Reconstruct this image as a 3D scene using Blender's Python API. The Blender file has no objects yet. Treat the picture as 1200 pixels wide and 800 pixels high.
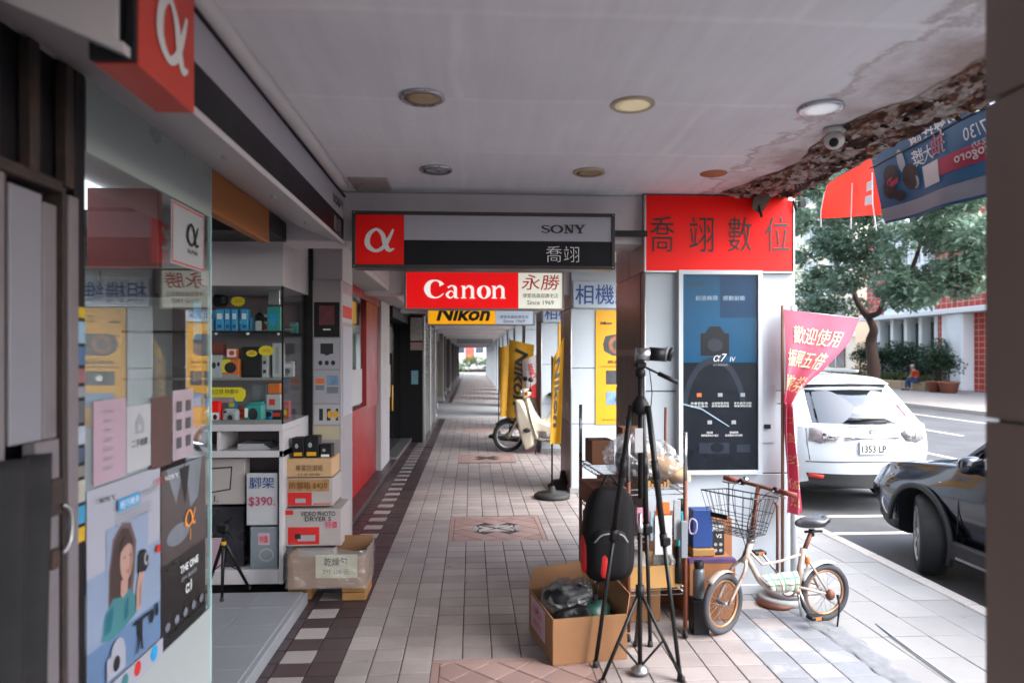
import bpy, bmesh, math, random
from mathutils import Vector, Matrix, noise
R = math.radians
S = bpy.context.scene
COL = S.collection
random.seed(7)

# ---------------------------------------------------------------- camera, sky, sun, exposure
FPX, VX, VY, EYE = 820.0, 553.0, 417.0, 1.70
YAW = math.atan((600 - VX) / FPX)
cam = bpy.data.cameras.new('camera')
cam_o = bpy.data.objects.new('camera', cam)
COL.objects.link(cam_o)
cam.sensor_width = 36.0
cam.lens = FPX / 1200 * 36
cam.shift_y = (VY - 400) / 1200
cam_o.location = (0, 0, EYE)
cam_o.rotation_euler = (R(90), 0, -YAW)
cam.clip_start = 0.05
cam.clip_end = 800
cam.dof.use_dof = True
cam.dof.focus_distance = 6.0
cam.dof.aperture_fstop = 1.6
S.camera = cam_o

SUN_EL, SUN_AZ = 45, 120          # azimuth clockwise from +Y: a veiled sun over the street
w = bpy.data.worlds.new('World')
S.world = w
w.use_nodes = True
nt = w.node_tree
bg = nt.nodes['Background']
sky = nt.nodes.new('ShaderNodeTexSky')
sky.sky_type = 'NISHITA'
sky.sun_disc = False
sky.sun_elevation = R(SUN_EL)
sky.sun_rotation = R(SUN_AZ)
sky.air_density = 1.0
sky.dust_density = 2.0
sky.ozone_density = 0.6
hs_ = nt.nodes.new('ShaderNodeHueSaturation')
hs_.inputs['Saturation'].default_value = 0.6      # thin overcast
nt.links.new(sky.outputs[0], hs_.inputs['Color'])
nt.links.new(hs_.outputs[0], bg.inputs[0])
bg.inputs[1].default_value = 0.15
sun = bpy.data.lights.new('sun', 'SUN')
sun.energy = 0.62
sun.angle = R(50)
sun.color = (1.0, 0.955, 0.90)
sun_o = bpy.data.objects.new('sun', sun)
COL.objects.link(sun_o)
sd = Vector((math.sin(R(SUN_AZ)) * math.cos(R(SUN_EL)), math.cos(R(SUN_AZ)) * math.cos(R(SUN_EL)), math.sin(R(SUN_EL))))
sun_o.rotation_euler = (-sd).to_track_quat('-Z', 'Y').to_euler()
sun_o.location = (30, 20, 40)
vs = S.view_settings
vs.view_transform = 'Standard'
vs.look = 'None'
vs.exposure = 3.05
vs.gamma = 1.0
vs.use_curve_mapping = False
S.cycles.use_denoising = True
S.cycles.max_bounces = 10
S.cycles.diffuse_bounces = 5
S.cycles.glossy_bounces = 4
S.cycles.transparent_max_bounces = 14
S.cycles.sample_clamp_indirect = 6.0
S.cycles.caustics_reflective = False
S.cycles.caustics_refractive = False

# ---------------------------------------------------------------- where a point of the photograph lies in the place
_c, _s = math.cos(YAW), math.sin(YAW)
def _ray(px, py):
    x = (px - 600) / FPX
    return Vector((_s + x * _c, _c - x * _s, -(py - VY) / FPX))
def atz(px, py, z=0.0):
    d = _ray(px, py); return Vector((0, 0, EYE)) + d * ((z - EYE) / d.z)
def aty(px, py, Y):
    d = _ray(px, py); return Vector((0, 0, EYE)) + d * (Y / d.y)
def atx(px, py, X):
    d = _ray(px, py); return Vector((0, 0, EYE)) + d * (X / d.x)
def projpx(p):
    zc = p[0] * _s + p[1] * _c
    return 600 + FPX * (p[0] * _c - p[1] * _s) / zc, VY - FPX * (p[2] - EYE) / zc

# ---------------------------------------------------------------- materials
def C(h):
    h = h.lstrip('#')
    out = []
    for i in (0, 2, 4):
        c = int(h[i:i + 2], 16) / 255
        out.append(c / 12.92 if c <= 0.04045 else ((c + 0.055) / 1.055) ** 2.4)
    return (out[0], out[1], out[2], 1.0)
def _n(nt, t, **kw):
    n = nt.nodes.new(t)
    for k, v in kw.items():
        setattr(n, k, v)
    return n
def _noise(nt, coord, scale, detail=4, rough=0.6):
    n = _n(nt, 'ShaderNodeTexNoise')
    n.inputs['Scale'].default_value = scale
    n.inputs['Detail'].default_value = detail
    n.inputs['Roughness'].default_value = rough
    nt.links.new(coord, n.inputs['Vector'])
    return n.outputs['Fac']
def _ramp(nt, fac, stops):
    r = _n(nt, 'ShaderNodeValToRGB')
    e = r.color_ramp.elements
    while len(e) < len(stops):
        e.new(0.5)
    for i, (p, c) in enumerate(stops):
        e[i].position = p
        e[i].color = c if len(c) == 4 else (*c, 1)
    nt.links.new(fac, r.inputs[0])
    return r.outputs[0]
def _mix(nt, fac, a, b, mode='MIX'):
    m = _n(nt, 'ShaderNodeMix', data_type='RGBA', blend_type=mode)
    for sock, v in ((m.inputs[0], fac), (m.inputs[6], a), (m.inputs[7], b)):
        if isinstance(v, bpy.types.NodeSocket):
            nt.links.new(v, sock)
        else:
            sock.default_value = v
    return m.outputs[2]
def _g(v):
    return (v, v, v, 1)
MATS = {}
def pm(name, col, rough=0.6, var=0.12, vs=5.0, bump=0.06, bs=60.0, metal=0.0, coat=0.0, spec=0.5,
       dirt=0.0, dcol=(0.05, 0.04, 0.035, 1), ds=3.0, dlo=0.52, emit=0.0, trans=0.0, world=False, each=0.0, sheen=0.0, rvar=0.1, spots=0.0):
    """principled surface: base colour with soft variation, optional dirt, fine relief"""
    if name in MATS:
        return MATS[name]
    if isinstance(col, str):
        col = C(col)
    m = bpy.data.materials.new(name)
    m.use_nodes = True
    nt = m.node_tree
    b = nt.nodes['Principled BSDF']
    if world:
        co = _n(nt, 'ShaderNodeNewGeometry').outputs['Position']
    else:
        co = _n(nt, 'ShaderNodeTexCoord').outputs['Object']
    f = _noise(nt, co, vs, 5)
    sh = _ramp(nt, f, [(0.25, _g(1 - var)), (0.75, _g(1 + var))])
    c = _mix(nt, 1.0, col, sh, 'MULTIPLY')
    if each:
        oi = _n(nt, 'ShaderNodeObjectInfo').outputs['Random']
        gi = _n(nt, 'ShaderNodeNewGeometry').outputs['Random Per Island']
        ad = _n(nt, 'ShaderNodeMath', operation='ADD')
        nt.links.new(oi, ad.inputs[0]); nt.links.new(gi, ad.inputs[1])
        fr = _n(nt, 'ShaderNodeMath', operation='FRACT')
        nt.links.new(ad.outputs[0], fr.inputs[0])
        c = _mix(nt, 1.0, c, _ramp(nt, fr.outputs[0], [(0, _g(1 - each)), (1, _g(1 + each))]), 'MULTIPLY')
    if dirt:
        d = _noise(nt, co, ds, 8, 0.7)
        c = _mix(nt, _ramp(nt, d, [(dlo, _g(0)), (min(0.98, dlo + 0.25), _g(dirt))]), c, dcol)
    if spots:        # trodden gum and drips
        vo = _n(nt, 'ShaderNodeTexVoronoi'); vo.inputs['Scale'].default_value = 5.0; nt.links.new(co, vo.inputs['Vector'])
        ad2 = _n(nt, 'ShaderNodeMath', operation='ADD'); nt.links.new(vo.outputs['Distance'], ad2.inputs[0])
        sc2 = _n(nt, 'ShaderNodeMath', operation='MULTIPLY'); sc2.inputs[1].default_value = .35; nt.links.new(_noise(nt, co, 3.1, 4), sc2.inputs[0]); nt.links.new(sc2.outputs[0], ad2.inputs[1])
        c = _mix(nt, _ramp(nt, ad2.outputs[0], [(.215, _g(spots)), (.245, _g(0))]), c, (.05, .045, .045, 1))
    nt.links.new(c, b.inputs['Base Color'])
    b.inputs['Metallic'].default_value = metal
    b.inputs['Specular IOR Level'].default_value = spec
    rr = _ramp(nt, f, [(0.2, _g(max(0.02, rough - rvar))), (0.8, _g(min(1, rough + rvar)))])
    nt.links.new(rr, b.inputs['Roughness'])
    if coat:
        b.inputs['Coat Weight'].default_value = coat
        b.inputs['Coat Roughness'].default_value = 0.05
    if sheen:
        b.inputs['Sheen Weight'].default_value = sheen
    if trans:
        b.inputs['Transmission Weight'].default_value = trans
    if emit:
        nt.links.new(c, b.inputs['Emission Color'])
        b.inputs['Emission Strength'].default_value = emit
    if bump:
        bn = _n(nt, 'ShaderNodeBump')
        bn.inputs['Strength'].default_value = min(1, bump * 4)
        bn.inputs['Distance'].default_value = 0.004
        nt.links.new(_noise(nt, co, bs, 3), bn.inputs['Height'])
        nt.links.new(bn.outputs[0], b.inputs['Normal'])
    MATS[name] = m
    return m
def glass(name, tint=(0.92, 0.96, 0.95, 1), refl=1.45, rough=0.0, bump=0.0, bs=8, haze=0.0):
    """a thin pane: clear with fresnel reflection"""
    if name in MATS:
        return MATS[name]
    m = bpy.data.materials.new(name)
    m.use_nodes = True
    nt = m.node_tree
    nt.nodes.remove(nt.nodes['Principled BSDF'])
    out = nt.nodes['Material Output']
    tr = _n(nt, 'ShaderNodeBsdfTransparent'); tr.inputs[0].default_value = tint
    gl = _n(nt, 'ShaderNodeBsdfGlossy'); gl.inputs['Roughness'].default_value = rough
    fr = _n(nt, 'ShaderNodeFresnel')
    bk_ = _n(nt, 'ShaderNodeMapRange')          # the same reflection from either side of the sheet
    bk_.inputs['To Min'].default_value = refl; bk_.inputs['To Max'].default_value = 1 / refl
    nt.links.new(_n(nt, 'ShaderNodeNewGeometry').outputs['Backfacing'], bk_.inputs['Value']); nt.links.new(bk_.outputs[0], fr.inputs[0])
    first = tr.outputs[0]
    if haze:
        df = _n(nt, 'ShaderNodeBsdfDiffuse'); df.inputs[0].default_value = (0.8, 0.82, 0.85, 1)
        mh = _n(nt, 'ShaderNodeMixShader'); mh.inputs[0].default_value = haze
        nt.links.new(first, mh.inputs[1]); nt.links.new(df.outputs[0], mh.inputs[2])
        first = mh.outputs[0]
    mx = _n(nt, 'ShaderNodeMixShader')
    nt.links.new(fr.outputs[0], mx.inputs[0])
    nt.links.new(first, mx.inputs[1])
    nt.links.new(gl.outputs[0], mx.inputs[2])
    if bump:
        co = _n(nt, 'ShaderNodeTexCoord').outputs['Object']
        bn = _n(nt, 'ShaderNodeBump'); bn.inputs['Strength'].default_value = 1; bn.inputs['Distance'].default_value = bump
        nt.links.new(_noise(nt, co, bs, 4), bn.inputs['Height'])
        nt.links.new(bn.outputs[0], gl.inputs['Normal']); nt.links.new(bn.outputs[0], fr.inputs['Normal'])
    nt.links.new(mx.outputs[0], out.inputs[0])
    MATS[name] = m
    return m
def cloth(name, col, trans=0.35, var=0.12, vs=6):
    """thin flag fabric that lets some daylight through"""
    if name in MATS:
        return MATS[name]
    if isinstance(col, str):
        col = C(col)
    m = bpy.data.materials.new(name)
    m.use_nodes = True
    nt = m.node_tree
    b = nt.nodes['Principled BSDF']
    out = nt.nodes['Material Output']
    co = _n(nt, 'ShaderNodeTexCoord').outputs['Object']
    c = _mix(nt, 1.0, col, _ramp(nt, _noise(nt, co, vs), [(0.25, _g(1 - var)), (0.75, _g(1 + var))]), 'MULTIPLY')
    nt.links.new(c, b.inputs['Base Color'])
    b.inputs['Roughness'].default_value = 0.6
    t = _n(nt, 'ShaderNodeBsdfTranslucent')
    nt.links.new(c, t.inputs[0])
    mx = _n(nt, 'ShaderNodeMixShader'); mx.inputs[0].default_value = trans
    nt.links.new(b.outputs[0], mx.inputs[1]); nt.links.new(t.outputs[0], mx.inputs[2])
    nt.links.new(mx.outputs[0], out.inputs[0])
    bn = _n(nt, 'ShaderNodeBump'); bn.inputs['Strength'].default_value = 0.3; bn.inputs['Distance'].default_value = 0.003
    nt.links.new(_noise(nt, co, 25, 3), bn.inputs['Height']); nt.links.new(bn.outputs[0], b.inputs['Normal'])
    MATS[name] = m
    return m

# ---------------------------------------------------------------- mesh building
class MB:
    def __init__(self):
        self.v = []; self.f = []; self.m = []; self.s = []
    def add(self, vs, fs, m=0, smooth=False):
        b = len(self.v)
        self.v += [tuple(p) for p in vs]
        for f in fs:
            self.f.append([b + i for i in f]); self.m.append(m); self.s.append(smooth)
        return self
    def box(self, x0, x1, y0, y1, z0, z1, m=0, M=None, bev=0.0):
        if x0 > x1: x0, x1 = x1, x0
        if y0 > y1: y0, y1 = y1, y0
        if z0 > z1: z0, z1 = z1, z0
        if not bev:
            vs = [Vector((x, y, z)) for z in (z0, z1) for y in (y0, y1) for x in (x0, x1)]
            fs = [(0, 2, 3, 1), (4, 5, 7, 6), (0, 1, 5, 4), (2, 6, 7, 3), (0, 4, 6, 2), (1, 3, 7, 5)]
        else:
            b = min(bev, (x1 - x0) * .45, (y1 - y0) * .45, (z1 - z0) * .45)
            vs = []; idx = {}
            lo = (x0, y0, z0); hi = (x1, y1, z1)
            for sx in (0, 1):
                for sy in (0, 1):
                    for sz in (0, 1):
                        for ax in range(3):
                            p = []
                            for k, sgn in enumerate((sx, sy, sz)):
                                base = hi[k] if sgn else lo[k]
                                p.append(base if k == ax else base + (-b if sgn else b))
                            idx[(sx, sy, sz, ax)] = len(vs); vs.append(Vector(p))
            fs = []
            for ax in range(3):
                o1, o2 = [k for k in range(3) if k != ax]
                for sg in (0, 1):
                    q = []
                    for a, c in ((0, 0), (1, 0), (1, 1), (0, 1)):
                        key = [0, 0, 0]; key[ax] = sg; key[o1] = a; key[o2] = c
                        q.append(idx[(*key, ax)])
                    flip = (sg == 0) ^ (ax == 1)
                    fs.append(q[::-1] if flip else q)
            for ax in range(3):          # edges along ax
                o1, o2 = [k for k in range(3) if k != ax]
                for a in (0, 1):
                    for c in (0, 1):
                        k0 = [0, 0, 0]; k0[o1] = a; k0[o2] = c
                        k1 = list(k0); k1[ax] = 1
                        fs.append([idx[(*k0, o1)], idx[(*k1, o1)], idx[(*k1, o2)], idx[(*k0, o2)]])
            for sx in (0, 1):
                for sy in (0, 1):
                    for sz in (0, 1):
                        fs.append([idx[(sx, sy, sz, 0)], idx[(sx, sy, sz, 1)], idx[(sx, sy, sz, 2)]])
        if M is not None:
            vs = [M @ p for p in vs]
        return self.add(vs, fs, m)
    def tube(self, pts, r, seg=8, m=0, closed=False, caps=True, smooth=True, flat=1.0):
        pts = [Vector(p) for p in pts]
        n = len(pts)
        rs = r if isinstance(r, (list, tuple)) else [r] * n
        tang = []
        for i in range(n):
            a = pts[(i - 1) % n] if closed or i > 0 else pts[i]
            b = pts[(i + 1) % n] if closed or i < n - 1 else pts[i]
            t = (b - a)
            tang.append(t.normalized() if t.length > 1e-9 else Vector((0, 0, 1)))
        up = Vector((0, 0, 1)) if abs(tang[0].z) < 0.95 else Vector((1, 0, 0))
        u = tang[0].cross(up).normalized()
        vs = []
        for i in range(n):
            t = tang[i]
            u = (u - t * u.dot(t))
            if u.length < 1e-6:
                u = t.orthogonal()
            u.normalize()
            v = t.cross(u)
            for k in range(seg):
                a = 2 * math.pi * k / seg
                vs.append(pts[i] + (u * math.cos(a) + v * math.sin(a) * flat) * rs[i])
        fs = []
        for i in range(n if closed else n - 1):
            j = (i + 1) % n
            for k in range(seg):
                l = (k + 1) % seg
                fs.append((i * seg + k, i * seg + l, j * seg + l, j * seg + k))
        if caps and not closed:
            fs.append(list(range(seg))[::-1]); fs.append([(n - 1) * seg + k for k in range(seg)])
        return self.add(vs, fs, m, smooth)
    def lathe(self, prof, seg=20, M=None, m=0, smooth=True, caps=True):
        M = M or Matrix()
        vs = []
        for (r, z) in prof:
            for k in range(seg):
                a = 2 * math.pi * k / seg
                vs.append(M @ Vector((r * math.cos(a), r * math.sin(a), z)))
        fs = []
        for i in range(len(prof) - 1):
            for k in range(seg):
                l = (k + 1) % seg
                fs.append((i * seg + k, i * seg + l, (i + 1) * seg + l, (i + 1) * seg + k))
        if caps:
            fs.append(list(range(seg))[::-1]); fs.append([(len(prof) - 1) * seg + k for k in range(seg)])
        return self.add(vs, fs, m, smooth)
    def prism(self, poly, d0, d1, fr, m=0):
        """polygon (u,v) in a frame, from depth d0 to d1 along its normal"""
        n = len(poly)
        vs = [fr.p(u, v, d0) for u, v in poly] + [fr.p(u, v, d1) for u, v in poly]
        fs = [list(range(n))[::-1], [n + i for i in range(n)]]
        fs += [(i, (i + 1) % n, n + (i + 1) % n, n + i) for i in range(n)]
        return self.add(vs, fs, m)
    def poly(self, pts, m=0):
        return self.add(pts, [list(range(len(pts)))], m)
    def grid(self, fn, nu, nv, m=0, smooth=True, mf=None):
        vs = [fn(i / nu, j / nv) for j in range(nv + 1) for i in range(nu + 1)]
        b = len(self.v)
        self.v += [tuple(p) for p in vs]
        for j in range(nv):
            for i in range(nu):
                a = b + j * (nu + 1) + i
                self.f.append([a, a + 1, a + nu + 2, a + nu + 1])
                self.m.append(mf((i + .5) / nu, (j + .5) / nv) if mf else m)
                self.s.append(smooth)
        return self
    def ball(self, c, r, seg=14, rings=9, m=0, M=None, fn=None, e=1.0):
        c = Vector(c)
        if not isinstance(r, (tuple, list)):
            r = (r, r, r)
        def sp(x):
            return math.copysign(abs(x) ** e, x)
        vs = []; fs = []
        for j in range(rings + 1):
            ph = math.pi * j / rings
            for i in range(seg):
                a = 2 * math.pi * i / seg
                p = Vector((r[0] * sp(math.sin(ph)) * sp(math.cos(a)), r[1] * sp(math.sin(ph)) * sp(math.sin(a)), r[2] * sp(math.cos(ph))))
                if M is not None:
                    p = M @ p
                p = c + p
                if fn:
                    p = fn(p)
                vs.append(p)
        for j in range(rings):
            for i in range(seg):
                k = (i + 1) % seg
                fs.append((j * seg + i, (j + 1) * seg + i, (j + 1) * seg + k, j * seg + k))
        return self.add(vs, fs, m, True)
    def build(self, name, mats, parent=None, label=None, cat=None, group=None, kind=None, base=True, subd=0, solid=0.0, weld=False):
        if not isinstance(mats, (list, tuple)):
            mats = [mats]
        v = self.v
        loc = None
        if parent is None and base and v:
            lo = [min(p[k] for p in v) for k in range(3)]; hi = [max(p[k] for p in v) for k in range(3)]
            loc = Vector(((lo[0] + hi[0]) / 2, (lo[1] + hi[1]) / 2, lo[2]))
            v = [(p[0] - loc.x, p[1] - loc.y, p[2] - loc.z) for p in v]
        me = bpy.data.meshes.new(name)
        me.from_pydata(v, [], self.f)
        for mt in mats:
            me.materials.append(mt)
        if self.f:
            me.polygons.foreach_set('material_index', self.m)
            me.polygons.foreach_set('use_smooth', self.s)
        if weld:
            bm = bmesh.new(); bm.from_mesh(me)
            bmesh.ops.remove_doubles(bm, verts=bm.verts, dist=1e-4)
            bmesh.ops.recalc_face_normals(bm, faces=bm.faces)
            bm.to_mesh(me); bm.free()
        me.update()
        o = link(name, me, parent, label, cat, group, kind)
        if loc is not None:
            o.location = loc
        if subd:
            md = o.modifiers.new('subd', 'SUBSURF'); md.levels = subd; md.render_levels = subd
        if solid:
            md = o.modifiers.new('solid', 'SOLIDIFY'); md.thickness = solid; md.offset = 0
        return o
ROOTS = []
def link(name, me, parent=None, label=None, cat=None, group=None, kind=None):
    o = bpy.data.objects.new(name, me)
    COL.objects.link(o)
    if parent is not None:
        o.parent = parent
    if label: o['label'] = label
    if cat: o['category'] = cat
    if group: o['group'] = group
    if kind: o['kind'] = kind
    return o
def thing(name, label, cat, group=None, loc=None, rz=0.0, kind=None):
    """an Empty that parents its parts; without loc its parts are built in place and it is set at their base at the end"""
    o = link(name, None, None, label, cat, group, kind)
    o.empty_display_size = 0.1
    if loc is None:
        ROOTS.append(o)
    else:
        o.location = loc; o.rotation_euler = (0, 0, rz)
    return o
def settle():
    kid = {}
    for c in COL.objects:
        if c.parent is not None:
            kid.setdefault(c.parent.name, []).append(c)
    for o in ROOTS:
        lo = [1e9] * 3; hi = [-1e9] * 3
        stack = list(kid.get(o.name, []))
        while stack:
            c = stack.pop()
            stack += kid.get(c.name, [])
            if c.type != 'MESH': continue
            off = c.location
            for v in c.data.vertices:
                q = v.co
                for k in range(3):
                    t = q[k] + off[k]
                    if t < lo[k]: lo[k] = t
                    if t > hi[k]: hi[k] = t
        if lo[0] > 1e8: continue
        L = Vector(((lo[0] + hi[0]) / 2, (lo[1] + hi[1]) / 2, lo[2]))
        o.location = L
        for c in kid.get(o.name, []):
            c.matrix_parent_inverse = Matrix.Translation(-L)
def copy_tree(o, parent=None):
    c = o.copy(); COL.objects.link(c); c.parent = parent
    for ch in [k for k in COL.objects if k.parent == o]:
        copy_tree(ch, c)
    return c

class Fr:
    """a flat frame: origin, right, up; the normal points to the viewer"""
    def __init__(self, o, u=(1, 0, 0), v=(0, 0, 1)):
        self.o = Vector(o); self.u = Vector(u).normalized(); self.v = Vector(v).normalized(); self.n = self.u.cross(self.v)
    def p(self, u, v, n=0.0):
        return self.o + self.u * u + self.v * v + self.n * n
    def sh(self, u, v, n=0.0):
        return Fr(self.p(u, v, n), self.u, self.v)
def rect(mb, fr, u0, u1, v0, v1, n=0.001, m=0):
    mb.poly([fr.p(u0, v0, n), fr.p(u1, v0, n), fr.p(u1, v1, n), fr.p(u0, v1, n)], m)
def slab(mb, fr, u0, u1, v0, v1, n0, n1, m=0):
    mb.prism([(u0, v0), (u1, v0), (u1, v1), (u0, v1)], n0, n1, fr, m)
def disc(mb, fr, u, v, ru, rv=None, n=0.001, m=0, seg=20, a0=0, a1=360):
    rv = rv or ru
    mb.poly([fr.p(u + ru * math.cos(R(a0 + (a1 - a0) * k / seg)), v + rv * math.sin(R(a0 + (a1 - a0) * k / seg)), n) for k in range(seg)], m)
def prints(name, fr, items, mats, parent):
    """flat print on a sheet: rectangles ('r',u0,u1,v0,v1), discs ('d',u,v,ru,rv), polygons ('p',[...]) each a hair above the last"""
    mb = MB(); n = 0.0012
    for it in items:
        k, m = it[0], it[1]
        if k == 'r': rect(mb, fr, *it[2:6], n=n, m=m)
        elif k == 'd': disc(mb, fr, *it[2:6], n=n, m=m)
        elif k == 'p': mb.poly([fr.p(a, b, n) for a, b in it[2]], m)
        n += 0.00035
    return mb.build(name, mats, parent)
_FONT = {}
def _glyphs(s, bold, shear, sp):
    if any(ord(c) > 0x2e80 for c in s): bold = min(bold, .004)      # dense characters close up when thickened
    key = (s, bold, shear, sp)
    if key not in _FONT:
        c = bpy.data.curves.new('t', 'FONT')
        c.body = s; c.resolution_u = 2; c.offset = bold; c.shear = shear; c.space_character = sp
        c.space_line = 1.15
        c.align_x = 'CENTER'
        o = bpy.data.objects.new('t', c)
        me = bpy.data.meshes.new_from_object(o)
        vs = [(v.co.x, v.co.y) for v in me.vertices]
        fs = [list(p.vertices) for p in me.polygons]
        bpy.data.objects.remove(o); bpy.data.curves.remove(c); bpy.data.meshes.remove(me)
        _FONT[key] = (vs, fs)
    return _FONT[key]
def text(s, fr, u, v, h=None, w=None, mat=None, parent=None, n=0.004, bold=0.0, shear=0.0, sp=1.0, name='lettering', mirror=False, bend=None):
    """lettering centred at (u,v) on a frame, fitted to height h and/or width w"""
    vs, fs = _glyphs(s, bold, shear, sp)
    if not vs:
        return None
    x0 = min(p[0] for p in vs); x1 = max(p[0] for p in vs); y0 = min(p[1] for p in vs); y1 = max(p[1] for p in vs)
    kx = ky = None
    if h: ky = h / max(1e-6, y1 - y0)
    if w: kx = w / max(1e-6, x1 - x0)
    kx = kx or ky; ky = ky or kx
    mb = MB()
    sg = -1 if mirror else 1
    pts = []
    for x, y in vs:
        a = u + sg * (x - (x0 + x1) / 2) * kx; b = v + (y - (y0 + y1) / 2) * ky
        pts.append(bend(a, b, n) if bend else fr.p(a, b, n))
    mb.add(pts, fs)
    return mb.build(name, mat, parent)
def spline(pts, k=8, closed=False):
    pts = [Vector(p) for p in pts]
    n = len(pts); out = []
    for i in range(n if closed else n - 1):
        if closed:
            a, b, c, d = pts[(i - 1) % n], pts[i], pts[(i + 1) % n], pts[(i + 2) % n]
        else:
            b, c = pts[i], pts[i + 1]
            a = pts[i - 1] if i else b * 2 - c
            d = pts[i + 2] if i + 2 < n else c * 2 - b
        for j in range(k):
            t = j / k
            out.append(0.5 * ((2 * b) + (c - a) * t + (2 * a - 5 * b + 4 * c - d) * t * t + (3 * b - a - 3 * c + d) * t ** 3))
    if not closed:
        out.append(pts[-1])
    return out
def ribbons(strokes, fr, u, v, w, h, mat, parent, n=0.004, name='lettering', mirror=False):
    """lettering drawn from pen strokes: each stroke is [(x, y, pen width), ...] in a unit box, or a closed loop if it starts with 'o'"""
    mb = MB()
    for st in strokes:
        closed = st[0] == 'o'
        pts = spline([Vector((a, b, c)) for a, b, c in (st[1:] if closed else st)], 7, closed)
        L = []; Rr = []
        N = len(pts)
        for i, p in enumerate(pts):
            a = pts[(i - 1) % N] if closed or i else p
            b = pts[(i + 1) % N] if closed or i < N - 1 else p
            t = Vector(((b.x - a.x) * w, (b.y - a.y) * h))
            if t.length < 1e-9: t = Vector((1, 0))
            t.normalize()
            nn = Vector((-t.y, t.x)) * p.z * 0.5 * h
            q = Vector(((p.x - .5) * w, (p.y - .5) * h))
            L.append(q + nn); Rr.append(q - nn)
        sg = -1 if mirror else 1
        vs = [fr.p(u + sg * q.x, v + q.y, n + .0009 * i / N) for i, q in enumerate(L)] + [fr.p(u + sg * q.x, v + q.y, n + .0009 * i / N) for i, q in enumerate(Rr)]
        fs = [(i, (i + 1) % N, N + (i + 1) % N, N + i) for i in range(N if closed else N - 1)]
        mb.add(vs, fs)
        n += 0.001
    return mb.build(name, mat, parent)
ALPHA = [[(1.0, .98, .08), (.86, .62, .15), (.66, .22, .17), (.36, .03, .14), (.07, .28, .23), (.11, .72, .20), (.38, .97, .12), (.61, .74, .19), (.71, .32, .22), (.84, .07, .17), (1.03, .13, .05)]]
SONY = [[(.215, .80, 0.12), (.15, .90, 0.11), (.09, .90, 0.12), (.045, .74, 0.19), (.09, .57, 0.21), (.17, .44, 0.21), (.205, .26, 0.19), (.15, .10, 0.12), (.09, .10, 0.11), (.03, .22, 0.12)],
        ['o', (.37, .93, 0.12), (.28, .76, 0.25), (.255, .5, 0.33), (.28, .24, 0.25), (.37, .07, 0.12), (.46, .24, 0.25), (.485, .5, 0.33), (.46, .76, 0.25)],
        [(.575, .05, 0.16), (.575, .95, 0.16)], [(.575, .93, 0.30), (.70, .09, 0.30)], [(.715, .05, 0.16), (.715, .95, 0.16)],
        [(.53, .955, 0.11), (.615, .955, 0.11)], [(.53, .045, 0.11), (.625, .045, 0.11)], [(.665, .955, 0.11), (.76, .955, 0.11)],
        [(.80, .93, 0.30), (.885, .45, 0.30)], [(.965, .93, 0.16), (.885, .45, 0.19)], [(.885, .5, 0.30), (.885, .05, 0.30)],
        [(.76, .955, 0.11), (.85, .955, 0.11)], [(.915, .955, 0.11), (1.0, .955, 0.11)], [(.835, .045, 0.11), (.94, .045, 0.11)]]
def _nn(x):
    return [[(x, .0, .16), (x, .68, .16)], [(x + .015, .5, .05), (x + .06, .66, .12), (x + .105, .56, .17), (x + .11, .3, .17), (x + .11, .0, .17)],
            [(x - .035, .02, .05), (x + .035, .02, .05)], [(x + .075, .02, .05), (x + .145, .02, .05)], [(x - .035, .66, .05), (x, .66, .05)]]
CANON = [[(.225, .70, .30), (.20, .88, .14), (.14, .97, .08), (.07, .84, .22), (.04, .50, .34), (.07, .16, .22), (.14, .03, .08), (.20, .10, .07), (.245, .26, .05)],
         [(.30, .58, .12), (.345, .68, .08), (.39, .58, .17), (.395, .3, .17), (.395, .02, .17)], ['o', (.34, .40, .06), (.29, .2, .15), (.33, .02, .08), (.38, .2, .05)], [(.395, .02, .06), (.435, .02, .06)],
         ] + _nn(.50) + [['o', (.755, .68, .05), (.70, .5, .2), (.70, .2, .2), (.755, .0, .05), (.81, .2, .2), (.81, .5, .2)]] + _nn(.885)

# ---------------------------------------------------------------- palette
M_tile = pm('floor_tile_grey', '#8a8382', 0.42, 0.14, 1.2, 0.04, 90, each=0.15, world=True, dirt=0.5, dcol=(.09, .08, .08, 1), ds=1.6, dlo=.48, spots=.55)
M_tile_light = pm('floor_tile_light', '#8e8887', 0.45, 0.08, 2, 0.03, 90, each=0.08, world=True, dirt=.2, dcol=(.15, .14, .13, 1))
M_tile_dark = pm('floor_tile_dark', '#3b3033', 0.40, 0.14, 2, 0.03, 90, each=0.12, world=True)
M_tile_bluegrey = pm('floor_tile_bluegrey', '#777a80', 0.6, 0.18, 2.5, 0.05, 70, each=0.12, world=True, dirt=.6, dcol=C('#b9bcbd'), ds=4, dlo=.5)  # paler and bluer than the dark tiles, mottled with light grey
M_tile_pink = pm('floor_tile_pink', '#86706c', 0.45, 0.12, 2, 0.03, 90, each=0.12, world=True, dirt=.3, dcol=(.14, .11, .1, 1))
M_grout = pm('floor_grout', '#272223', 0.9, 0.2, 3, 0.1, 60, world=True)
M_paver = pm('pavement_slab', '#807f7e', 0.8, 0.12, 2.0, 0.1, 80, each=0.07, world=True, dirt=.45, dcol=C('#6f7072'), ds=2.2, dlo=.5, spots=.5)
M_kerb = pm('kerb_granite', '#a09a94', 0.85, 0.22, 60, 0.15, 120, each=.08, world=True)
M_asphalt = pm('road_asphalt', '#47484b', 0.85, 0.25, 3, 0.25, 90, world=True, dirt=.6, dcol=C('#5d6166'), ds=0.5, dlo=.45)
M_roadpaint = pm('road_paint', '#c9c9c4', 0.7, 0.15, 6, 0.1, 60, world=True, dirt=.7, dcol=C('#7a7a7a'), ds=9, dlo=.55)
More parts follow.
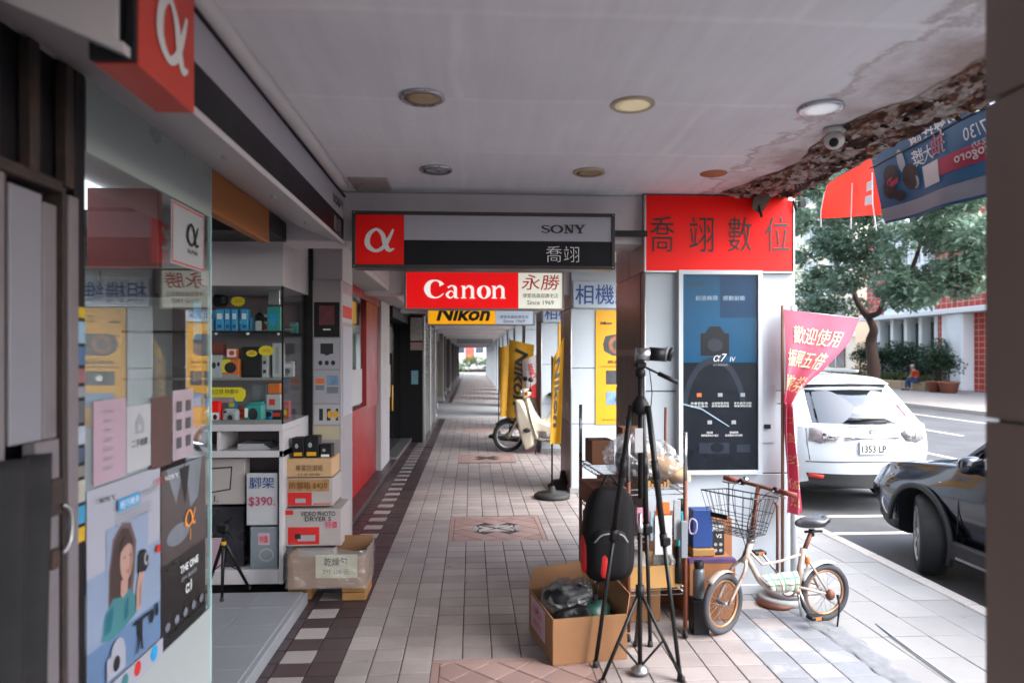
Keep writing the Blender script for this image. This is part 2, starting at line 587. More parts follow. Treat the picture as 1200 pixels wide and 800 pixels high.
M_white = pm('white_panel', '#a7b0b8', 0.35, 0.05, 1.5, 0.01, 40, dirt=.18, dcol=C('#9a9690'), ds=2.5)
M_taupe = pm('taupe_panel', '#7b6b64', 0.4, 0.08, 2, 0.02, 40, dirt=.3, dcol=C('#4b403b'), ds=2)
M_plaster = pm('plaster', '#aca7a8', 0.85, 0.06, 2, 0.08, 30, dirt=.3, dcol=C('#8f8480'), ds=1.5, dlo=.55)
M_conc = pm('concrete', '#85878a', 0.9, 0.15, 2, 0.12, 30, dirt=.4, dcol=C('#5a5552'), ds=2)
M_alu = pm('aluminium', '#a6a6a6', 0.35, 0.08, 8, 0.02, 60, metal=.85)
M_steel = pm('steel', '#9a9a9c', 0.3, 0.15, 12, 0.03, 60, metal=.9, dirt=.3, dcol=C('#5a4a40'))
M_rust = pm('rusty_metal', '#6b3a28', 0.65, 0.3, 20, 0.12, 90, metal=.35, dirt=.6, dcol=C('#3d2318'), ds=14, dlo=.45)
M_black = pm('black_paint', '#131216', 0.5, 0.2, 6, 0.02, 80, spec=.25)
M_blackm = pm('black_metal', '#101012', 0.42, 0.2, 14, 0.03, 90, spec=.3)
M_rubber = pm('rubber', '#1b1b1d', 0.8, 0.2, 14, 0.1, 90, dirt=.3, dcol=C('#4a4642'))
M_ink = pm('black_ink', '#121214', 0.5, 0.05, 8, 0)
M_wink = pm('white_ink', '#d8d8d8', 0.5, 0.05, 8, 0)
M_gink = pm('grey_ink', '#8c8e93', 0.5, 0.08, 8, 0)
M_red = pm('sign_red', '#b80f10', 0.4, 0.06, 1.2, 0.01, 30)
M_redsign = pm('sign_bright_red', '#f01410', 0.38, 0.06, 1.0, 0.015, 20, dirt=.18, dcol=C('#b01a12'), ds=1.3, spec=.2)
M_navy = pm('navy_ink', '#1c3f7a', 0.5, 0.06, 8, 0)
M_yellow = pm('sign_yellow', '#c9920a', 0.45, 0.06, 2, 0.01)
M_cream = pm('cream_paper', '#aca288', 0.7, 0.08, 8, 0.02)
M_paper = pm('white_paper', '#a6a6aa', 0.65, 0.06, 6, 0.02, 30)
M_pinkpaper = pm('pink_paper', '#a68c99', 0.65, 0.06, 6, 0.02, 30)
M_card = pm('cardboard', '#835d3e', 0.8, 0.14, 5, 0.06, 70, dirt=.25, dcol=C('#6d472a'), ds=5)
M_cardd = pm('cardboard_dark', '#643f28', 0.8, 0.14, 5, 0.06, 70, dirt=.25, dcol=C('#4d301c'), ds=5)
M_tape = pm('brown_tape', '#9a7448', 0.3, 0.1, 9, 0.03)
M_wood = pm('raw_wood', '#8c6437', 0.7, 0.2, 4, 0.08, 40)
M_blue = pm('blue_card', '#163a78', 0.45, 0.08, 6, 0.01)
M_cyan = pm('cyan_plastic', '#1d8fc4', 0.4, 0.12, 6, 0.01)
M_teal = pm('teal_plastic', '#2a8a86', 0.4, 0.1, 6, 0.01)
M_orange = pm('orange_card', '#d0641c', 0.5, 0.1, 6, 0.01)
M_tagyel = pm('tag_yellow', '#d6c416', 0.6, 0.08, 8, 0.01)
M_tagred = pm('tag_red', '#c02418', 0.6, 0.08, 8, 0.01)
M_greycard = pm('grey_card', '#6d747c', 0.6, 0.1, 6, 0.02)
M_film = glass('clear_plastic_film', (0.90, 0.92, 0.94, 1), 1.9, 0.10, 0.02, 14, haze=0.09)
M_filmd = glass('wrinkled_plastic_bag', (0.62, 0.63, 0.66, 1), 2.0, 0.12, 0.03, 18, haze=0.05)
M_glass = glass('window_glass', (0.93, 0.955, 0.95, 1), 1.7)
M_glass2 = glass('cabinet_glass', (0.96, 0.98, 0.975, 1), 1.25)
M_carglass = pm('car_glass', '#12181c', 0.03, 0.02, 2, 0, spec=1.0, coat=1.0, rvar=0.01)
M_chrome = pm('chrome', '#d4d4d6', 0.10, 0.05, 8, 0, metal=1.0)

# ---------------------------------------------------------------- ground, floor, pavement, road
T = 0.167
PX0, PX1, PF = 1.22, 2.32, 4.90          # pillar row: side to the passage, side to the street, front of the first pillar in view
PITCH, PD, CEIL = 3.70, 0.97, 2.85
mb = MB(); mb.grid(lambda u, v: Vector((-300 + 600 * u, -300 + 700 * v, -0.34)), 6, 7, smooth=False)
mb.build('ground', M_asphalt, kind='structure', base=False)

def clip(poly, x0, x1, y0, y1):
    for ax, lim, sg in ((0, x0, 1), (0, x1, -1), (1, y0, 1), (1, y1, -1)):
        out = []
        for i in range(len(poly)):
            a, b = poly[i], poly[(i + 1) % len(poly)]
            da, db = (a[ax] - lim) * sg, (b[ax] - lim) * sg
            if da >= 0: out.append(a)
            if da * db < 0:
                t = da / (da - db); out.append((a[0] + (b[0] - a[0]) * t, a[1] + (b[1] - a[1]) * t))
        poly = out
        if len(poly) < 3: return []
    return poly
def chip(mb, poly, z0, z1, bev=0.003, m=0):
    """one laid tile: polygon footprint with a slightly eased top edge"""
    n = len(poly)
    cx = sum(p[0] for p in poly) / n; cy = sum(p[1] for p in poly) / n
    ins = []
    for x, y in poly:
        d = math.hypot(x - cx, y - cy) or 1
        k = 1 - bev * 1.4 / d
        ins.append((cx + (x - cx) * k, cy + (y - cy) * k))
    vs = [(x, y, z0) for x, y in poly] + [(x, y, z1 - bev * .6) for x, y in poly] + [(x, y, z1) for x, y in ins]
    fs = [[2 * n + i for i in range(n)]]
    for r in (0, 1):
        fs += [(r * n + i, r * n + (i + 1) % n, (r + 1) * n + (i + 1) % n, (r + 1) * n + i) for i in range(n)]
    mb.add(vs, fs, m)
def seen_size(x, y, z=0.0):
    px, py = projpx((x, y, z))
    if not (-20 < px < 1220 and py < 830): return 0
    d = max(0.3, y)
    return 1.0 / (d * d * d)

floor_o = thing('arcade_floor', None, None, kind='structure')
mb = MB(); mb.box(-1.5, 2.19, -5, 66, -0.3, -0.006)
mb.build('grout_bed', M_grout, floor_o)
PANELS = [(-0.221, 0.70, y1 - 1.0, y1) for y1 in (3.94, 7.42, 12.2, 16.6)]
rows = []
cols = [(-0.722 + T * k, -0.722 + T * (k + 1), 'g') for k in range(14)]
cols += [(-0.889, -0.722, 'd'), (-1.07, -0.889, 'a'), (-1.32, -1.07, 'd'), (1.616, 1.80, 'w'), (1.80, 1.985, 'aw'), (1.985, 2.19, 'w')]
rnd = random.Random(3)
LIGHTS = set()
for (cx, cy) in ((1, 10), (2, 11), (1, 12), (3, 12), (3, 6), (0, 15), (2, 15), (2, 20), (1, 24), (0, 24), (2, 26), (3, 26), (1, 29), (2, 31), (2, 33), (1, 32), (0, 35), (2, 36), (3, 30), (1, 41), (2, 44), (0, 47)):
    LIGHTS.add((cx, cy))
GAP = 0.0065
entries = []
for k in range(-22, 371):
    y0 = 3.943 + (k - 0) * T - 8 * T * 0
    y1 = y0 + T
    if 19.2 < (y0 + y1) / 2 < 25.5:       # a stretch of the passage laid with plain cement instead of tiles
        continue
    for ci, (x0, x1, kd) in enumerate(cols):
        xm, ym = (x0 + x1) / 2, (y0 + y1) / 2
        if any(a - .01 < xm < b + .01 and c - .03 < ym < d for a, b, c, d in PANELS):
            if x1 > 0.70 + .02:
                x0 = 0.70
            else:
                continue
        m = M_tile
        if kd == 'g' and (ci, k) in LIGHTS: m = M_tile_light
        elif kd == 'g' and rnd.random() < 0.012: m = M_tile_light
        elif kd == 'd': m = M_tile_dark
        elif kd == 'a': m = M_tile_light if k % 2 == 0 else M_tile_dark
        elif kd == 'w': m = M_tile_bluegrey
        elif kd == 'aw': m = M_tile_light if k % 2 == 0 else M_tile_bluegrey
        entries.append((seen_size(xm, ym), [(x0 + GAP / 2, y0 + GAP / 2), (x1 - GAP / 2, y0 + GAP / 2), (x1 - GAP / 2, y1 - GAP / 2), (x0 + GAP / 2, y1 - GAP / 2)], m))
entries.sort(key=lambda e: -e[0])
stuff = MB(); smats = [M_tile, M_tile_light, M_tile_dark, M_tile_bluegrey]
_tm = {}
for i, (sz, poly, m) in enumerate(entries):
    if i < 300:
        wx, wy = round(poly[1][0] - poly[0][0], 4), round(poly[2][1] - poly[1][1], 4)
        key = (wx, wy, m.name)
        cx, cy = (poly[0][0] + poly[2][0]) / 2, (poly[0][1] + poly[2][1]) / 2
        if key not in _tm:
            t = MB(); chip(t, [(-wx / 2, -wy / 2), (wx / 2, -wy / 2), (wx / 2, wy / 2), (-wx / 2, wy / 2)], -0.008, 0)
            o = t.build('tile', m, floor_o); _tm[key] = o.data
        else:
            o = link('tile', _tm[key], floor_o)
        o.location = (cx, cy, rnd.uniform(-.0012, .0008))
    else:
        chip(stuff, poly, -0.008, rnd.uniform(-.0012, .0008), m=smats.index(m))
stuff.build('tile_field', smats, floor_o, kind='stuff')
mb = MB(); mb.box(-1.3, 1.62, 19.2, 25.5, -0.008, -0.001); mb.build('cement_patch', M_conc, floor_o)
D = 0.118
for pi, (a, b, c, d) in enumerate(PANELS):
    cxm, cym = (a + b) / 2, (c + d) / 2
    far = MB()
    rim = .045
    for (p, q, r_, s_) in ((a, b, c, c + rim), (a, b, d - rim, d), (a, a + rim, c + rim, d - rim), (b - rim, b, c + rim, d - rim)):
        poly = [(p + .002, r_ + .002), (q - .002, r_ + .002), (q - .002, s_ - .002), (p + .002, s_ - .002)]
        if pi < 2:
            t = MB(); chip(t, poly, -.008, 0); t.build('border_tile', M_tile_pink, floor_o)
        else: chip(far, poly, -.008, 0)
    for i in range(-8, 9):
        for j in range(-8, 9):
            if (i + j) % 2: continue
            x, y = cxm + i * D, cym + j * D
            poly = clip([(x - D + .004, y), (x, y - D + .004), (x + D - .004, y), (x, y + D - .004)], a + rim + .002, b - rim - .002, c + rim + .002, d - rim - .002)
            if not poly: continue
            if pi in (1, 2) and abs(x - cxm) < .17 and abs(y - cym) < .13: continue
            if pi < 2:
                t = MB(); chip(t, poly, -.008, 0); t.build('diamond_tile', M_tile_pink, floor_o)
            else: chip(far, poly, -.008, 0)
    if pi >= 2:
        far.build('diamond_tile_field', M_tile_pink, floor_o, kind='stuff')
    if pi == 1:                                 # the pale knot laid in the middle of the panel
        t = MB()
        for q in ([(-.17, -.12), (-.03, 0), (-.17, .12)], [(.17, -.12), (.17, .12), (.03, 0)], [(-.13, -.12), (.13, -.12), (0, -.02)], [(-.13, .12), (0, .02), (.13, .12)]):
            chip(t, [(cxm + x, cym + y) for x, y in q], -.008, 0.0)
        t.build('motif_tile', M_tile_light, floor_o)
        t = MB()
        for x in (-.21, .21):
            chip(t, [(cxm + x - .02, cym - .11), (cxm + x + .02, cym - .11), (cxm + x + .02, cym + .11), (cxm + x - .02, cym + .11)], -.008, 0.001)
        t.build('motif_bar', M_tile_bluegrey, floor_o)

walk = thing('pavement', None, None, kind='structure')
mb = MB(); mb.box(2.195, 3.36, -5, 66, -0.3, -0.008); mb.build('mortar_bed', M_grout, walk)
ent = []
for k in range(-10, 205):
    y0 = 3.81 + .30 * k
    for ci in range(4):
        x0 = 2.195 + .29 * ci
        ent.append((seen_size(x0 + .15, y0 + .15), x0, y0))
ent.sort(key=lambda e: -e[0])
t = MB(); chip(t, [(-.143, -.148), (.143, -.148), (.143, .148), (-.143, .148)], -.02, 0, .004)
pv = None; stuff = MB()
for i, (sz, x0, y0) in enumerate(ent):
    if i < 240:
        if pv is None:
            o = t.build('paving_slab', M_paver, walk); pv = o.data
        else:
            o = link('paving_slab', pv, walk)
        o.location = (x0 + .145, y0 + .15, rnd.uniform(-.003, .001))
    else:
        x, y = x0 + .145, y0 + .15
        chip(stuff, [(x - .143, y - .148), (x + .143, y - .148), (x + .143, y + .148), (x - .143, y + .148)], -.02, rnd.uniform(-.003, .001), .004)
stuff.build('paving_field', M_paver, walk, kind='stuff')
# a rough cement smear and a cable cut along the edge of the tiles
mb = MB()
def smear(u, v):
    y = 3.3 + 1.6 * v
    e = .10 + .07 * noise.noise(Vector((y * 4, 3, 0)))
    x = 2.235 - .05 * (y - 4) + (u - .5) * 2 * e + .03 * noise.noise(Vector((y * 9, u * 5, 1)))
    k = 1 - abs(u - .5) * 2
    return Vector((x, y, -.004 + .011 * min(1, k * 2.5) + .003 * noise.noise(Vector((x * 30, y * 30, 0))) * k))
mb.grid(smear, 14, 70); mb.build('cement_smear', pm('rough_cement', '#6f7276', .95, .25, 14, .2, 60, world=True), walk)
mb = MB(); mb.tube([(2.50, 3.2, .006), (2.52, 3.75, .008), (2.545, 4.15, .007), (2.56, 4.3, .003)], .006, 6); mb.build('cable_strip', pm('grey_rubber', '#9aa2ac', .6), walk)

kerb_o = thing('kerb', None, None, kind='structure')
kd = None
for k in range(70):
    if kd is None:
        t = MB(); t.box(3.362, 3.475, 0, .594, -.3, .002, bev=.008); o = t.build('kerb_stone', M_kerb, kerb_o); kd = o.data
    else:
        o = link('kerb_stone', kd, kerb_o)
    o.location = (0, -2 + .6 * k, rnd.uniform(-.002, .002))
mb = MB(); mb.box(3.362, 3.475, 40, 66, -.3, 0); mb.build('kerb_run', M_kerb, kerb_o)

road = thing('road', None, None, kind='structure')
mb = MB(); mb.grid(lambda u, v: Vector((3.47 + 12.9 * u, -60 + 230 * v, -0.20)), 4, 40); mb.build('carriageway', M_asphalt, road)
mb = MB(); mb.grid(lambda u, v: Vector((-60 + 63.6 * u, 67 + 40 * v, -0.20)), 4, 4); mb.build('cross_street', M_asphalt, road)
def stripe(x0, x1, y0, y1):
    t = MB(); t.grid(lambda u, v: Vector((x0 + (x1 - x0) * u, y0 + (y1 - y0) * v, -0.196)), 1, 6); t.build('lane_marking', M_roadpaint, road)
stripe(8.85, 8.97, -30, 120); stripe(14.4, 14.52, -30, 120)
stripe(3.62, 5.9, 7.22, 7.32); stripe(3.62, 5.9, 8.0, 8.1); stripe(5.85, 5.95, -10, 40)
for k in range(8): stripe(11.6, 11.72, 8 + 8 * k, 12 + 8 * k)
M_drain = pm('wet_cement', '#6a7480', .5, .2, 6, .08, world=True)
mb = MB(); mb.box(3.476, 3.78, -5, 40, -.3, -.192); mb.build('gutter', M_drain, road)
M_farwalk = pm('far_pavement', '#8f8b88', .85, .12, .8, .1, world=True)
fp = thing('far_pavement', None, None, kind='structure')
mb = MB(); mb.box(16.5, 60, -60, 170, -.3, -.09); mb.build('pavement_sheet', M_farwalk, fp)
mb = MB(); mb.box(16.33, 16.497, -60, 170, -.3, -.07); mb.build('kerb_edge', M_kerb, fp)

# ---------------------------------------------------------------- ceiling with its crumbling street edge
def ceiling_mat():
    m = bpy.data.materials.new('painted_ceiling'); m.use_nodes = True
    nt = m.node_tree; b = nt.nodes['Principled BSDF']
    pos = _n(nt, 'ShaderNodeNewGeometry').outputs['Position']
    br = _n(nt, 'ShaderNodeTexBrick')
    br.inputs['Scale'].default_value = 1.0; br.inputs['Brick Width'].default_value = 2.3; br.inputs['Row Height'].default_value = .8
    br.inputs['Mortar Size'].default_value = .03; br.inputs['Mortar Smooth'].default_value = .8
    br.inputs['Color1'].default_value = C('#e6e6ea'); br.inputs['Color2'].default_value = C('#eaeaee'); br.inputs['Mortar'].default_value = C('#eeeef1')
    wn = _n(nt, 'ShaderNodeTexNoise'); wn.inputs['Scale'].default_value = 1.6; nt.links.new(pos, wn.inputs['Vector'])
    wob = _mix(nt, .10, pos, wn.outputs['Color'], 'ADD'); nt.links.new(wob, br.inputs['Vector'])
    c = _mix(nt, 1.0, br.outputs[0], _ramp(nt, _noise(nt, pos, .9, 5), [(.25, _g(.90)), (.75, _g(1.06))]), 'MULTIPLY')
    # brush streaks along the passage
    mp = _n(nt, 'ShaderNodeMapping'); mp.inputs['Scale'].default_value = (14, 1.1, 1); nt.links.new(pos, mp.inputs['Vector'])
    c = _mix(nt, 1.0, c, _ramp(nt, _noise(nt, mp.outputs[0], 1, 3), [(.3, _g(.96)), (.7, _g(1.04))]), 'MULTIPLY')
    # brown water stains that spread in from the leaking edge
    sx = _n(nt, 'ShaderNodeSeparateXYZ'); nt.links.new(pos, sx.inputs[0])
    a = _n(nt, 'ShaderNodeMapRange'); a.inputs['From Min'].default_value = 1.15; a.inputs['From Max'].default_value = 2.15
    nt.links.new(sx.outputs[0], a.inputs['Value'])
    st = _n(nt, 'ShaderNodeMath', operation='MULTIPLY'); nt.links.new(a.outputs[0], st.inputs[0]); nt.links.new(_noise(nt, pos, 2.3, 9, .7), st.inputs[1])
    c = _mix(nt, _ramp(nt, st.outputs[0], [(.22, _g(0)), (.245, _g(.55)), (.27, _g(.18)), (.42, _g(.75))]), c, C('#8d6f60'))
    sp = _n(nt, 'ShaderNodeTexVoronoi'); sp.inputs['Scale'].default_value = 1.7; nt.links.new(pos, sp.inputs['Vector'])
    c = _mix(nt, _ramp(nt, sp.outputs['Distance'], [(.012, _g(.8)), (.02, _g(0))]), c, C('#4a4040'))
    nt.links.new(c, b.inputs['Base Color']); b.inputs['Roughness'].default_value = .75
    bn = _n(nt, 'ShaderNodeBump'); bn.inputs['Strength'].default_value = .35; bn.inputs['Distance'].default_value = .01
    nt.links.new(_noise(nt, pos, 5, 5), bn.inputs['Height']); nt.links.new(bn.outputs[0], b.inputs['Normal'])
    return m
M_ceil = ceiling_mat()
ceil_o = thing('arcade_ceiling', None, None, kind='structure')
mb = MB()
mb.grid(lambda u, v: Vector((-1.6 + 3.80 * u, -5 + 71 * v, CEIL + (.006 * noise.noise(Vector((u * 5, v * 40, 0)))))), 12, 120, smooth=True)
mb.box(-1.6, 2.2, -5, 66, CEIL + .02, CEIL + .3); mb.build('ceiling_slab', M_ceil, ceil_o)
M_beam = pm('beam_plaster', '#cdc6c7', .85, .08, 2, .06, 30, dirt=.6, dcol=C('#6f5f57'), ds=2.2, dlo=.58)
for k in range(0, 17):
    y = PF + .06 + PITCH * k
    if k in (0,):
        t = MB(); t.box(-1.6, 2.3, y, y + .34, 2.50, CEIL - .002, bev=.008)
    else:
        t = MB(); t.box(-1.6, 2.3, y, y + .34, 2.46, CEIL - .002, bev=.008)
    t.build('beam', M_beam, ceil_o)
# crumbling plaster along the open edge
def rot_mat():
    m = bpy.data.materials.new('rotten_plaster'); m.use_nodes = True
    nt = m.node_tree; b = nt.nodes['Principled BSDF']
    pos = _n(nt, 'ShaderNodeNewGeometry').outputs['Position']
    mp = _n(nt, 'ShaderNodeMapping'); mp.inputs['Scale'].default_value = (1.5, 0.7, 1.5); mp.inputs['Rotation'].default_value = (0, 0, R(25)); nt.links.new(pos, mp.inputs['Vector'])
    f = _noise(nt, mp.outputs[0], 6.5, 10, .68)
    c = _ramp(nt, f, [(.36, C('#150e0b')), (.44, C('#45281c')), (.485, C('#7a4c34')), (.51, C('#94857c')), (.62, C('#b9b0aa'))])
    c = _mix(nt, _ramp(nt, _noise(nt, pos, 22, 6), [(.45, _g(0)), (.7, _g(.6))]), c, C('#34231c'))
    nt.links.new(c, b.inputs['Base Color']); b.inputs['Roughness'].default_value = .95
    bn = _n(nt, 'ShaderNodeBump'); bn.inputs['Strength'].default_value = 1; bn.inputs['Distance'].default_value = .02
    nt.links.new(_noise(nt, pos, 28, 6), bn.inputs['Height']); nt.links.new(bn.outputs[0], b.inputs['Normal'])
    return m
M_rot = rot_mat()
mb = MB()
def rot(u, v):
    y = 1.55 + 3.36 * v
    n1 = noise.fractal(Vector((y * 1.6, 2.2, 0)), 1.0, 2.0, 4)
    x0 = 1.91 + .13 * n1 - .22 * max(0, (y - 4.1)) + .10 * max(0, 2.6 - y)
    x1 = 2.235 + .03 * noise.fractal(Vector((y * 5, 8, 0)), 1, 2, 3)
    x = x0 + (x1 - x0) * u
    k = min(1, u * 4)
    lump = .5 + .5 * noise.fractal(Vector((x * 5, y * 3.2, 4)), .9, 2.1, 6)
    cell = noise.fractal(Vector((x * 14, y * 9, 9)), .8, 2.1, 5)
    d = k * (.008 + .045 * lump * (u ** .7) + .020 * cell + .012 * max(0, u - .8) * 5 * (.5 + .5 * math.sin(y * 7)))
    return Vector((x, y, CEIL - .003 - max(-.002 if u < .02 else .001, d)))
mb.grid(rot, 46, 260)
for j in range(260):       # the ragged outer lip folds back up to the slab
    pass
mb.grid(lambda u, v: (lambda p: Vector((p.x, p.y, p.z + (CEIL + .06 - p.z) * u)))(rot(1, v)), 4, 260)
mb.build('rotten_edge', M_rot, ceil_o)
rr = random.Random(4)
fk = MB()
for _ in range(420):                       # small lifted flakes of paint and plaster all along the edge
    v_ = rr.random(); u_ = rr.random() ** .7
    p = rot(u_, v_); s_ = rr.uniform(.012, .05)
    a_ = Vector((rr.uniform(-1, 1), rr.uniform(-1, 1), rr.uniform(-.5, .2))).normalized(); b_ = a_.cross(Vector((rr.uniform(-.5, .5), rr.uniform(-.5, .5), 1))).normalized()
    p = p + Vector((0, 0, -.003)); k_ = s_ * rr.uniform(.5, 1.1)
    fk.add([p, p + a_ * s_ * .6 + b_ * k_ * .5, p + a_ * s_, p + a_ * s_ * .8 - b_ * k_ * .6, p + a_ * s_ * .2 - b_ * k_ * .4], [(0, 1, 2, 3, 4)], rr.choice((0, 0, 1, 2)))
fk.build('flake_field', [pm('flake_pale', '#aaa29c', .9, .2, 12), pm('flake_rust', '#5a3524', .9, .3, 12), pm('flake_dark', '#2a1c16', .9, .3, 12)], ceil_o, kind='stuff')
M_flake = pm('plaster_flake', '#5d5049', .9, .25, 12, .2, 60, dirt=.7, dcol=C('#54382a'), ds=10, dlo=.45)
rr = random.Random(11)
for (px, py, wd, hgt) in ((893, 236, .13, .11), (940, 222, .10, .04)):
    p = atz(px, py, CEIL - .07)
    p.x = min(p.x, 2.27)
    if p.y > 4.84: p.y = 4.8
    t = MB()
    poly = [(wd * (-.5 + rr.uniform(0, .1)), 0), (wd * -.35, -hgt * rr.uniform(.5, .8)), (wd * .05, -hgt), (wd * .38, -hgt * rr.uniform(.5, .9)), (wd * .5, rr.uniform(-.02, .02)), (wd * .1, .05)]
    a = rr.uniform(-.5, .5)
    f_ = Fr(p + Vector((0, 0, .03)), (math.cos(a), math.sin(a), rr.uniform(-.2, .2)), (0.25, -.4, .9))
    t.prism(poly, -.008, .008, f_); t.build('plaster_flake', M_flake, ceil_o)
t = MB(); p = aty(893, 232, 4.83)
t.tube([p + Vector((-.05, 0, .05)), p + Vector((-.03, -.02, -.06)), p + Vector((-.01, -.02, -.14))], [.016, .014, .008], 6); t.build('hanging_scrap', M_black, ceil_o)
t = MB(); p = aty(930, 240, 4.86)
t.tube([p + Vector((0, 0, .12)), p + Vector((-.01, -.02, .02)), p + Vector((.01, -.02, -.05))], .007, 6); t.box(p.x + .03, p.x + .07, p.y - .04, p.y, p.z - .02, p.z + .02); t.build('loose_cable', M_black, ceil_o)
# a patched hatch in the corner over the shop sign
t = MB(); t.box(-.80, -.55, 4.55, 4.88, CEIL - .014, CEIL + .01, bev=.004); t.build('patched_hatch', pm('stained_plaster', '#a59c9a', .85, .15, 3, .1, dirt=.8, dcol=C('#5a4840'), ds=6, dlo=.5), ceil_o)
# painted cover strip between ceiling and shop sign
t = MB(); t.tube([(-.845 + .008 * math.sin(y * 2.1), y, 2.822 + .008 * math.sin(y * 1.3)) for y in [1.2 + .25 * k for k in range(15)]], .034, 8); t.build('cover_strip', pm('strip_white', '#c9c7c6', .6, .06), ceil_o)

for pts, r_ in (([(-1.0, 8.65, 2.79), (1.2, 8.65, 2.80)], .010), ([(1.17, 6.1, 2.83), (1.17, 12.2, 2.82), (1.17, 30, 2.83)], .012), ([(-.9, 6.5, 2.825), (-.9, 20, 2.83)], .014)):
    t = MB(); t.tube(pts, r_, 6); t.build('conduit', M_black if r_ < .009 else M_plaster, ceil_o)
# ---------------------------------------------------------------- the building over the passage
ab = thing('arcade_building', 'long building whose upper floors roof the covered shopping passage', 'building')
mb = MB(); mb.box(-9, 2.2, -5, 66, CEIL + .32, 14); mb.build('upper_storeys', M_conc, ab)
mb = MB(); mb.box(-9, -1.62, 6.35, 66, -.3, CEIL + .31); mb.box(-9, -1.62, -5, .6, -.3, CEIL + .31); mb.build('shop_party_wall', M_plaster, ab)
mb = MB(); mb.box(2.06, 2.33, 5.0, 66, 2.80, CEIL + .31); mb.build('street_fascia', M_plaster, ab)
mb = MB(); mb.box(-9, -4.3, .6, 6.35, -.3, CEIL + .31); mb.build('shop_back_wall', M_plaster, ab)

# ---------------------------------------------------------------- pillars
def pillar(k, label):
    y0 = PF + PITCH * k
    y1 = y0 + PD
    if k == -1: y0, y1 = .62, 1.60
    o = thing('pillar', label, 'pillar', 'pillars between passage and street')
    t = MB(); t.box(PX0 + .02, PX1 - .02, y0 + .02, y1 - .02, 0, CEIL + .01); t.build('core', M_conc, o)
    if k <= 3:
        zs = [.012, .86, 1.55, 2.30, CEIL - .004] if k != 0 else [.012, .86, 1.45, 2.30]
        g = .004
        ux = [PX0, (PX0 + PX1) / 2 + .06, PX1]
        for a in range(2):
            for i in range(len(zs) - 1):
                if k >= 0:
                    t = MB(); t.box(ux[a] + g, ux[a + 1] - g, y0, y0 + .019, zs[i] + g, zs[i + 1] - g, bev=.003); t.build('front_panel', M_white, o)
        zz = zs if k else zs + [CEIL - .004]
        for i in range(len(zz) - 1):
            for a, b in ((y0 + .021, (y0 + y1) / 2 - .002), ((y0 + y1) / 2 + .002, y1)):
                t = MB(); t.box(PX0, PX0 + .019, a, b, zz[i] + g, zz[i + 1] - g, bev=.003); t.build('side_panel', M_taupe, o)
            t = MB(); t.box(PX1 - .019, PX1, y0 + .021, y1, zz[i] + g, zz[i + 1] - g, bev=.003); t.build('street_panel', M_white, o)
            t = MB(); t.box(PX0 + .021, PX1 - .021, y1 - .019, y1 + .001, zz[i] + g, zz[i + 1] - g, bev=.003); t.build('rear_panel', M_white, o)
        t = MB()
        t.tube([(PX0 + .004, y0 + .004, 0), (PX0 + .004, y0 + .004, CEIL)], .009, 6); t.build('corner_trim', M_alu, o)
    else:
        t = MB(); t.box(PX0, PX1, y0, y0 + .02, .01, CEIL - .01, bev=.004); t.build('front_panel', M_white, o)
        t = MB(); t.box(PX0, PX0 + .018, y0 + .022, y1, .01, CEIL - .01, bev=.004); t.build('side_panel', M_plaster, o)
    t = MB(); t.box(PX0 - .012, PX1 + .012, y0 - .012, y1 + .012, 0, .07, bev=.004); t.build('plinth', M_conc if k else M_white, o)
    return o
ORD = ['', 'white clad pillar behind the bicycle, under the red sign', 'second white pillar, with a yellow camera poster and blue lettering', 'third pillar, behind the small motorcycle', 'fourth', 'fifth', 'sixth', 'seventh', 'eighth', 'ninth', 'tenth', 'eleventh', 'twelfth', 'thirteenth', 'fourteenth', 'fifteenth', 'sixteenth']
pillar(-1, 'dark near pillar at the right edge of the picture')
for k in range(0, 16):
    pillar(k, ORD[k + 1] if k < 3 else ORD[k + 1] + ' pillar down the street side of the passage')
# dark prints stuck on the passage side of the first pillar, and a grey strip on the second
def side_sheet(name, label, cat, y0, y1, z0, z1, mat, X=PX0, n=.004):
    t = MB(); t.box(X - n, X - .0005, y0, y1, z0, z1); return t.build(name, mat, None, label, cat)
M_dprint = pm('dark_photo_print', '#3d312f', .35, .5, 4, 0, dirt=.8, dcol=C('#6b5a52'), ds=5, dlo=.5)
side_sheet('photo_print', 'dark framed photo print high on the side of the first pillar', 'poster', 5.0, 5.8, 1.75, 2.3, M_dprint)
side_sheet('photo_print', 'dark portrait print low on the side of the first pillar', 'poster', 5.0, 5.8, 1.15, 1.70, M_dprint)

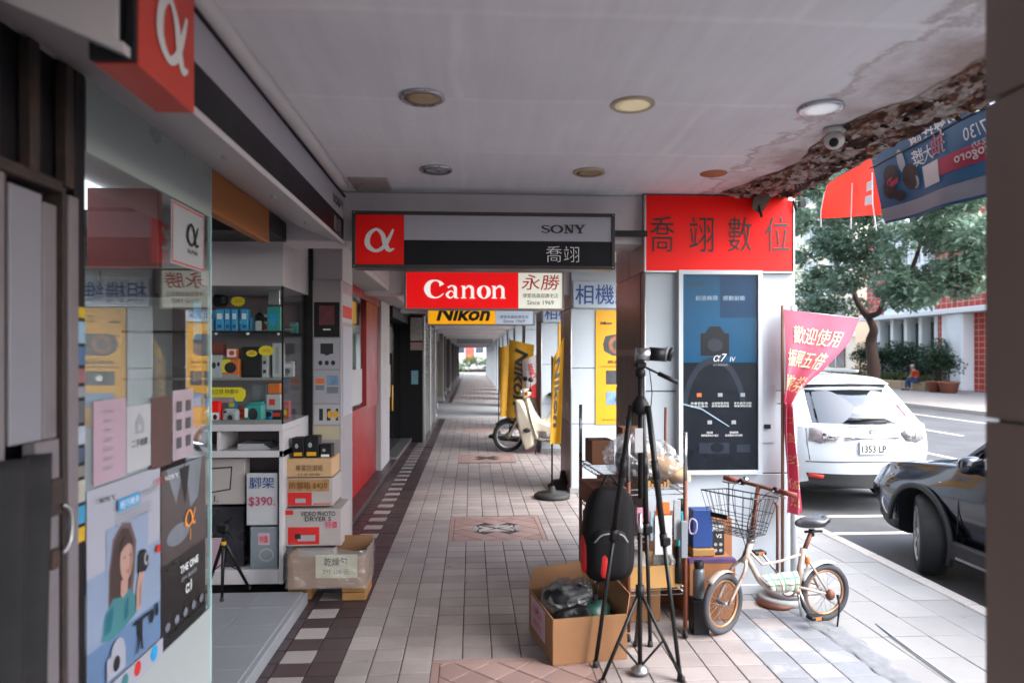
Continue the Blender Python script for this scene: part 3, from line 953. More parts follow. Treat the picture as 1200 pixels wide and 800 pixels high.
# ---------------------------------------------------------------- ceiling lamps and camera
M_lamp = pm('warm_lamp_diffuser', '#d9c9a4', .4, .04, 8, 0, emit=.045)
M_lampc = pm('cool_lamp_diffuser', '#d9dde0', .4, .04, 8, 0, emit=.05)
M_lampoff = pm('dead_lamp_diffuser', '#a89272', .45, .15, 12, 0)
M_lampoff2 = pm('grey_lamp_diffuser', '#97979c', .3, .15, 12, 0)
M_ring = pm('lamp_ring', '#b8a890', .45, .15, 12, .02, dirt=.5, dcol=C('#8a6a50'), ds=20)
M_ring2 = pm('lamp_ring_steel', '#a9a9ad', .3, .1, 12, 0, metal=.6)
for (x, y, lab, rm, dm) in ((.73, 3.15, 'round warm lit ceiling lamp nearest the middle of the passage', M_ring, M_lamp), (-.22, 3.12, 'round unlit ceiling lamp with yellowed cover, nearer on the left', M_ring2, M_lampoff),
                            (.73, 4.33, 'rusty rimmed ceiling lamp just before the beam', M_ring, M_lampoff), (-.22, 4.33, 'small grey ceiling lamp near the hanging black sign', M_ring2, M_lampoff2),
                            (1.61, 3.15, 'white lit ceiling lamp beside the dome camera', M_ring2, M_lampc)):
    o = thing('ceiling_lamp', lab, 'ceiling lamp', 'round lamps set in the ceiling')
    t = MB(); t.lathe([(.098, CEIL + .004), (.102, CEIL - .010), (.094, CEIL - .016), (.080, CEIL - .012)], 32, Matrix.Translation((x, y, 0)), caps=False); t.build('ring', rm, o)
    t = MB(); t.lathe([(.081, CEIL - .011), (.05, CEIL - .014), (.004, CEIL - .0145)], 32, Matrix.Translation((x, y, 0))); t.build('diffuser', dm, o)
t = MB(); t.lathe([(.085, CEIL - .001), (.08, CEIL - .006), (.01, CEIL - .006)], 24, Matrix.Translation((1.52, 4.33, 0)))
t.build('blanking_disc', pm('rusty_disc', '#b0714c', .8, .2, 9, .1), None, 'rust coloured cover disc where a ceiling lamp was', 'cover disc')
o = thing('dome_camera', 'white dome security camera hanging from the stained ceiling edge', 'security camera')
cx, cy = 1.83, 3.44
t = MB(); t.lathe([(.052, CEIL), (.054, CEIL - .02), (.044, CEIL - .028)], 24, Matrix.Translation((cx, cy, 0))); t.build('mount', pm('cam_white', '#b9b5b2', .4), o)
t = MB(); t.ball((cx, cy, CEIL - .06), (.05, .05, .046), 20, 12); hd = t.build('housing', MATS['cam_white'], o)
t = MB(); d = Vector((-.45, -.75, -.45)).normalized(); c0 = Vector((cx, cy, CEIL - .06)); t.tube([c0 + d * .03, c0 + d * .056], .022, 16); t.build('lens', M_black, hd)

# ---------------------------------------------------------------- shop fronts down the left side
LW = -1.37
def lbox(name, label, cat, parts, group=None):
    o = thing(name, label, cat, group)
    for nm, args, mat in parts:
        t = MB()
        for a in (args if isinstance(args[0], (list, tuple)) else [args]):
            t.box(*a, bev=.004)
        t.build(nm, mat, o)
    return o
M_redpaint = pm('red_shop_paint', '#8c0c13', .35, .1, 2, .02, dirt=.3, dcol=C('#4a0a0c'))
M_palegreen = pm('pale_green_blind', '#7d9084', .5, .08, 2, .02)
step = MB(); step.box(LW - .2, -1.19, 6.25, 14.0, 0, .055, bev=.006); step.build('door_step', M_tile_dark, None, 'low dark tiled step along the red and black shop fronts', 'step')
rs = thing('red_shopfront', 'red painted shop front with pale green blind behind its glass', 'shop front')
for nm, a, mt in (('lower_panel', (LW - .05, LW, 6.3, 10.1, .056, 1.02), M_redpaint), ('frame_post', (LW - .05, LW + .03, 9.0, 10.1, 1.022, 2.40), M_redpaint), ('frame_post', (LW - .05, LW + .03, 6.3, 6.6, 1.022, 2.40), M_redpaint),
                  ('sill_rail', (LW - .04, LW + .04, 6.6, 9.0, 1.022, 1.08), M_redpaint), ('header', (LW - .05, LW + .05, 6.3, 10.1, 2.402, 2.62), M_redpaint), ('blind', (LW - .12, LW - .1, 6.3, 10.1, .3, 2.5), M_palegreen)):
    t = MB(); t.box(*a, bev=.004); t.build(nm, mt, rs)
t = MB(); t.box(LW - .012, LW - .006, 6.6, 9.0, 1.08, 2.40); t.build('pane', M_glass2, rs)
fs = Fr((LW - .004, 7.9, 1.12), (0, 1, 0))
t = MB(); slab(t, fs, 0, .95, 0, .42, 0, .002); stk = t.build('window_sticker', M_paper, None, 'white and blue lettered sticker on the red shop window', 'sticker')
text('全館\n特價', fs, .47, .21, w=.8, h=.36, mat=M_navy, parent=stk, n=.003 ) if False else None
fa = thing('shop_fascia', 'white boxed fascia over the red shop front', 'fascia')
t = MB(); t.box(LW - .2, -1.02, 6.4, 11.9, 2.50, 2.845, bev=.006); t.build('casing', M_plaster, fa)
t = MB(); t.box(-1.0195, -1.012, 6.5, 11.8, 2.56, 2.82); t.build('face', M_paper, fa)
po = thing('shop_pilaster', 'pale lettered pilaster between the red and the black shop front', 'pilaster')
t = MB(); t.box(LW - .1, -1.30, 10.16, 11.15, 0, 2.84, bev=.008); t.build('shaft', M_plaster, po)
fs = Fr((-1.299, 10.65, 1.2), (0, 1, 0)); text('永\n勝\n攝\n影', fs, 0, .3, h=.9, mat=M_gink, parent=po, n=.002)
bs = thing('black_shopfront', 'black glazed shop entrance with a yellow door handle', 'shop front')
M_blackglass = pm('black_glass', '#0b0b0e', .08, .1, 2, 0, spec=.6)
for nm, a, mt in (('door_glass', (-1.62, -1.40, 11.2, 12.5, .06, 2.3), M_blackglass), ('door_glass', (-1.62, -1.40, 12.52, 13.84, .06, 2.3), M_blackglass), ('header', (-1.62, -1.25, 11.2, 13.84, 2.32, 2.84), M_black),
                  ('threshold', (-1.40, -1.18, 11.2, 13.84, .056, .09), M_alu), ('end_panel', (-1.62, -.97, 13.86, 14.02, 0, 2.5), M_black)):
    t = MB(); t.box(*a, bev=.005); t.build(nm, mt, bs)
t = MB(); t.box(-1.39, -1.365, 12.2, 12.26, .75, 1.2, bev=.008); t.build('door_handle', M_yellow, bs)
def facing_sheet(name, label, cat, px0, px1, py0, py1, Y, mat, prn=()):
    a = aty(px0, py1, Y); b = aty(px1, py0, Y)
    t = MB(); t.box(a.x, b.x, Y - .004, Y - .0005, a.z, b.z); o = t.build(name, mat, None, label, cat)
    return o
M_notice = pm('notice_print', '#b9b3ac', .6, .35, 30, 0, dirt=.8, dcol=C('#6a4a50'), ds=22, dlo=.5)
facing_sheet('notice', 'pale notice taped high on the black end panel', 'notice', 481, 495, 372, 399, 13.86, M_notice)
facing_sheet('notice', 'pinkish notice below the pale one on the black end panel', 'notice', 481, 495, 401, 410, 13.86, pm('pink_notice', '#a98d86', .6, .2, 20, 0))
facing_sheet('sticker', 'small blue and yellow sticker on the black end panel', 'sticker', 482, 490, 434, 450, 13.86, pm('blue_sticker', '#6f9fb4', .5, .5, 40, 0, dirt=.9, dcol=C('#d0b020'), ds=30))
def wall_sheet(name, label, cat, y0, y1, z0, z1, X, mat):
    t = MB(); t.box(X + .0005, X + .004, y0, y1, z0, z1); return t.build(name, mat, None, label, cat)
wall_sheet('notice', 'cream poster on the dark glass of the black shop entrance', 'poster', 11.5, 12.1, 1.0, 1.55, -1.398, pm('cream_poster', '#a08c76', .6, .4, 12, 0))
wall_sheet('notice', 'grey price list on the dark glass of the black shop entrance', 'poster', 11.4, 12.3, 1.75, 2.2, -1.398, pm('grey_list', '#56514e', .6, .4, 12, 0))
M_shut = pm('shutter_steel', '#57514f', .45, .12, 3, .03, metal=.4, dirt=.35, dcol=C('#4a4240'))
def shutter(y0, y1, X, label):
    o = thing('roller_shutter', label, 'shutter', 'closed roller shutters along the passage')
    n = 30; h = 2.42 / n
    me = None
    for k in range(n):
        if me is None:
            t = MB(); t.add([(X, y0, 0), (X, y1, 0), (X + .022, y1, h * .35), (X + .022, y0, h * .35), (X + .004, y1, h * .9), (X + .004, y0, h * .9), (X - .01, y1, h), (X - .01, y0, h)],
                            [(0, 1, 2, 3), (3, 2, 4, 5), (5, 4, 6, 7)])
            s_ = t.build('slat', M_shut, o); me = s_.data
        else: s_ = link('slat', me, o)
        s_.location = (0, 0, .02 + k * h)
    t = MB(); t.box(X - .05, X + .05, y0 - .06, y0 - .002, 0, 2.5, bev=.004); t.build('guide_rail', M_alu, o)
    t = MB(); t.box(X - .05, X + .05, y1 + .002, y1 + .06, 0, 2.5, bev=.004); t.build('guide_rail', M_alu, o)
    t = MB(); t.box(X - .25, X + .06, y0 - .06, y1 + .06, 2.502, 2.84, bev=.004); t.build('shutter_box', M_shut, o)
    return o
shutter(14.10, 16.0, -.985, 'nearest closed grey roller shutter, past the black shop front')
shutter(16.14, 18.2, -.985, 'second closed grey roller shutter from the black shop front')
M_pier = [pm('pier_a', '#5a5654', .8, .12, 2, .06, dirt=.4), pm('pier_b', '#4a4646', .7, .12, 2, .06, dirt=.4), pm('pier_c', '#6d6964', .8, .1, 2, .06, dirt=.3)]
M_front = [pm('front_a', '#38332f', .5, .2, 1, .02), pm('front_b', '#57524a', .5, .2, 1, .02), pm('front_c', '#201f22', .3, .2, 1, .02)]
for k in range(12):
    y = 18.5 + 3.95 * k
    o = thing('shop_pier', ORD[k + 1] + ' plastered pier of the far left shop fronts' if k > 2 else ['first', 'second', 'third'][k] + ' plastered pier beyond the roller shutters', 'pier', 'piers between the far shops')
    t = MB(); t.box(-1.63, -1.08 - .05 * (k % 2), y, y + .55, 0, 2.845, bev=.01); t.build('shaft', M_pier[k % 3], o)
    t = MB(); t.box(-1.63, -1.05 - .05 * (k % 2), y - .02, y + .57, 0, .16, bev=.01); t.build('foot', M_conc, o)
    o = thing('far_shopfront', ['grey', 'tan', 'dark'][k % 3] + ' closed shop front behind the ' + (ORD[k + 1] if k > 2 else ['first', 'second', 'third'][k]) + ' pier', 'shop front', 'far shop fronts')
    t = MB(); t.box(-1.63, -1.34, y + .6, y + 3.9, 0, 2.2, bev=.01); t.build('door_panel', M_front[k % 3], o)
    t = MB(); t.box(-1.63, -1.22, y + .6, y + 3.9, 2.22, 2.84, bev=.01); t.build('sign_panel', M_pier[(k + 1) % 3], o)
    t = MB(); t.box(-1.345, -1.32, y + 2.2, y + 2.26, .02, 2.15, bev=.005); t.build('mullion', M_alu, o)
t = MB(); t.tube([(-1.03, 18.45, 2.8), (-1.03, 18.45, .5), (-1.02, 18.45, .2), (-.93, 18.4, .12)], .055, 10); t.build('drain_pipe', M_plaster, None, 'white drain pipe on the wall past the roller shutters', 'pipe')

# ---------------------------------------------------------------- hanging sign boxes across the passage
M_frame = pm('sign_frame_dark', '#211c1f', .4, .1, 8, .01)
M_framea = pm('sign_frame_alu', '#8b8482', .4, .1, 8, .02, metal=.5)
M_signgrey = pm('sign_grey_face', '#9b9aa4', .35, .04, 1, 0)
M_signblack = pm('sign_black_face', '#100e14', .45, .1, 1, 0, spec=.2)
M_litred = pm('lit_red_face', '#d4080c', .35, .05, 1.5, 0, emit=.09)
M_litwhite = pm('lit_white_face', '#e4e6d8', .35, .03, 1.5, 0, emit=.06)
M_lityel = pm('lit_yellow_face', '#eda40a', .35, .05, 1.5, 0, emit=.08)
M_litblue = pm('lit_pale_face', '#b9c8dc', .35, .05, 1.5, 0, emit=.03)
M_litink = pm('lit_white_letter', '#f0eeea', .4, .02, 1.5, 0, emit=.08)
def sign_box(name, label, x0, x1, y0, y1, z0, z1, frame, rods=True, rim=.022):
    o = thing(name, label, 'sign', 'sign boxes hung across the passage')
    t = MB(); t.box(x0, x1, y0 + .004, y1, z0, z1, bev=.004); t.build('casing', frame, o)
    for a in ((x0 - .002, x1 + .002, z1 - rim, z1 + .002), (x0 - .002, x1 + .002, z0 - .002, z0 + rim), (x0 - .002, x0 + rim, z0 + rim, z1 - rim), (x1 - rim, x1 + .002, z0 + rim, z1 - rim)):
        t = MB(); t.box(a[0], a[1], y0 - .012, y0 + .006, a[2], a[3], bev=.002); t.build('rim', frame, o)
    if rods:
        for x in (x0 + .3, x1 - .3):
            t = MB(); t.tube([(x, (y0 + y1) / 2, z1), (x, (y0 + y1) / 2, CEIL)], .012, 8); t.build('hanger_rod', M_blackm, o)
    return o, Fr((x0, y0, z0), (1, 0, 0))
def face(fr, u0, u1, v0, v1, mat, parent, name='face', n=.002):
    t = MB(); slab(t, fr, u0, u1, v0, v1, -.003, n); return t.build(name, mat, parent)
a = aty(413, 313.5, 4.78); b = aty(720, 251, 4.78)
o, fr = sign_box('hanging_sign', 'black and white hanging sign with red square, nearest across the passage', a.x, b.x, 4.78, 4.955, a.z, b.z, M_frame, False)
W, H = b.x - a.x, b.z - a.z
r0 = .022
face(fr, r0, .345, r0, H - r0, M_redsign, o, 'red_square'); face(fr, .347, W - r0, H * .5, H - r0, M_signgrey, o, 'grey_band'); face(fr, .347, W - r0, r0, H * .5 - .002, M_signblack, o, 'black_band')
ribbons(ALPHA, fr, .182, H * .49, .185, .155, M_wink, o)
t = MB(); t.box(b.x + .003, PX0 + .01, 4.84, 4.88, b.z - .14, b.z - .10, bev=.003); t.build('wall_bracket', M_blackm, o)
for x in (a.x + .012, b.x - .012):
    for z in (a.z + .012, b.z - .012):
        t = MB(); t.lathe([(.005, 0), (.004, .003)], 8, Matrix.Translation((x, 4.768, z)) @ Matrix.Rotation(R(90), 4, 'X')); t.build('screw', M_alu, o)
ribbons(SONY, fr, W - .36, H * .715, .31, .058, M_ink, o)
text('喬翊', fr, W - .36, H * .265, h=.108, mat=M_wink, parent=o, bold=-.012)

o, fr = sign_box('hanging_sign', 'lit red hanging sign with white lettering and white end panel', -.82, 1.135, 8.6, 8.74, 2.262, 2.745, M_framea)
W, H = 1.955, .483
sp_ = 1.39
face(fr, r0, sp_, r0, H - r0, M_litred, o, 'red_face'); face(fr, sp_ + .002, W - r0, r0, H - r0, M_litwhite, o, 'white_face')
ribbons(CANON, fr, .72, H * .53, .97, .225, M_litink, o)
M_litredink = pm('lit_red_letter', '#b01016', .4, .03, 2, 0, emit=.02)
M_litgreyink = pm('lit_grey_letter', '#6a6a68', .4, .03, 2, 0)
text('永勝', fr, sp_ + .275, H * .715, w=.47, h=.19, mat=M_litredink, parent=o, bold=.003, shear=.12)
text('博愛路最超讚老店', fr, sp_ + .275, H * .375, w=.44, h=.055, mat=M_litgreyink, parent=o, bold=.01)
text('Since 1969', fr, sp_ + .275, H * .20, w=.33, h=.055, mat=M_litgreyink, parent=o, bold=.01)

o, fr = sign_box('hanging_sign', 'lit yellow hanging sign with black slanted lettering behind the red one', -.78, 1.10, 12.25, 12.39, 2.235, 2.70, M_framea)
W, H = 1.88, .465
face(fr, r0, 1.19, r0, H - r0, M_lityel, o, 'yellow_face'); face(fr, 1.192, W - r0, r0, H - r0, M_litblue, o, 'pale_face')
text('Nikon', fr, .63, H * .44, w=.94, h=.26, mat=M_ink, parent=o, bold=.035, shear=.25)
text('博愛路最超讚老店', fr, 1.52, H * .32, w=.50, h=.055, mat=M_litgreyink, parent=o, bold=.01)
text('Since 1969', fr, 1.52, H * .16, w=.38, h=.055, mat=M_litgreyink, parent=o, bold=.01)
o, fr = sign_box('hanging_sign', 'small pale sign hung far down the passage', -.70, .98, 34.0, 34.2, 2.34, 2.80, M_frame)
face(fr, r0, 1.66, r0, .44, pm('pale_far_face', '#9aa0aa', .4, .05), o, 'pale_face')
text('禁止停車', fr, .82, .23, w=1.1, h=.24, mat=M_gink, parent=o)

# red sign board on the first pillar
a = aty(757, 317, PF - .03); b = aty(929, 231, PF - .03)
o = thing('pillar_sign', 'red sign board with four black characters on the first pillar', 'sign')
fr = Fr((a.x, PF - .03, a.z)); W, H = b.x - a.x, b.z - a.z
t = MB(); slab(t, fr, 0, W, 0, H, -.028, 0); t.build('board', M_redsign, o)
t = MB(); slab(t, fr, -.012, W + .012, -.012, -.001, -.028, .008); t.build('bottom_trim', M_alu, o)
t = MB(); slab(t, fr, -.012, -.001, 0, H, -.028, .008); t.build('left_trim', M_alu, o)
t = MB(); slab(t, fr, W + .001, W + .012, 0, H, -.028, .008); t.build('right_trim', M_alu, o)
for ch, px in (('喬', 776), ('翊', 822), ('數', 867), ('位', 911)):
    c_ = aty(px, 274.5, PF - .03)
    text(ch, fr, c_.x - a.x, c_.z - a.z, w=.172, h=.25, mat=M_ink, parent=o, bold=-.004)

# framed poster on the first pillar
YP = PF - .05
a = aty(800, 551, YP); b = aty(888, 322, YP)
o = thing('poster_case', 'white framed camera poster on the first pillar', 'poster')
fr = Fr((a.x, YP, a.z)); W, H = b.x - a.x, b.z - a.z
M_pframe = pm('white_frame', '#b4babf', .35, .05, 3, 0)
for q in ((-.03, 0, -.03, H + .03), (W, W + .03, -.03, H + .03), (.0005, W - .0005, H, H + .03), (.0005, W - .0005, -.03, 0)):
    t = MB(); slab(t, fr, q[0], q[1], q[2], q[3], -.05, .012); t.build('frame', M_pframe, o)
M_posterblue = pm('poster_blue', '#0f4668', .3, .35, 2.2, 0, dirt=.7, dcol=C('#376a96'), ds=2.6, dlo=.55)
M_posterdeep = pm('poster_deep', '#0d3354', .3, .25, 3, 0)
M_posterdark = pm('poster_slate', '#1b1e26', .3, .25, 2, 0)
M_postergrey = pm('poster_grey_shape', '#2d323d', .3, .2, 3, 0)
M_paleblue = pm('poster_pale_edge', '#8fa5b8', .35, .25, 5, 0)
for q_ in (M_posterblue, M_posterdeep, M_posterdark, M_postergrey):
    q_.node_tree.nodes['Principled BSDF'].inputs['Specular IOR Level'].default_value = .08
t = MB(); slab(t, fr, .001, W - .001, .001, H - .001, -.02, -.006); bp = t.build('poster', M_posterdark, o)
fp_ = fr.sh(0, 0, -.006)
def arc(cx, cy, rx, ry, a0, a1, n=16):
    return [(cx + rx * math.cos(R(a0 + (a1 - a0) * k / n)), cy + ry * math.sin(R(a0 + (a1 - a0) * k / n))) for k in range(n + 1)]
prints('poster_print', fp_, [
    ('r', 0, .002, W - .002, H * .55, H - .002), ('r', 1, W * .5, W - .002, H * .78, H - .002),
    ('p', 2, arc(W * .42, H * .27, W * .44, H * .31, 12, 168)),
    ('p', 3, arc(W * .42, H * .29, W * .36, H * .255, 5, 175)),
    ('r', 3, W * .24, W * .62, H * .585, H * .70), ('p', 3, [(W * .3, H * .70), (W * .36, H * .735), (W * .5, H * .735), (W * .56, H * .70)]), ('d', 2, W * .43, H * .64, W * .10, H * .034),
    ('p', 4, [(W * .002, H * .335), (W * .25, H * .31), (W * .62, H * .22), (W * .62, H * .225), (W * .25, H * .318), (W * .002, H * .343)]),
    ('r', 2, W * .22, W * .62, H * .085, H * .14), ('d', 3, W * .46, H * .115, W * .09, H * .025), ('r', 2, W * .72, W * .9, H * .09, H * .13)],
    [M_posterblue, M_posterdeep, M_postergrey, M_posterdark, M_paleblue], bp)
ribbons(SONY, fp_, W * .17, H * .952, W * .22, .024, M_ink, bp, n=.006)
text('創造無限   感動前瞻', fp_, W * .5, H * .88, w=W * .66, h=.034, mat=M_paleblue, parent=bp, n=.006)
text('α7', fp_, W * .50, H * .575, h=.055, mat=M_wink, parent=bp, n=.006, shear=.3)
text('IV', fp_, W * .665, H * .567, h=.032, mat=M_wink, parent=bp, n=.006, shear=.2)
text('全片幅新基準', fp_, W * .5, H * .538, w=W * .2, h=.014, mat=M_gink, parent=bp, n=.006)
for u, v, s_ in ((.22, .335, '高畫質影像\n全方位進化'), (.50, .335, '全新對焦系統\n即時追蹤辨識'), (.80, .335, '影片創作功能\n專業調色紀錄'), (.36, .185, '更輕鬆\n側翻螢幕設計操控'), (.68, .185, '雲端直播\n高速連線分享傳輸')):
    text(s_, fp_, W * u, H * v, w=W * .23, h=.036, mat=M_wink, parent=bp, n=.006)
for u, v, m_ in ((.22, .375, 1), (.5, .375, 0), (.8, .375, 0), (.36, .235, 0), (.68, .235, 0)):
    t = MB(); slab(t, fp_, W * u - .016, W * u + .016, H * v, H * v + .026, .001, .0055); t.build('icon', M_orange if m_ else M_gink, bp)
t = MB(); slab(t, fr, 0.002, W - .002, .002, H - .002, .004, .007); t.build('cover_pane', glass('poster_cover', (.97, .98, .98, 1), 1.12), o)
# socket, conduit and white pipe on the pillar front
t = MB(); p = aty(902, 500, PF); t.box(p.x - .06, p.x + .04, PF - .012, PF - .001, p.z - .11, p.z + .30); t.box(p.x - .045, p.x - .005, PF - .03, PF - .013, p.z - .01, p.z + .02, 1)
t.build('fuse_box_door', [M_white, M_black], None, 'small white flush door with black latch right of the framed poster', 'panel door')

# blue lettered boards and yellow posters on the second and third pillars
M_whiteb = pm('white_board', '#a0abb8', .4, .04, 2, 0)
for k, lab in ((1, 'white board with blue characters on the second pillar'), (2, 'white board with blue characters on the third pillar')):
    y = PF + PITCH * k - .03
    o = thing('pillar_sign', lab, 'sign')
    z0, z1 = 2.30, 2.62
    fr = Fr((PX0 + .03, y, z0))
    t = MB(); slab(t, fr, 0, 1.03, 0, z1 - z0, -.028, 0); t.build('board', M_whiteb, o)
    for q in ((-.008, 1.038, -.008, -.0005), (-.008, 1.038, z1 - z0 + .0005, z1 - z0 + .008)):
        t = MB(); slab(t, fr, q[0], q[1], q[2], q[3], -.028, .006); t.build('trim', M_alu, o)
    text('相機維修', fr, .515, .16, w=.98, h=.245, mat=M_navy, parent=o, bold=.014)
M_lens = pm('lens_print', '#3a3c40', .35, .3, 14, 0)
M_lensb = pm('lens_brown', '#8a5a3a', .35, .4, 16, 0)
M_bluephoto = pm('blue_photo', '#6f8cab', .4, .4, 10, 0, dirt=.7, dcol=C('#3a4a60'), ds=9)
for k, lab in ((1, 'tall yellow camera poster on the second pillar'), (2, 'tall yellow camera poster on the third pillar')):
    y = PF + PITCH * k - .012
    a = aty(697.5, 497, y); b = aty(697.5, 363, y)
    o = thing('poster', lab, 'poster', 'yellow camera posters on the pillars')
    x0 = PX0 + .31
    fr = Fr((x0, y, a.z)); W, H = .76, b.z - a.z
    t = MB(); slab(t, fr, 0, W, 0, H, -.01, 0); sh_ = t.build('sheet', M_yellow, o)
    prints('poster_print', fr, [('p', 0, [(W * .12, H * .70), (W * .16, H * .77), (W * .30, H * .785), (W * .8, H * .785), (W * .86, H * .74), (W * .86, H * .64), (W * .8, H * .60), (W * .28, H * .60), (W * .14, H * .64)]), ('d', 1, W * .36, H * .695, W * .15, W * .15), ('d', 0, W * .36, H * .695, W * .085, W * .085),
                                ('r', 0, W * .17, W * .62, H * .35, H * .47), ('d', 3, W * .4, H * .41, W * .05, W * .05), ('r', 2, W * .17, W * .62, H * .17, H * .285), ('r', 0, W * .32, W * .46, H * .2, H * .23), ('r', 0, W * .66, W * .92, H * .35, H * .47), ('r', 2, W * .66, W * .92, H * .17, H * .285)],
           [M_lens, M_lensb, M_bluephoto, M_wink], sh_)
    text('Nikon', fr, W * .17, H * .885, w=W * .19, h=.035, mat=M_ink, parent=sh_, bold=.03, shear=.2)
    text('Z fc', fr, W * .62, H * .91, w=W * .3, h=.08, mat=M_ink, parent=sh_)
    text('典藏經典 探索', fr, W * .55, H * .545, w=W * .72, h=.045, mat=M_ink, parent=sh_)
    text('以現代技術重現經典風格的無反光鏡相機', fr, W * .5, H * .505, w=W * .85, h=.018, mat=M_ink, parent=sh_)
    text('專業維修服務 原廠認證據點', fr, W * .5, H * .04, w=W * .8, h=.018, mat=M_ink, parent=sh_)

# ---------------------------------------------------------------- the long shop sign over the left shop, with its red cube
o = thing('shop_sign', 'long black and white sign box over the left shop, red cube at its near end', 'sign')
XS = -.875
Y0, Y1 = 1.78, 4.86
for nm, bx_, mt in (('casing', (-1.36, XS - .004, Y0, Y1, 2.64, 2.815), M_plaster), ('white_band', (XS - .003, XS, Y0 + .02, Y1 - .02, 2.632, 2.785), M_signgrey),
                    ('black_band', (XS - .003, XS, Y0 + .02, Y1 - .02, 2.478, 2.630), M_signblack), ('top_rim', (XS - .003, XS + .01, Y0, Y1, 2.787, 2.80), M_black)):
    t = MB(); t.box(*bx_); t.build(nm, mt, o)
t = MB(); t.prism([(XS - .03, 2.468), (XS + .014, 2.45), (XS + .014, 2.476), (XS - .004, 2.476), (XS - .004, 2.638), (-1.289, 2.638), (-1.289, 2.63)], 0, Y1 - Y0, Fr((0, Y1, 0), (1, 0, 0)))
t.build('under_tray', pm('tray_white', '#bcb6b9', .4, .05, 3, 0), o)
frs = Fr((XS, 0, 0), (0, 1, 0))
ribbons(SONY, frs, 4.60, 2.70, .30, .055, M_ink, o, n=.003); text('喬翊', frs, 4.60, 2.55, w=.24, h=.10, mat=M_gink, parent=o, n=.003)
for y in (2.9, 3.6, 4.3):
    t = MB(); t.lathe([(.014, 2.53), (.014, 2.50), (.006, 2.498)], 12, Matrix.Translation((-1.0, y, 0))); t.build('screw_cap', M_alu, o)
M_cube = pm('cube_red', '#c0351f', .35, .05, 1, 0)
ya, yb = 1.84, 2.20
t = MB(); t.box(XS - .09, XS + .025, ya, yb, 2.444, 2.84, bev=.003); cu = t.build('red_cube', M_cube, o)
frc = Fr((XS + .025, (ya + yb) / 2, 2.65), (0, 1, 0))
ribbons(ALPHA, frc, .02, -.035, .19, .18, M_wink, cu, n=.003)
t = MB(); t.box(XS - .088, XS + .023, ya - .02, ya - .001, 2.447, 2.84); t.build('cube_end', M_black, cu)
t = MB(); t.box(XS - .07, XS + .0, ya - .026, ya - .0205, 2.48, 2.83); t.build('cube_end_label', M_greycard, cu)

# ---------------------------------------------------------------- the camera shop on the left
GX = -1.29
M_platform = pm('platform_tile', '#7f8288', .35, .08, 3, .03, 60, dirt=.3, dcol=C('#5c5d60'), ds=3)
pl = thing('shop_platform', 'grey tiled step up into the camera shop', 'step')
t = MB(); t.box(-4.3, -1.125, .6, 4.88, 0, .078, bev=.004); t.build('step_edge', M_platform, pl)
tm_ = None
for i in range(5):
    for j in range(8):
        x0, y0 = -1.155 - .30 * (i + 1), 2.48 + .30 * j
        if tm_ is None:
            tt = MB(); chip(tt, [(.002, .002), (.298, .002), (.298, .298), (.002, .298)], .07, .086); q = tt.build('platform_tile', M_platform, pl); tm_ = q.data
        else: q = link('platform_tile', tm_, pl)
        q.location = (x0, y0, 0)
room = thing('shop_interior', 'pale room of the camera shop behind its window', 'room')
M_room = pm('room_white', '#c8cacc', .7, .05, 2, .02)
t = MB(); t.box(-4.29, -1.36, .62, 6.33, 2.66, 2.84); t.build('room_ceiling', M_room, room)
t = MB(); t.box(-4.29, -4.2, .62, 6.33, .08, 2.65); t.build('room_wall', M_room, room)
t = MB(); t.box(-4.19, -1.45, 6.2, 6.33, .08, 2.65); t.build('room_end_wall', M_room, room)
t = MB(); t.box(-4.19, -1.45, .62, .7, .08, 2.65); t.build('room_near_wall', M_room, room)
lp_ = thing('shop_lamp', 'lit white ceiling panel inside the camera shop', 'ceiling lamp')
t = MB(); t.box(-3.6, -2.1, 1.6, 4.6, 2.62, 2.655, bev=.004); t.build('diffuser', pm('shop_light', '#e8eef2', .5, .02, 2, 0, emit=.32), lp_)
t = MB(); t.box(-2.10, -1.72, 3.95, 4.0, 2.16, 2.62, bev=.004); t.build('red_board', pm('dull_red_board', '#7a1a1a', .4, .15, 3, 0), None, 'dark red display board hanging inside the shop window', 'board')
t = MB(); t.box(-2.10, -1.48, 3.86, 3.93, 2.02, 2.17, bev=.004); t.build('black_display', M_black, None, 'black display panel below the red board inside the shop', 'display')
sw = thing('shop_window', 'large camera shop window covered with posters', 'window')
Ya, Yb = atx(101, 400, GX).y, atx(247, 400, GX).y
M_band = pm('frosted_band', '#9aa5a4', .3, .05, 2, 0)
for nm, bx_, mt in (('base_panel', (GX - .05, GX, Ya, Yb, .087, .46), pm('base_white', '#a0a6a5', .4, .04, 2)), ('frosted_band', (GX - .012, GX, Ya, Yb, 2.385, 2.628), M_band), ('glass_edge', (GX - .014, GX + .002, Yb - .004, Yb + .008, .088, 2.628), pm('glass_edge', '#a9c6c8', .15, .05, 4, 0)),
                    ('sill', (GX - .3, GX - .014, Ya, Yb - .01, .44, .475), M_room)):
    t = MB(); t.box(*bx_); t.build(nm, mt, sw)
t = MB(); t.box(GX - .010, GX - .002, Ya, Yb - .005, .462, 2.384); t.build('pane', M_glass, sw)
bw = thing('entrance_bulkhead', 'orange brown wooden bulkhead over the shop entrance', 'bulkhead')
t = MB(); t.box(GX - .06, GX - .002, Yb + .01, 4.55, 2.42, 2.628, bev=.003); t.build('wood_face', pm('orange_wood', '#a5652a', .45, .12, 3, .03), bw)
t = MB(); t.box(-2.6, GX - .002, 4.552, 5.0, 2.50, 2.628, bev=.003); t.build('shadow_board', M_blackm, bw)

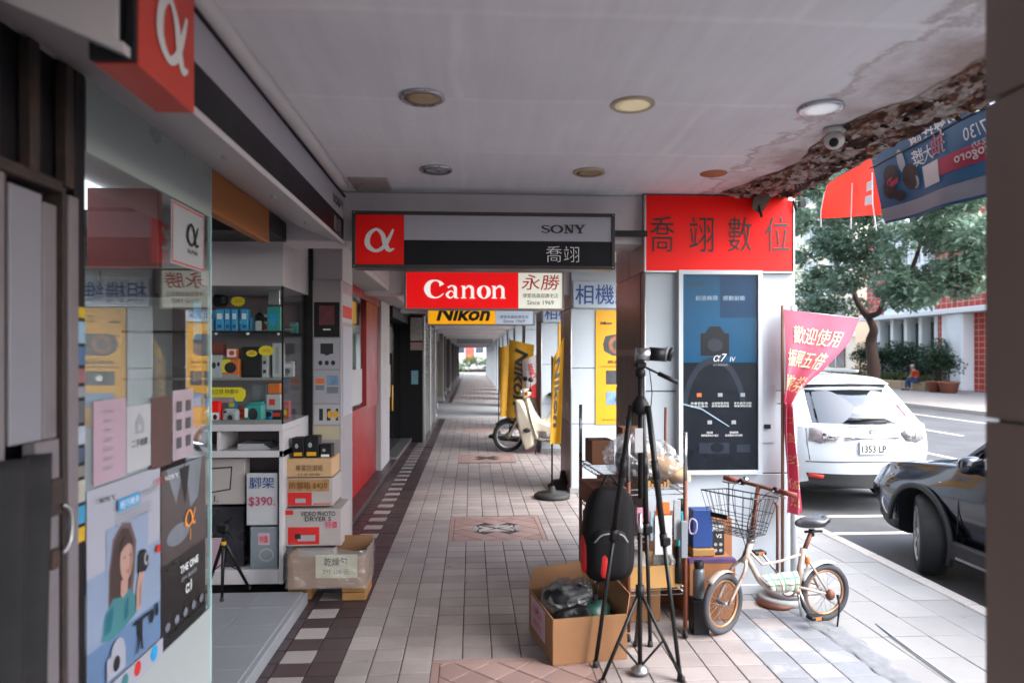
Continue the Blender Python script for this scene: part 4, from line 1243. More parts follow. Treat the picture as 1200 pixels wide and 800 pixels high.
# posters on the outside of the glass
def win(px0, px1, z0, z1, n=.002):
    y0, y1 = atx(px0, 400, GX).y, atx(px1, 400, GX).y
    return Fr((GX + n, y0, z0), (0, 1, 0)), y1 - y0, z1 - z0
def sheet_thing(name, label, fr, W, H, mat, cat='poster', th=.0015):
    o = thing(name, label, cat)
    t = MB(); slab(t, fr, 0, W, 0, H, -th, 0); return o, t.build('sheet', mat, o)
M_pblue = pm('poster_sky', '#8290a8', .35, .12, 3, 0); M_pblue2 = pm('poster_midblue', '#5d7799', .35, .12, 3, 0); M_plil = pm('poster_lilac', '#9c9ca8', .4, .08, 3, 0)
M_skin = pm('print_skin', '#a88478', .5, .08, 6, 0); M_hair = pm('print_hair', '#3b2a28', .5, .1, 6, 0); M_tealp = pm('print_teal', '#3d7479', .4, .12, 6, 0)
fr, W, H = win(101, 187, .46, 1.245)
o, sh_ = sheet_thing('poster', 'pale blue poster of a woman holding a camera on the shop window', fr, W, H, M_plil)
prints('poster_print', fr, [('r', 0, .0, W, H * .10, H * .62), ('r', 1, 0, W, H * .10, H * .30), ('r', 0, W * .22, W * .80, H * .42, H * .80),
    ('p', 10, [(W * .24, H * .40), (W * .25, H * .60), (W * .30, H * .74), (W * .42, H * .80), (W * .54, H * .78), (W * .62, H * .68), (W * .60, H * .56), (W * .57, H * .44), (W * .50, H * .38), (W * .34, H * .36)]),
    ('p', 4, [(W * .26, H * .42), (W * .27, H * .60), (W * .32, H * .72), (W * .42, H * .775), (W * .52, H * .755), (W * .58, H * .68), (W * .575, H * .60), (W * .545, H * .50), (W * .50, H * .44), (W * .40, H * .40)]),
    ('p', 2, [(W * .16, H * .31), (W * .20, H * .42), (W * .30, H * .47), (W * .40, H * .455), (W * .52, H * .47), (W * .60, H * .42), (W * .63, H * .33), (W * .48, H * .305), (W * .30, H * .29)]),
    ('p', 11, [(W * .19, H * .33), (W * .22, H * .41), (W * .29, H * .445), (W * .31, H * .40), (W * .27, H * .33)]), ('p', 11, [(W * .44, H * .33), (W * .46, H * .42), (W * .50, H * .43), (W * .50, H * .34)]),
    ('p', 3, [(W * .40, H * .53), (W * .395, H * .465), (W * .43, H * .445), (W * .49, H * .465), (W * .50, H * .53)]),
    ('p', 3, arc(W * .475, H * .615, W * .088, H * .098, 0, 340, 20)), ('p', 12, [(W * .49, H * .53), (W * .545, H * .57), (W * .555, H * .62), (W * .53, H * .67), (W * .52, H * .60), (W * .50, H * .56)]),
    ('p', 4, [(W * .385, H * .66), (W * .40, H * .70), (W * .45, H * .725), (W * .52, H * .715), (W * .55, H * .67), (W * .50, H * .69), (W * .44, H * .68)]),
    ('r', 4, W * .425, W * .455, H * .628, H * .634), ('r', 4, W * .505, W * .535, H * .628, H * .634), ('p', 13, [(W * .455, H * .562), (W * .485, H * .570), (W * .512, H * .562), (W * .485, H * .550)]),
    ('p', 3, [(W * .60, H * .34), (W * .61, H * .46), (W * .655, H * .525), (W * .70, H * .53), (W * .72, H * .49), (W * .69, H * .44), (W * .67, H * .34)]), ('p', 12, [(W * .64, H * .35), (W * .65, H * .44), (W * .68, H * .47), (W * .67, H * .36)]),
    ('p', 5, [(W * .62, H * .52), (W * .63, H * .60), (W * .66, H * .625), (W * .72, H * .62), (W * .78, H * .59), (W * .79, H * .53), (W * .74, H * .505)]), ('d', 14, W * .755, H * .565, W * .04, H * .034), ('d', 5, W * .76, H * .565, W * .022, H * .019),
    ('r', 5, W * .62, W * .69, H * .21, H * .28), ('r', 5, W * .56, W * .80, H * .275, H * .29), ('p', 5, [(W * .60, H * .13), (W * .64, H * .22), (W * .68, H * .22), (W * .70, H * .13), (W * .68, H * .13), (W * .655, H * .19), (W * .62, H * .13)]), ('d', 5, W * .83, H * .255, W * .03, H * .035), ('d', 5, W * .91, H * .27, W * .025, H * .035),
    ('r', 6, W * .20, W * .44, H * .12, H * .22), ('d', 6, W * .34, H * .22, W * .09, H * .06), ('d', 5, W * .32, H * .17, W * .045, H * .035),
    ('r', 7, W * .34, W * .64, H * .86, H * .915), ('r', 8, W * .90, W * .96, H * .56, H * .60), ('r', 9, 0, W, .0, H * .10),
    ('d', 5, W * .2, H * .05, W * .05, H * .035), ('d', 2, W * .42, H * .055, W * .05, H * .035), ('d', 8, W * .6, H * .06, W * .05, H * .035), ('d', 7, W * .85, H * .06, W * .055, H * .04)],
    [M_pblue, M_pblue2, M_tealp, M_skin, M_hair, M_ink, M_plil, M_cyan, M_tagred, M_plil, pm('print_hair_edge', '#5d4a4a', .5, .2, 12, 0), pm('print_teal_dark', '#1d5f6c', .4, .2, 9, 0), pm('print_skin_shade', '#8a685e', .5, .1, 9, 0), pm('print_lip', '#a05a58', .5, .1, 9, 0), M_gink], sh_)
for k in range(3): text(['輕巧全片幅 旅拍首選', '即日起購買享好禮', '詳情請洽門市人員'][k], fr, W * .58, H * (.80 + .022 * k), w=W * .5, h=.011, mat=M_gink, parent=sh_, n=.013)
ribbons(SONY, fr, W * .17, H * .945, W * .16, .018, M_ink, sh_, n=.014)
text('輕巧機身', fr, W * .49, H * .888, w=W * .26, h=.03, mat=M_wink, parent=sh_, n=.013); text('影音創作隨身', fr, W * .80, H * .90, w=W * .26, h=.025, mat=M_gink, parent=sh_, n=.013); text('新登場', fr, W * .93, H * .93, w=W * .1, h=.03, mat=M_tagred, parent=sh_, n=.013)
fr, W, H = win(188, 240, .47, 1.22)
o, sh_ = sheet_thing('poster', 'black poster with an orange alpha sign on the shop window', fr, W, H, pm('poster_black', '#1a1719', .3, .3, 5, 0))
M_pbr = pm('poster_brown', '#453b3b', .35, .35, 6, 0); M_pgrey = pm('poster_greyblue', '#6b7079', .35, .3, 6, 0)
prints('poster_print', fr, [('r', 0, 0, W, H * .47, H), ('p', 1, [(W * .1, H), (W * .3, H * .78), (W * .48, H)]), ('p', 1, [(W * .5, H), (W * .62, H * .72), (W * .8, H * .76), (W * .9, H)]), ('p', 2, [(W * .36, H * .98), (W * .5, H * .76), (W * .6, H * .98)]), ('d', 1, W * .35, H * .60, W * .25, H * .06), ('r', 2, 0, W, H * .0, H * .06)] + [('d', 1, W * (.12 + .19 * k), H * .11, W * .05, H * .025) for k in range(5)], [M_pbr, M_pgrey, M_ink], sh_)
M_orglow = pm('orange_ink', '#e08a2e', .4, .05, 8, 0)
ribbons(ALPHA, fr, W * .60, H * .66, W * .24, .075, M_orglow, sh_, n=.006); text('1', fr, W * .60, H * .56, h=.05, mat=M_orglow, parent=sh_, n=.006)
text('THE ONE', fr, W * .58, H * .38, w=W * .42, h=.035, mat=M_wink, parent=sh_, n=.006, bold=.03); text('α1', fr, W * .56, H * .25, h=.05, mat=M_wink, parent=sh_, n=.006, bold=.02); text('全片幅旗艦', fr, W * .57, H * .32, w=W * .36, h=.02, mat=M_gink, parent=sh_, n=.006)
ribbons(SONY, fr, W * .16, H * .955, W * .24, .018, M_wink, sh_, n=.006)
fr, W, H = win(109, 147, 1.255, 1.545)
o, sh_ = sheet_thing('price_list', 'pink price list taped to the shop window', fr, W, H, M_pinkpaper, 'paper')
for k in range(7): text(['拍立得底片', '相機出租', '記憶卡', '鏡頭清潔', '電池充電器', '證件快照', '腳架特價'][k], fr, W * .42, H * (.86 - .115 * k), h=.014, mat=M_gink, parent=sh_, n=.002)
fr, W, H = win(148, 176, 1.262, 1.51)
o, sh_ = sheet_thing('notice', 'white notice with a black hand drawn emblem on the shop window', fr, W, H, M_paper, 'paper')
prints('emblem', fr, [('r', 0, W * .32, W * .70, H * .56, H * .76), ('p', 0, [(W * .36, H * .76), (W * .5, H * .88), (W * .62, H * .80), (W * .66, H * .76)]), ('r', 1, W * .44, W * .56, H * .60, H * .70)], [M_gink, M_paper], sh_)
text('二手收購', fr, W * .5, H * .42, w=W * .66, h=.03, mat=M_ink, parent=sh_, n=.003, bold=.01)
fr, W, H = win(177, 201, 1.24, 1.53)
o, sh_ = sheet_thing('flyer', 'dark red night view flyer on the shop window', fr, W, H, pm('flyer_dark', '#4a2c2c', .4, .6, 7, 0, dirt=.8, dcol=C('#7a4a3a'), ds=9), 'paper')
fr, W, H = win(202, 226, 1.245, 1.55)
o, sh_ = sheet_thing('flyer', 'lilac flyer with small product pictures on the shop window', fr, W, H, pm('flyer_lilac', '#a08f9a', .4, .2, 7, 0), 'paper')
prints('flyer_print', fr, [('r', 0, W * (.15 + .45 * (k % 2)), W * (.40 + .45 * (k % 2)), H * (.16 + .26 * (k // 2)), H * (.32 + .26 * (k // 2))) for k in range(6)], [M_lens], sh_)
fr, W, H = win(200, 239, 2.10, 2.375)
o, sh_ = sheet_thing('emblem_plate', 'white plate with thin red outline and black alpha sign on the window', fr, W, H, pm('plate_white', '#a2a7ab', .4, .05, 3, 0), 'sign')
prints('outline', fr, [('r', 0, .008, W - .008, .008, .014), ('r', 0, .008, W - .008, H - .014, H - .008), ('r', 0, .008, .014, .014, H - .014), ('r', 0, W - .014, W - .008, .014, H - .014)], [M_tagred], sh_)
ribbons(ALPHA, fr, W * .60, H * .56, .13, .10, M_ink, sh_); text('ALPHA', fr, W * .60, H * .28, w=.12, h=.022, mat=M_ink, parent=sh_, bold=.01)

# things standing inside the window
dt = thing('display_table', 'dark display table behind the shop window', 'table')
t = MB(); t.box(-2.1, -1.45, 2.35, 3.35, .80, .84, bev=.004); t.build('table_top', M_blackm, dt)
for x in (-2.05, -1.5):
    for y in (2.4, 3.3):
        t = MB(); t.box(x - .02, x + .02, y - .02, y + .02, .087, .80); t.build('leg', M_blackm, dt)
t = MB(); t.box(-3.9, -3.3, 1.2, 4.2, .087, 1.05, bev=.01); t.build('shop_counter', M_room, None, 'white counter at the back of the camera shop', 'counter')
su = thing('wall_shelf', 'dark wall shelf of boxes at the back of the camera shop', 'shelf')
for k in range(5):
    t = MB(); t.box(-4.19, -3.9, 1.0, 5.4, 1.15 + .3 * k, 1.18 + .3 * k); t.build('shelf_board', M_blackm, su)
rr = random.Random(5)
SH = [M_tagyel, M_cyan, M_redsign, M_black, M_orange, M_white, M_teal, M_greycard]
CN = ['yellow', 'cyan', 'red', 'black', 'orange', 'white', 'teal', 'grey']
k_ = 0
for row in range(4):
    y = 1.15
    while y < 5.2:
        w_ = rr.uniform(.12, .3); i = rr.randrange(8); h_ = rr.uniform(.12, .25)
        t = MB(); t.box(-4.15, -3.93, y, y + w_, 1.181 + .3 * row, 1.181 + .3 * row + h_, bev=.004)
        t.build('product_box', SH[i], None, 'boxed product on the shelf at the back of the camera shop', 'box', 'boxes on the far shop shelf')
        y += w_ + rr.uniform(.02, .25)
for (y0, y1, z0, z1, i, lab) in ((3.02, 3.2, .841, 1.1, 1, 'cyan box on the display table in the window'), (2.75, 2.98, .841, 1.02, 4, 'orange box on the display table in the window'), (2.45, 2.7, .841, 1.14, 5, 'white box on the display table in the window')):
    t = MB(); t.box(-1.8, -1.55, y0, y1, z0, z1, bev=.004); t.build('product_box', SH[i], None, lab, 'box')
for (px0, px1, z0, z1, col, lab) in ((232, 241, 1.78, 1.96, '#3f8fb0', 'blue print sheet with yellow stars inside the window'), (231, 241, 1.58, 1.76, '#8c6a5a', 'brown photo sheet inside the window'), (222, 241, 1.30, 1.50, '#b07a6a', 'red and white leaflet inside the window edge')):
    fr, W, H = win(px0, px1, z0, z1, -.02)
    t = MB(); slab(t, fr, 0, W, 0, H, -.002, 0); t.build('leaflet', pm('leaf_' + col[1:], col, .4, .4, 14, 0), None, lab, 'paper')

# narrow post with coloured stickers, and the old sliding door at the near left
yA, yB = atx(88, 400, GX + .01).y, atx(100, 400, GX + .01).y
o = thing('window_post', 'black post with a column of coloured stickers beside the old door', 'post')
t = MB(); t.box(GX - .06, GX + .01, yA + .001, yB, .08, 2.63, bev=.003); t.build('post_shaft', M_black, o)
fr = Fr((GX + .011, yA, 0), (0, 1, 0)); wy = yB - yA
cs = ['#b59a1c', '#7fa0b4', '#3f5f86', '#8a5b60', '#7d7f88', '#52555c', '#9aa4b4', '#3c4a60', '#77706a', '#a9a59a', '#2f87b0', '#c4991a']
z = 1.86
for k, c_ in enumerate(cs * 1):
    h_ = .035 + .012 * (k * 7 % 4)
    t = MB(); slab(t, fr, .004, wy * .9, z - h_, z, 0, .0015); t.build('sticker', pm('stk_' + c_[1:], c_, .5, .25, 20, 0), o); z -= h_ + .012
DX = -1.26
sd_ = thing('sliding_door', 'old white sliding door with rusty frame at the left edge', 'door')
M_oldwhite = pm('old_white_paint', '#6f686c', .55, .12, 4, .08, dirt=.5, dcol=C('#4a3830'), ds=7, dlo=.56)
M_oldgrey = pm('old_grey_panel', '#7c7b84', .5, .08, 3, .03, dirt=.3, dcol=C('#6a6468'))
M_rustdark = pm('dark_rusty_steel', '#2b211f', .7, .3, 9, .1, dirt=.6, dcol=C('#5a3a28'), ds=8, dlo=.5)
def dy(px): return atx(px, 400, DX).y
def dz(px, py): return atx(px, py, DX).z
def dbox(nm, p0, p1, z0, z1, mat, d0=-.03, d1=0.0, par=None):
    t = MB(); t.box(DX + d0, DX + d1, dy(p0), dy(p1), z0, z1, bev=.003); return t.build(nm, mat, par or sd_)
dbox('door_stile', 77, 88, .08, 2.2, M_oldwhite, -.05, .012)
dbox('rust_edge', 73, 76.6, .08, 2.22, M_rustdark, -.05, .004)
dbox('inner_stile', 56, 71.5, 1.45, 2.16, M_oldwhite, -.04, -.012)
dbox('upper_panel', 18, 55.5, 1.45, 2.18, M_oldgrey, -.03, -.015)
dbox('lock_stile', 44, 71.5, .55, 1.448, M_oldwhite, -.045, -.004)
dbox('groove', 10, 17.5, 1.45, 2.2, M_rustdark, -.03, -.02)
dbox('mid_stile', -30, 9.5, 1.40, 2.2, M_oldwhite, -.04, -.008)
dbox('top_rail', -30, 71.5, 2.20, 2.235, M_rustdark, -.06, .006)
dbox('lower_panel', 50, 71.5, .08, .548, M_oldgrey, -.04, -.012)
dbox('bottom_panel', -30, 43.5, .08, 1.398, M_rustdark, -.05, -.03)
dbox('light_stop', -60, 100, .08, 2.234, M_black, -.14, -.09)  # black sheet added behind the door to stop lamp glare through its gaps
lk = dbox('lock_plate', 55, 69, 1.22, 1.33, M_rustdark, -.004, .012)
t = MB(); yc = dy(66); t.tube(spline([(DX + .02, yc, 1.25), (DX + .03, yc + .025, 1.22), (DX + .03, yc + .025, 1.14), (DX + .02, yc, 1.10)], 5), .007, 6); t.build('shackle', M_steel, lk)
t = MB(); t.box(DX - .003, DX + .014, dy(57), dy(66), 1.06, 1.12, bev=.004); t.build('padlock', M_rustdark, lk)
cv = thing('black_cover', 'black cloth hung over the lower half of the old door', 'cloth')
t = MB(); t.grid(lambda u, v: Vector((DX + .02 + .02 * math.sin(u * 14 + v * 3) + .02 * v, dy(-30) + (dy(44 - 6 * math.sin(v * 2.6)) - dy(-30)) * u, 1.42 - 1.3 * v)), 30, 24); t.build('fold', pm('black_cloth', '#120f12', .8, .2, 8, .05), cv, None, solid=.004)
vd = thing('rusty_shutter_box', 'black rusty shutter recess above the old door', 'shutter box')
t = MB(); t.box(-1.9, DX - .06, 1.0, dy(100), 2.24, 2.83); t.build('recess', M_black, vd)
for p0, p1 in ((2, 10), (45, 56), (86, 95)):
    t = MB(); t.box(DX - .058, DX - .02, dy(p0), dy(p1), 2.236, 2.63, bev=.004); t.build('rusty_bracket', M_rustdark, vd)

# ---------------------------------------------------------------- glass cabinet facing the passage end of the shop
CY = 5.04
def cx_(px): return aty(px, 400, CY).x
def cz_(py): return aty(290, py, CY).z
cab = thing('display_cabinet', 'white display cabinet with glass shelves at the shop entrance', 'cabinet')
M_cab = pm('cabinet_white', '#b4b0b4', .4, .05, 3, .01, dirt=.15)
xl, xr = -2.45, cx_(332)
zt = dict(h0=cz_(335), s1=cz_(388), s2=cz_(443), s3=cz_(497), b1=cz_(505), b2=cz_(528), b3=cz_(536), base=cz_(668))
D1 = CY + .86
for nm, a, mt in (('header_box', (xl, xr, CY, D1, zt['h0'], 2.60), M_cab), ('counter_top', (xl, xr, CY - .01, D1, zt['b1'], zt['s3']), M_cab), ('mid_board', (xl, xr, CY, D1 - .3, zt['b3'], zt['b2']), M_cab),
                  ('right_side', (xr - .03, xr, CY, D1, .087, zt['b1'] - .001), M_cab), ('back_panel', (xl, xr - .031, CY + .40, CY + .43, .087, zt['b1'] - .001), pm('cab_dark', '#4a4046', .6)), ('base_plinth', (xl, xr - .031, CY + .005, CY + .39, .087, zt['base']), M_cab),
                  ('rear_wall', (xl, xr, D1 - .02, D1, zt['s3'], zt['h0'] - .001), pm('cab_back', '#6b6168', .6, .12, 2)), ('divider', (cx_(254), cx_(258), CY, CY + .39, zt['b2'] + .001, zt['b1'] - .001), M_cab)):
    t = MB(); t.box(*a, bev=.003); t.build(nm, mt, cab)
for nm in ('s1', 's2'):
    t = MB(); t.box(xl, xr - .012, CY + .012, D1 - .03, zt[nm] - .010, zt[nm]); t.build('glass_shelf', M_glass2, cab)
    t = MB(); t.box(xl, xr - .012, CY + .008, CY + .02, zt[nm] - .014, zt[nm] + .004); t.build('shelf_edge', M_black if nm == 's1' else M_alu, cab)
t = MB(); t.box(xl, xr - .006, CY + .001, CY + .006, zt['s3'] + .001, zt['h0'] - .001); t.build('front_pane', M_glass2, cab)
t = MB(); t.box(xr - .006, xr, CY + .012, D1 - .021, zt['s3'] + .001, zt['h0'] - .001); t.build('side_pane', M_glass2, cab)
t = MB(); t.box(xr - .012, xr, CY, CY + .010, zt['s3'] + .001, zt['h0'] - .001); t.build('corner_post', M_black, cab)
t = MB(); t.box(xl, xr - .012, CY + .002, CY + .03, zt['s3'] + .0, zt['s3'] + .03); t.build('pane_rail', M_alu, cab)
for px in (253, 290, 326):
    t = MB(); t.lathe([(.010, 0), (.012, -.004), (.004, -.016)], 10, Matrix.Translation((cx_(px), CY + .004, zt['s1'] - .012))); t.build('shelf_clip', M_wink, cab)
def item(name, label, cat, px0, px1, py0, py1, mat, dy_=.05, dep=.08, prn=None, grp=None, bev=.004):
    """a boxed thing on a cabinet shelf"""
    y = CY + dy_
    x0, x1 = aty(px0, 400, y).x, aty(px1, 400, y).x
    z0, z1 = aty(px0, py1, y).z, aty(px0, py0, y).z
    for nm in ('s1', 's2', 's3'):
        if abs(z0 - zt[nm]) < .05: z0 = zt[nm] + .0005
    if prn is None:
        t = MB(); t.box(x0, x1, y, y + dep, z0, z1, bev=bev); return t.build(name, mat, None, label, cat, grp)
    o = thing(name, label, cat, grp)
    t = MB(); t.box(x0, x1, y, y + dep, z0, z1, bev=bev); t.build('carton', mat, o)
    W, H = x1 - x0, z1 - z0
    prints('carton_print', Fr((x0, y, z0)), [(k, m_) + ((q[0] * W, q[1] * W, q[2] * H, q[3] * H) if k == 'r' else (q[0] * W, q[1] * H, q[2] * W, q[3] * H)) for k, m_, q in prn[0]], prn[1], o)
    return o
DK = [M_ink, M_gink, M_wink, M_tagred, M_tagyel]
M_redprint0 = pm('carton_red', '#b81c1a', .45, .1, 5, 0)
for k, (a, b) in enumerate(((252.5, 262), (263, 270), (271, 278), (282, 290.5))):
    item('blue_pack', ['leftmost', 'second', 'third', 'rightmost'][k] + ' of four upright blue packs on the top cabinet shelf', 'pack', a, b, 362, 387, M_cyan, .05 + .01 * (k % 2), .06, ([('r', 1, (.2, .8, .55, .8)), ('r', 0, (.25, .75, .15, .3))], [MATS['blue_card'], M_wink]), 'blue packs in the cabinet')
item('lens_box', 'black lens on the top cabinet shelf beside the blue packs', 'lens', 298, 307, 366, 387, M_black, .08, .08, bev=.02)
item('white_pack', 'small white pack in front of the black lens on the top shelf', 'pack', 299, 306, 376, 387, M_paper, .04, .03)
item('teal_pack', 'teal blister pack at the right end of the top cabinet shelf', 'pack', 313, 329, 359, 387, M_teal, .06, .05, ([('d', 0, (.45, .5, .25, .3))], [M_cyan]))
item('clear_pack', 'silver accessory pack above the teal pack', 'pack', 314, 328, 338, 357, M_alu, .30, .04)
item('small_camera', 'black camera at the back of the top cabinet shelf', 'camera', 247, 263, 345, 358, M_black, .40, .10, bev=.02)
for k, (a, b, c_, d, m_, lab, prn) in enumerate((
        (247, 259, 416, 442, M_paper, 'white box with two black dots on the middle shelf', ([('d', 0, (.3, .55, .2, .14)), ('d', 0, (.75, .6, .14, .1))], DK)),
        (260, 280, 421, 442, M_orange, 'orange and yellow camera box on the middle shelf', ([('r', 4, (0, .5, .3, 1)), ('d', 0, (.5, .55, .35, .3)), ('r', 1, (0, 1, 0, .18))], DK)),
        (265, 278, 408, 420, M_orange, 'small orange and white box stacked on the camera box', ([('r', 2, (.1, .9, .15, .9)), ('d', 3, (.5, .55, .25, .25))], DK)),
        (283, 306, 406, 442, M_black, 'black box with a red and yellow price tag on the middle shelf', None),
        (306, 314, 416, 442, M_paper, 'narrow white box with black squares on the middle shelf', ([('r', 0, (.3, .7, .6, .75)), ('r', 0, (.3, .7, .2, .35))], DK)),
        (319, 330, 402, 442, M_paper, 'tall white box with a grey stripe at the right of the middle shelf', ([('r', 1, (.35, .7, .12, .88))], DK)),
        (246, 260, 402, 412, M_redsign, 'dark red box at the left of the middle shelf', None))):
    if k == 6: d = 415
    item('product_box', lab, 'box', a, b, c_, d, m_ if k != 6 else pm('dull_red_card', '#7a2e22', .5), .06 + .02 * k, .10, prn)
item('instant_camera', 'red and white instant camera on the bottom cabinet shelf', 'camera', 246, 258, 470, 496, M_redsign, .05, .06, ([('r', 2, (.1, .9, .05, .5)), ('d', 0, (.5, .3, .2, .12))], DK), bev=.012)
ic = item('instant_camera', 'white rounded instant camera on the bottom cabinet shelf', 'camera', 260, 279, 479, 496, M_paper, .05, .06, ([('d', 1, (.5, .42, .3, .34)), ('d', 0, (.5, .42, .16, .18)), ('r', 0, (.1, .3, .72, .88))], DK), bev=.018)
item('camera_case', 'teal instant camera case on the bottom cabinet shelf', 'case', 286, 309, 472, 496, M_teal, .06, .08, ([('d', 0, (.45, .45, .25, .3)), ('r', 2, (.03, .2, .3, .75))], DK), bev=.02)
item('product_box', 'pale pink box behind the instant cameras', 'box', 246, 270, 459, 472, M_pinkpaper, .16, .08)
item('product_box', 'white patterned box at the right of the bottom shelf', 'box', 312, 329, 462, 480, M_paper, .2, .08, ([('r', 3, (.2, .6, .3, .7))], DK))
item('product_box', 'orange and white box at the back of the bottom shelf', 'box', 314, 328, 449, 461, M_orange, .24, .05)
item('product_box', 'small black and red box at the right end of the bottom shelf', 'box', 319, 329, 481, 496, M_black, .06, .06, ([('r', 3, (.05, .95, .55, .85)), ('r', 2, (.1, .9, .05, .3))], DK))
item('product_box', 'grey box at the middle of the bottom shelf', 'box', 295, 311, 450, 470, M_greycard, .28, .05)
rg = random.Random(8)
for si, (nm, lim) in enumerate((('s1', .40), ('s2', .26), ('s3', .26))):
    x = xl + .45
    while x < xr - .08:
        w_ = rg.uniform(.05, .11); h_ = rg.uniform(.08, .17); y_ = CY + rg.uniform(.32, .5); cm = rg.choice([M_cyan, M_paper, M_black, M_orange, M_tagyel, M_redprint0, M_greycard, M_teal, M_paper])
        o = thing('stock_box', 'small boxed accessory at the back of the ' + ('top', 'middle', 'bottom')[si] + ' cabinet shelf', 'box', 'small stock at the back of the ' + ('top', 'middle', 'bottom')[si] + ' cabinet shelf')
        t = MB(); t.box(x, x + w_, y_, y_ + .07, zt[nm] + .001, zt[nm] + h_, bev=.003); c_ = t.build('carton', cm, o)
        prints('carton_print', Fr((x, y_, zt[nm])), [('r', 0, w_ * .12, w_ * .88, h_ * .62, h_ * .85), ('d', 1, w_ * .5, h_ * .35, w_ * .28, h_ * .18), ('r', 2, w_ * .12, w_ * .6, h_ * .08, h_ * .14)], [rg.choice(DK), rg.choice(DK), rg.choice(DK)], c_)
        x += w_ + rg.uniform(.004, .05)
def tag(label, px, py, r, y, mat, inner=None, flat=.7):
    p = aty(px, py, y); fr = Fr(p)
    o = thing('price_tag', label, 'price tag', 'star shaped price tags')
    t = MB(); pts = []
    for k in range(28):
        q = r * (1 if k % 2 else .84); a = 2 * math.pi * k / 28
        pts.append((q * math.cos(a), q * flat * math.sin(a)))
    t.prism(pts, 0, .002, fr); t.build('star_card', mat, o)
    prints('scribble', fr.sh(0, 0, .002), [('r', 0, -r * .5, r * .5, -.006, -.001), ('r', 0, -r * .4, r * .45, .006, .011)], [inner or M_orange], o)
tag('dull yellow star tag above the blue packs', 279, 353, .055, CY + .20, M_tagyel); tag('bright yellow star tag over the white box', 312, 411, .058, CY + .035, M_tagyel)
tag('yellow star tag with red centre on the black box', 295, 414, .042, CY + .045, M_tagyel, M_tagred, .6)
p = aty(266, 462, CY + .045); fr = Fr(p)
o = thing('price_banner', 'long yellow price banner across the bottom cabinet shelf', 'price tag')
t = MB(); t.prism([(-.14, -.02), (-.14, .05), (.10, .05), (.13, .03), (.13, -.01), (.11, -.05), (.06, -.05), (.05, -.02)], 0, .002, fr); t.build('card', M_tagyel, o)
text('拍立得 特價中', fr, -.02, .02, w=.2, h=.035, mat=M_ink, parent=o, n=.004)
# lower compartments
t = MB()
for k in range(3):
    t.box(cx_(274), cx_(312) - .02 * k, CY + .08, CY + .3, zt['b2'] + .001 + .013 * k, zt['b2'] + .012 + .013 * k, M=Matrix.Rotation(R(0), 4, 'Z'))
t.build('magazine_pile', M_paper, None, 'pile of thin white catalogues in the cabinet compartment', 'papers')
def carton(name, label, cat, px0, px1, py0, py1, Y, dep, mat, prn=None, pmats=None, texts=(), bev=.004):
    a = aty(px0, py1, Y); b = aty(px1, py0, Y)
    o = thing(name, label, cat)
    z0 = max(a.z, .088)
    t = MB(); t.box(a.x, b.x, Y, Y + dep, z0, b.z, bev=bev); c_ = t.build('carton', mat, o)
    W, H = b.x - a.x, b.z - z0
    fr = Fr((a.x, Y, z0))
    if prn:
        prints('carton_print', fr, [(k, m_) + (([(x * W, y * H) for x, y in q],) if k == 'p' else ((q[0] * W, q[1] * W, q[2] * H, q[3] * H) if k == 'r' else (q[0] * W, q[1] * H, q[2] * W, q[3] * H))) for k, m_, q in prn], pmats, c_)
    for s_, u, v, wf, hf, mt in texts:
        text(s_, fr, u * W, v * H, w=wf * W, h=hf * H, mat=mt, parent=c_, n=.006, bold=.01)
    return o
M_whitecard = pm('white_carton', '#9c9492', .55, .08, 5, .02); M_redprint = pm('carton_red', '#b81c1a', .45, .1, 5, 0)
carton('monitor_box', 'white monitor box with a black screen outline in the cabinet', 'box', 238, 287, 537, 591, CY + .06, .12, M_whitecard, [('p', 0, [(.18, .25), (.66, .32), (.70, .83), (.18, .80)]), ('p', 1, [(.20, .28), (.63, .345), (.67, .80), (.20, .77)])], [M_ink, M_whitecard], [('1.', .32, .13, .10, .14, M_ink)])
carton('price_board', 'white board with blue and red hand written price in the cabinet', 'price board', 289, 325, 554, 615, CY + .03, .02, M_paper, None, None, [('腳架', .5, .82, .8, .22, M_navy), ('$390.', .5, .45, .85, .2, pm('red_marker', '#a03050', .5, .05, 6, 0))], bev=.002)
carton('cooler_box', 'grey blue carton with a line drawing at the cabinet foot', 'box', 293, 325, 617, 667, CY + .03, .10, M_greycard, [('r', 0, (.3, .72, .58, .86)), ('d', 1, (.6, .34, .28, .16)), ('d', 2, (.6, .34, .22, .12))], [M_pinkpaper, M_gink, M_greycard], [('特價', .51, .72, .3, .16, M_tagred)])
carton('black_carton', 'dark carton in crinkled film behind the small tripod', 'box', 236, 286, 593, 668, CY + .09, .1, pm('dark_film_box', '#2a292f', .25, .35, 6, .15, 20))
carton('pink_leaflet', 'pale pink leaflet leaning at the cabinet foot', 'paper', 240, 262, 630, 668, CY + .055, .01, M_pinkpaper, bev=.002)
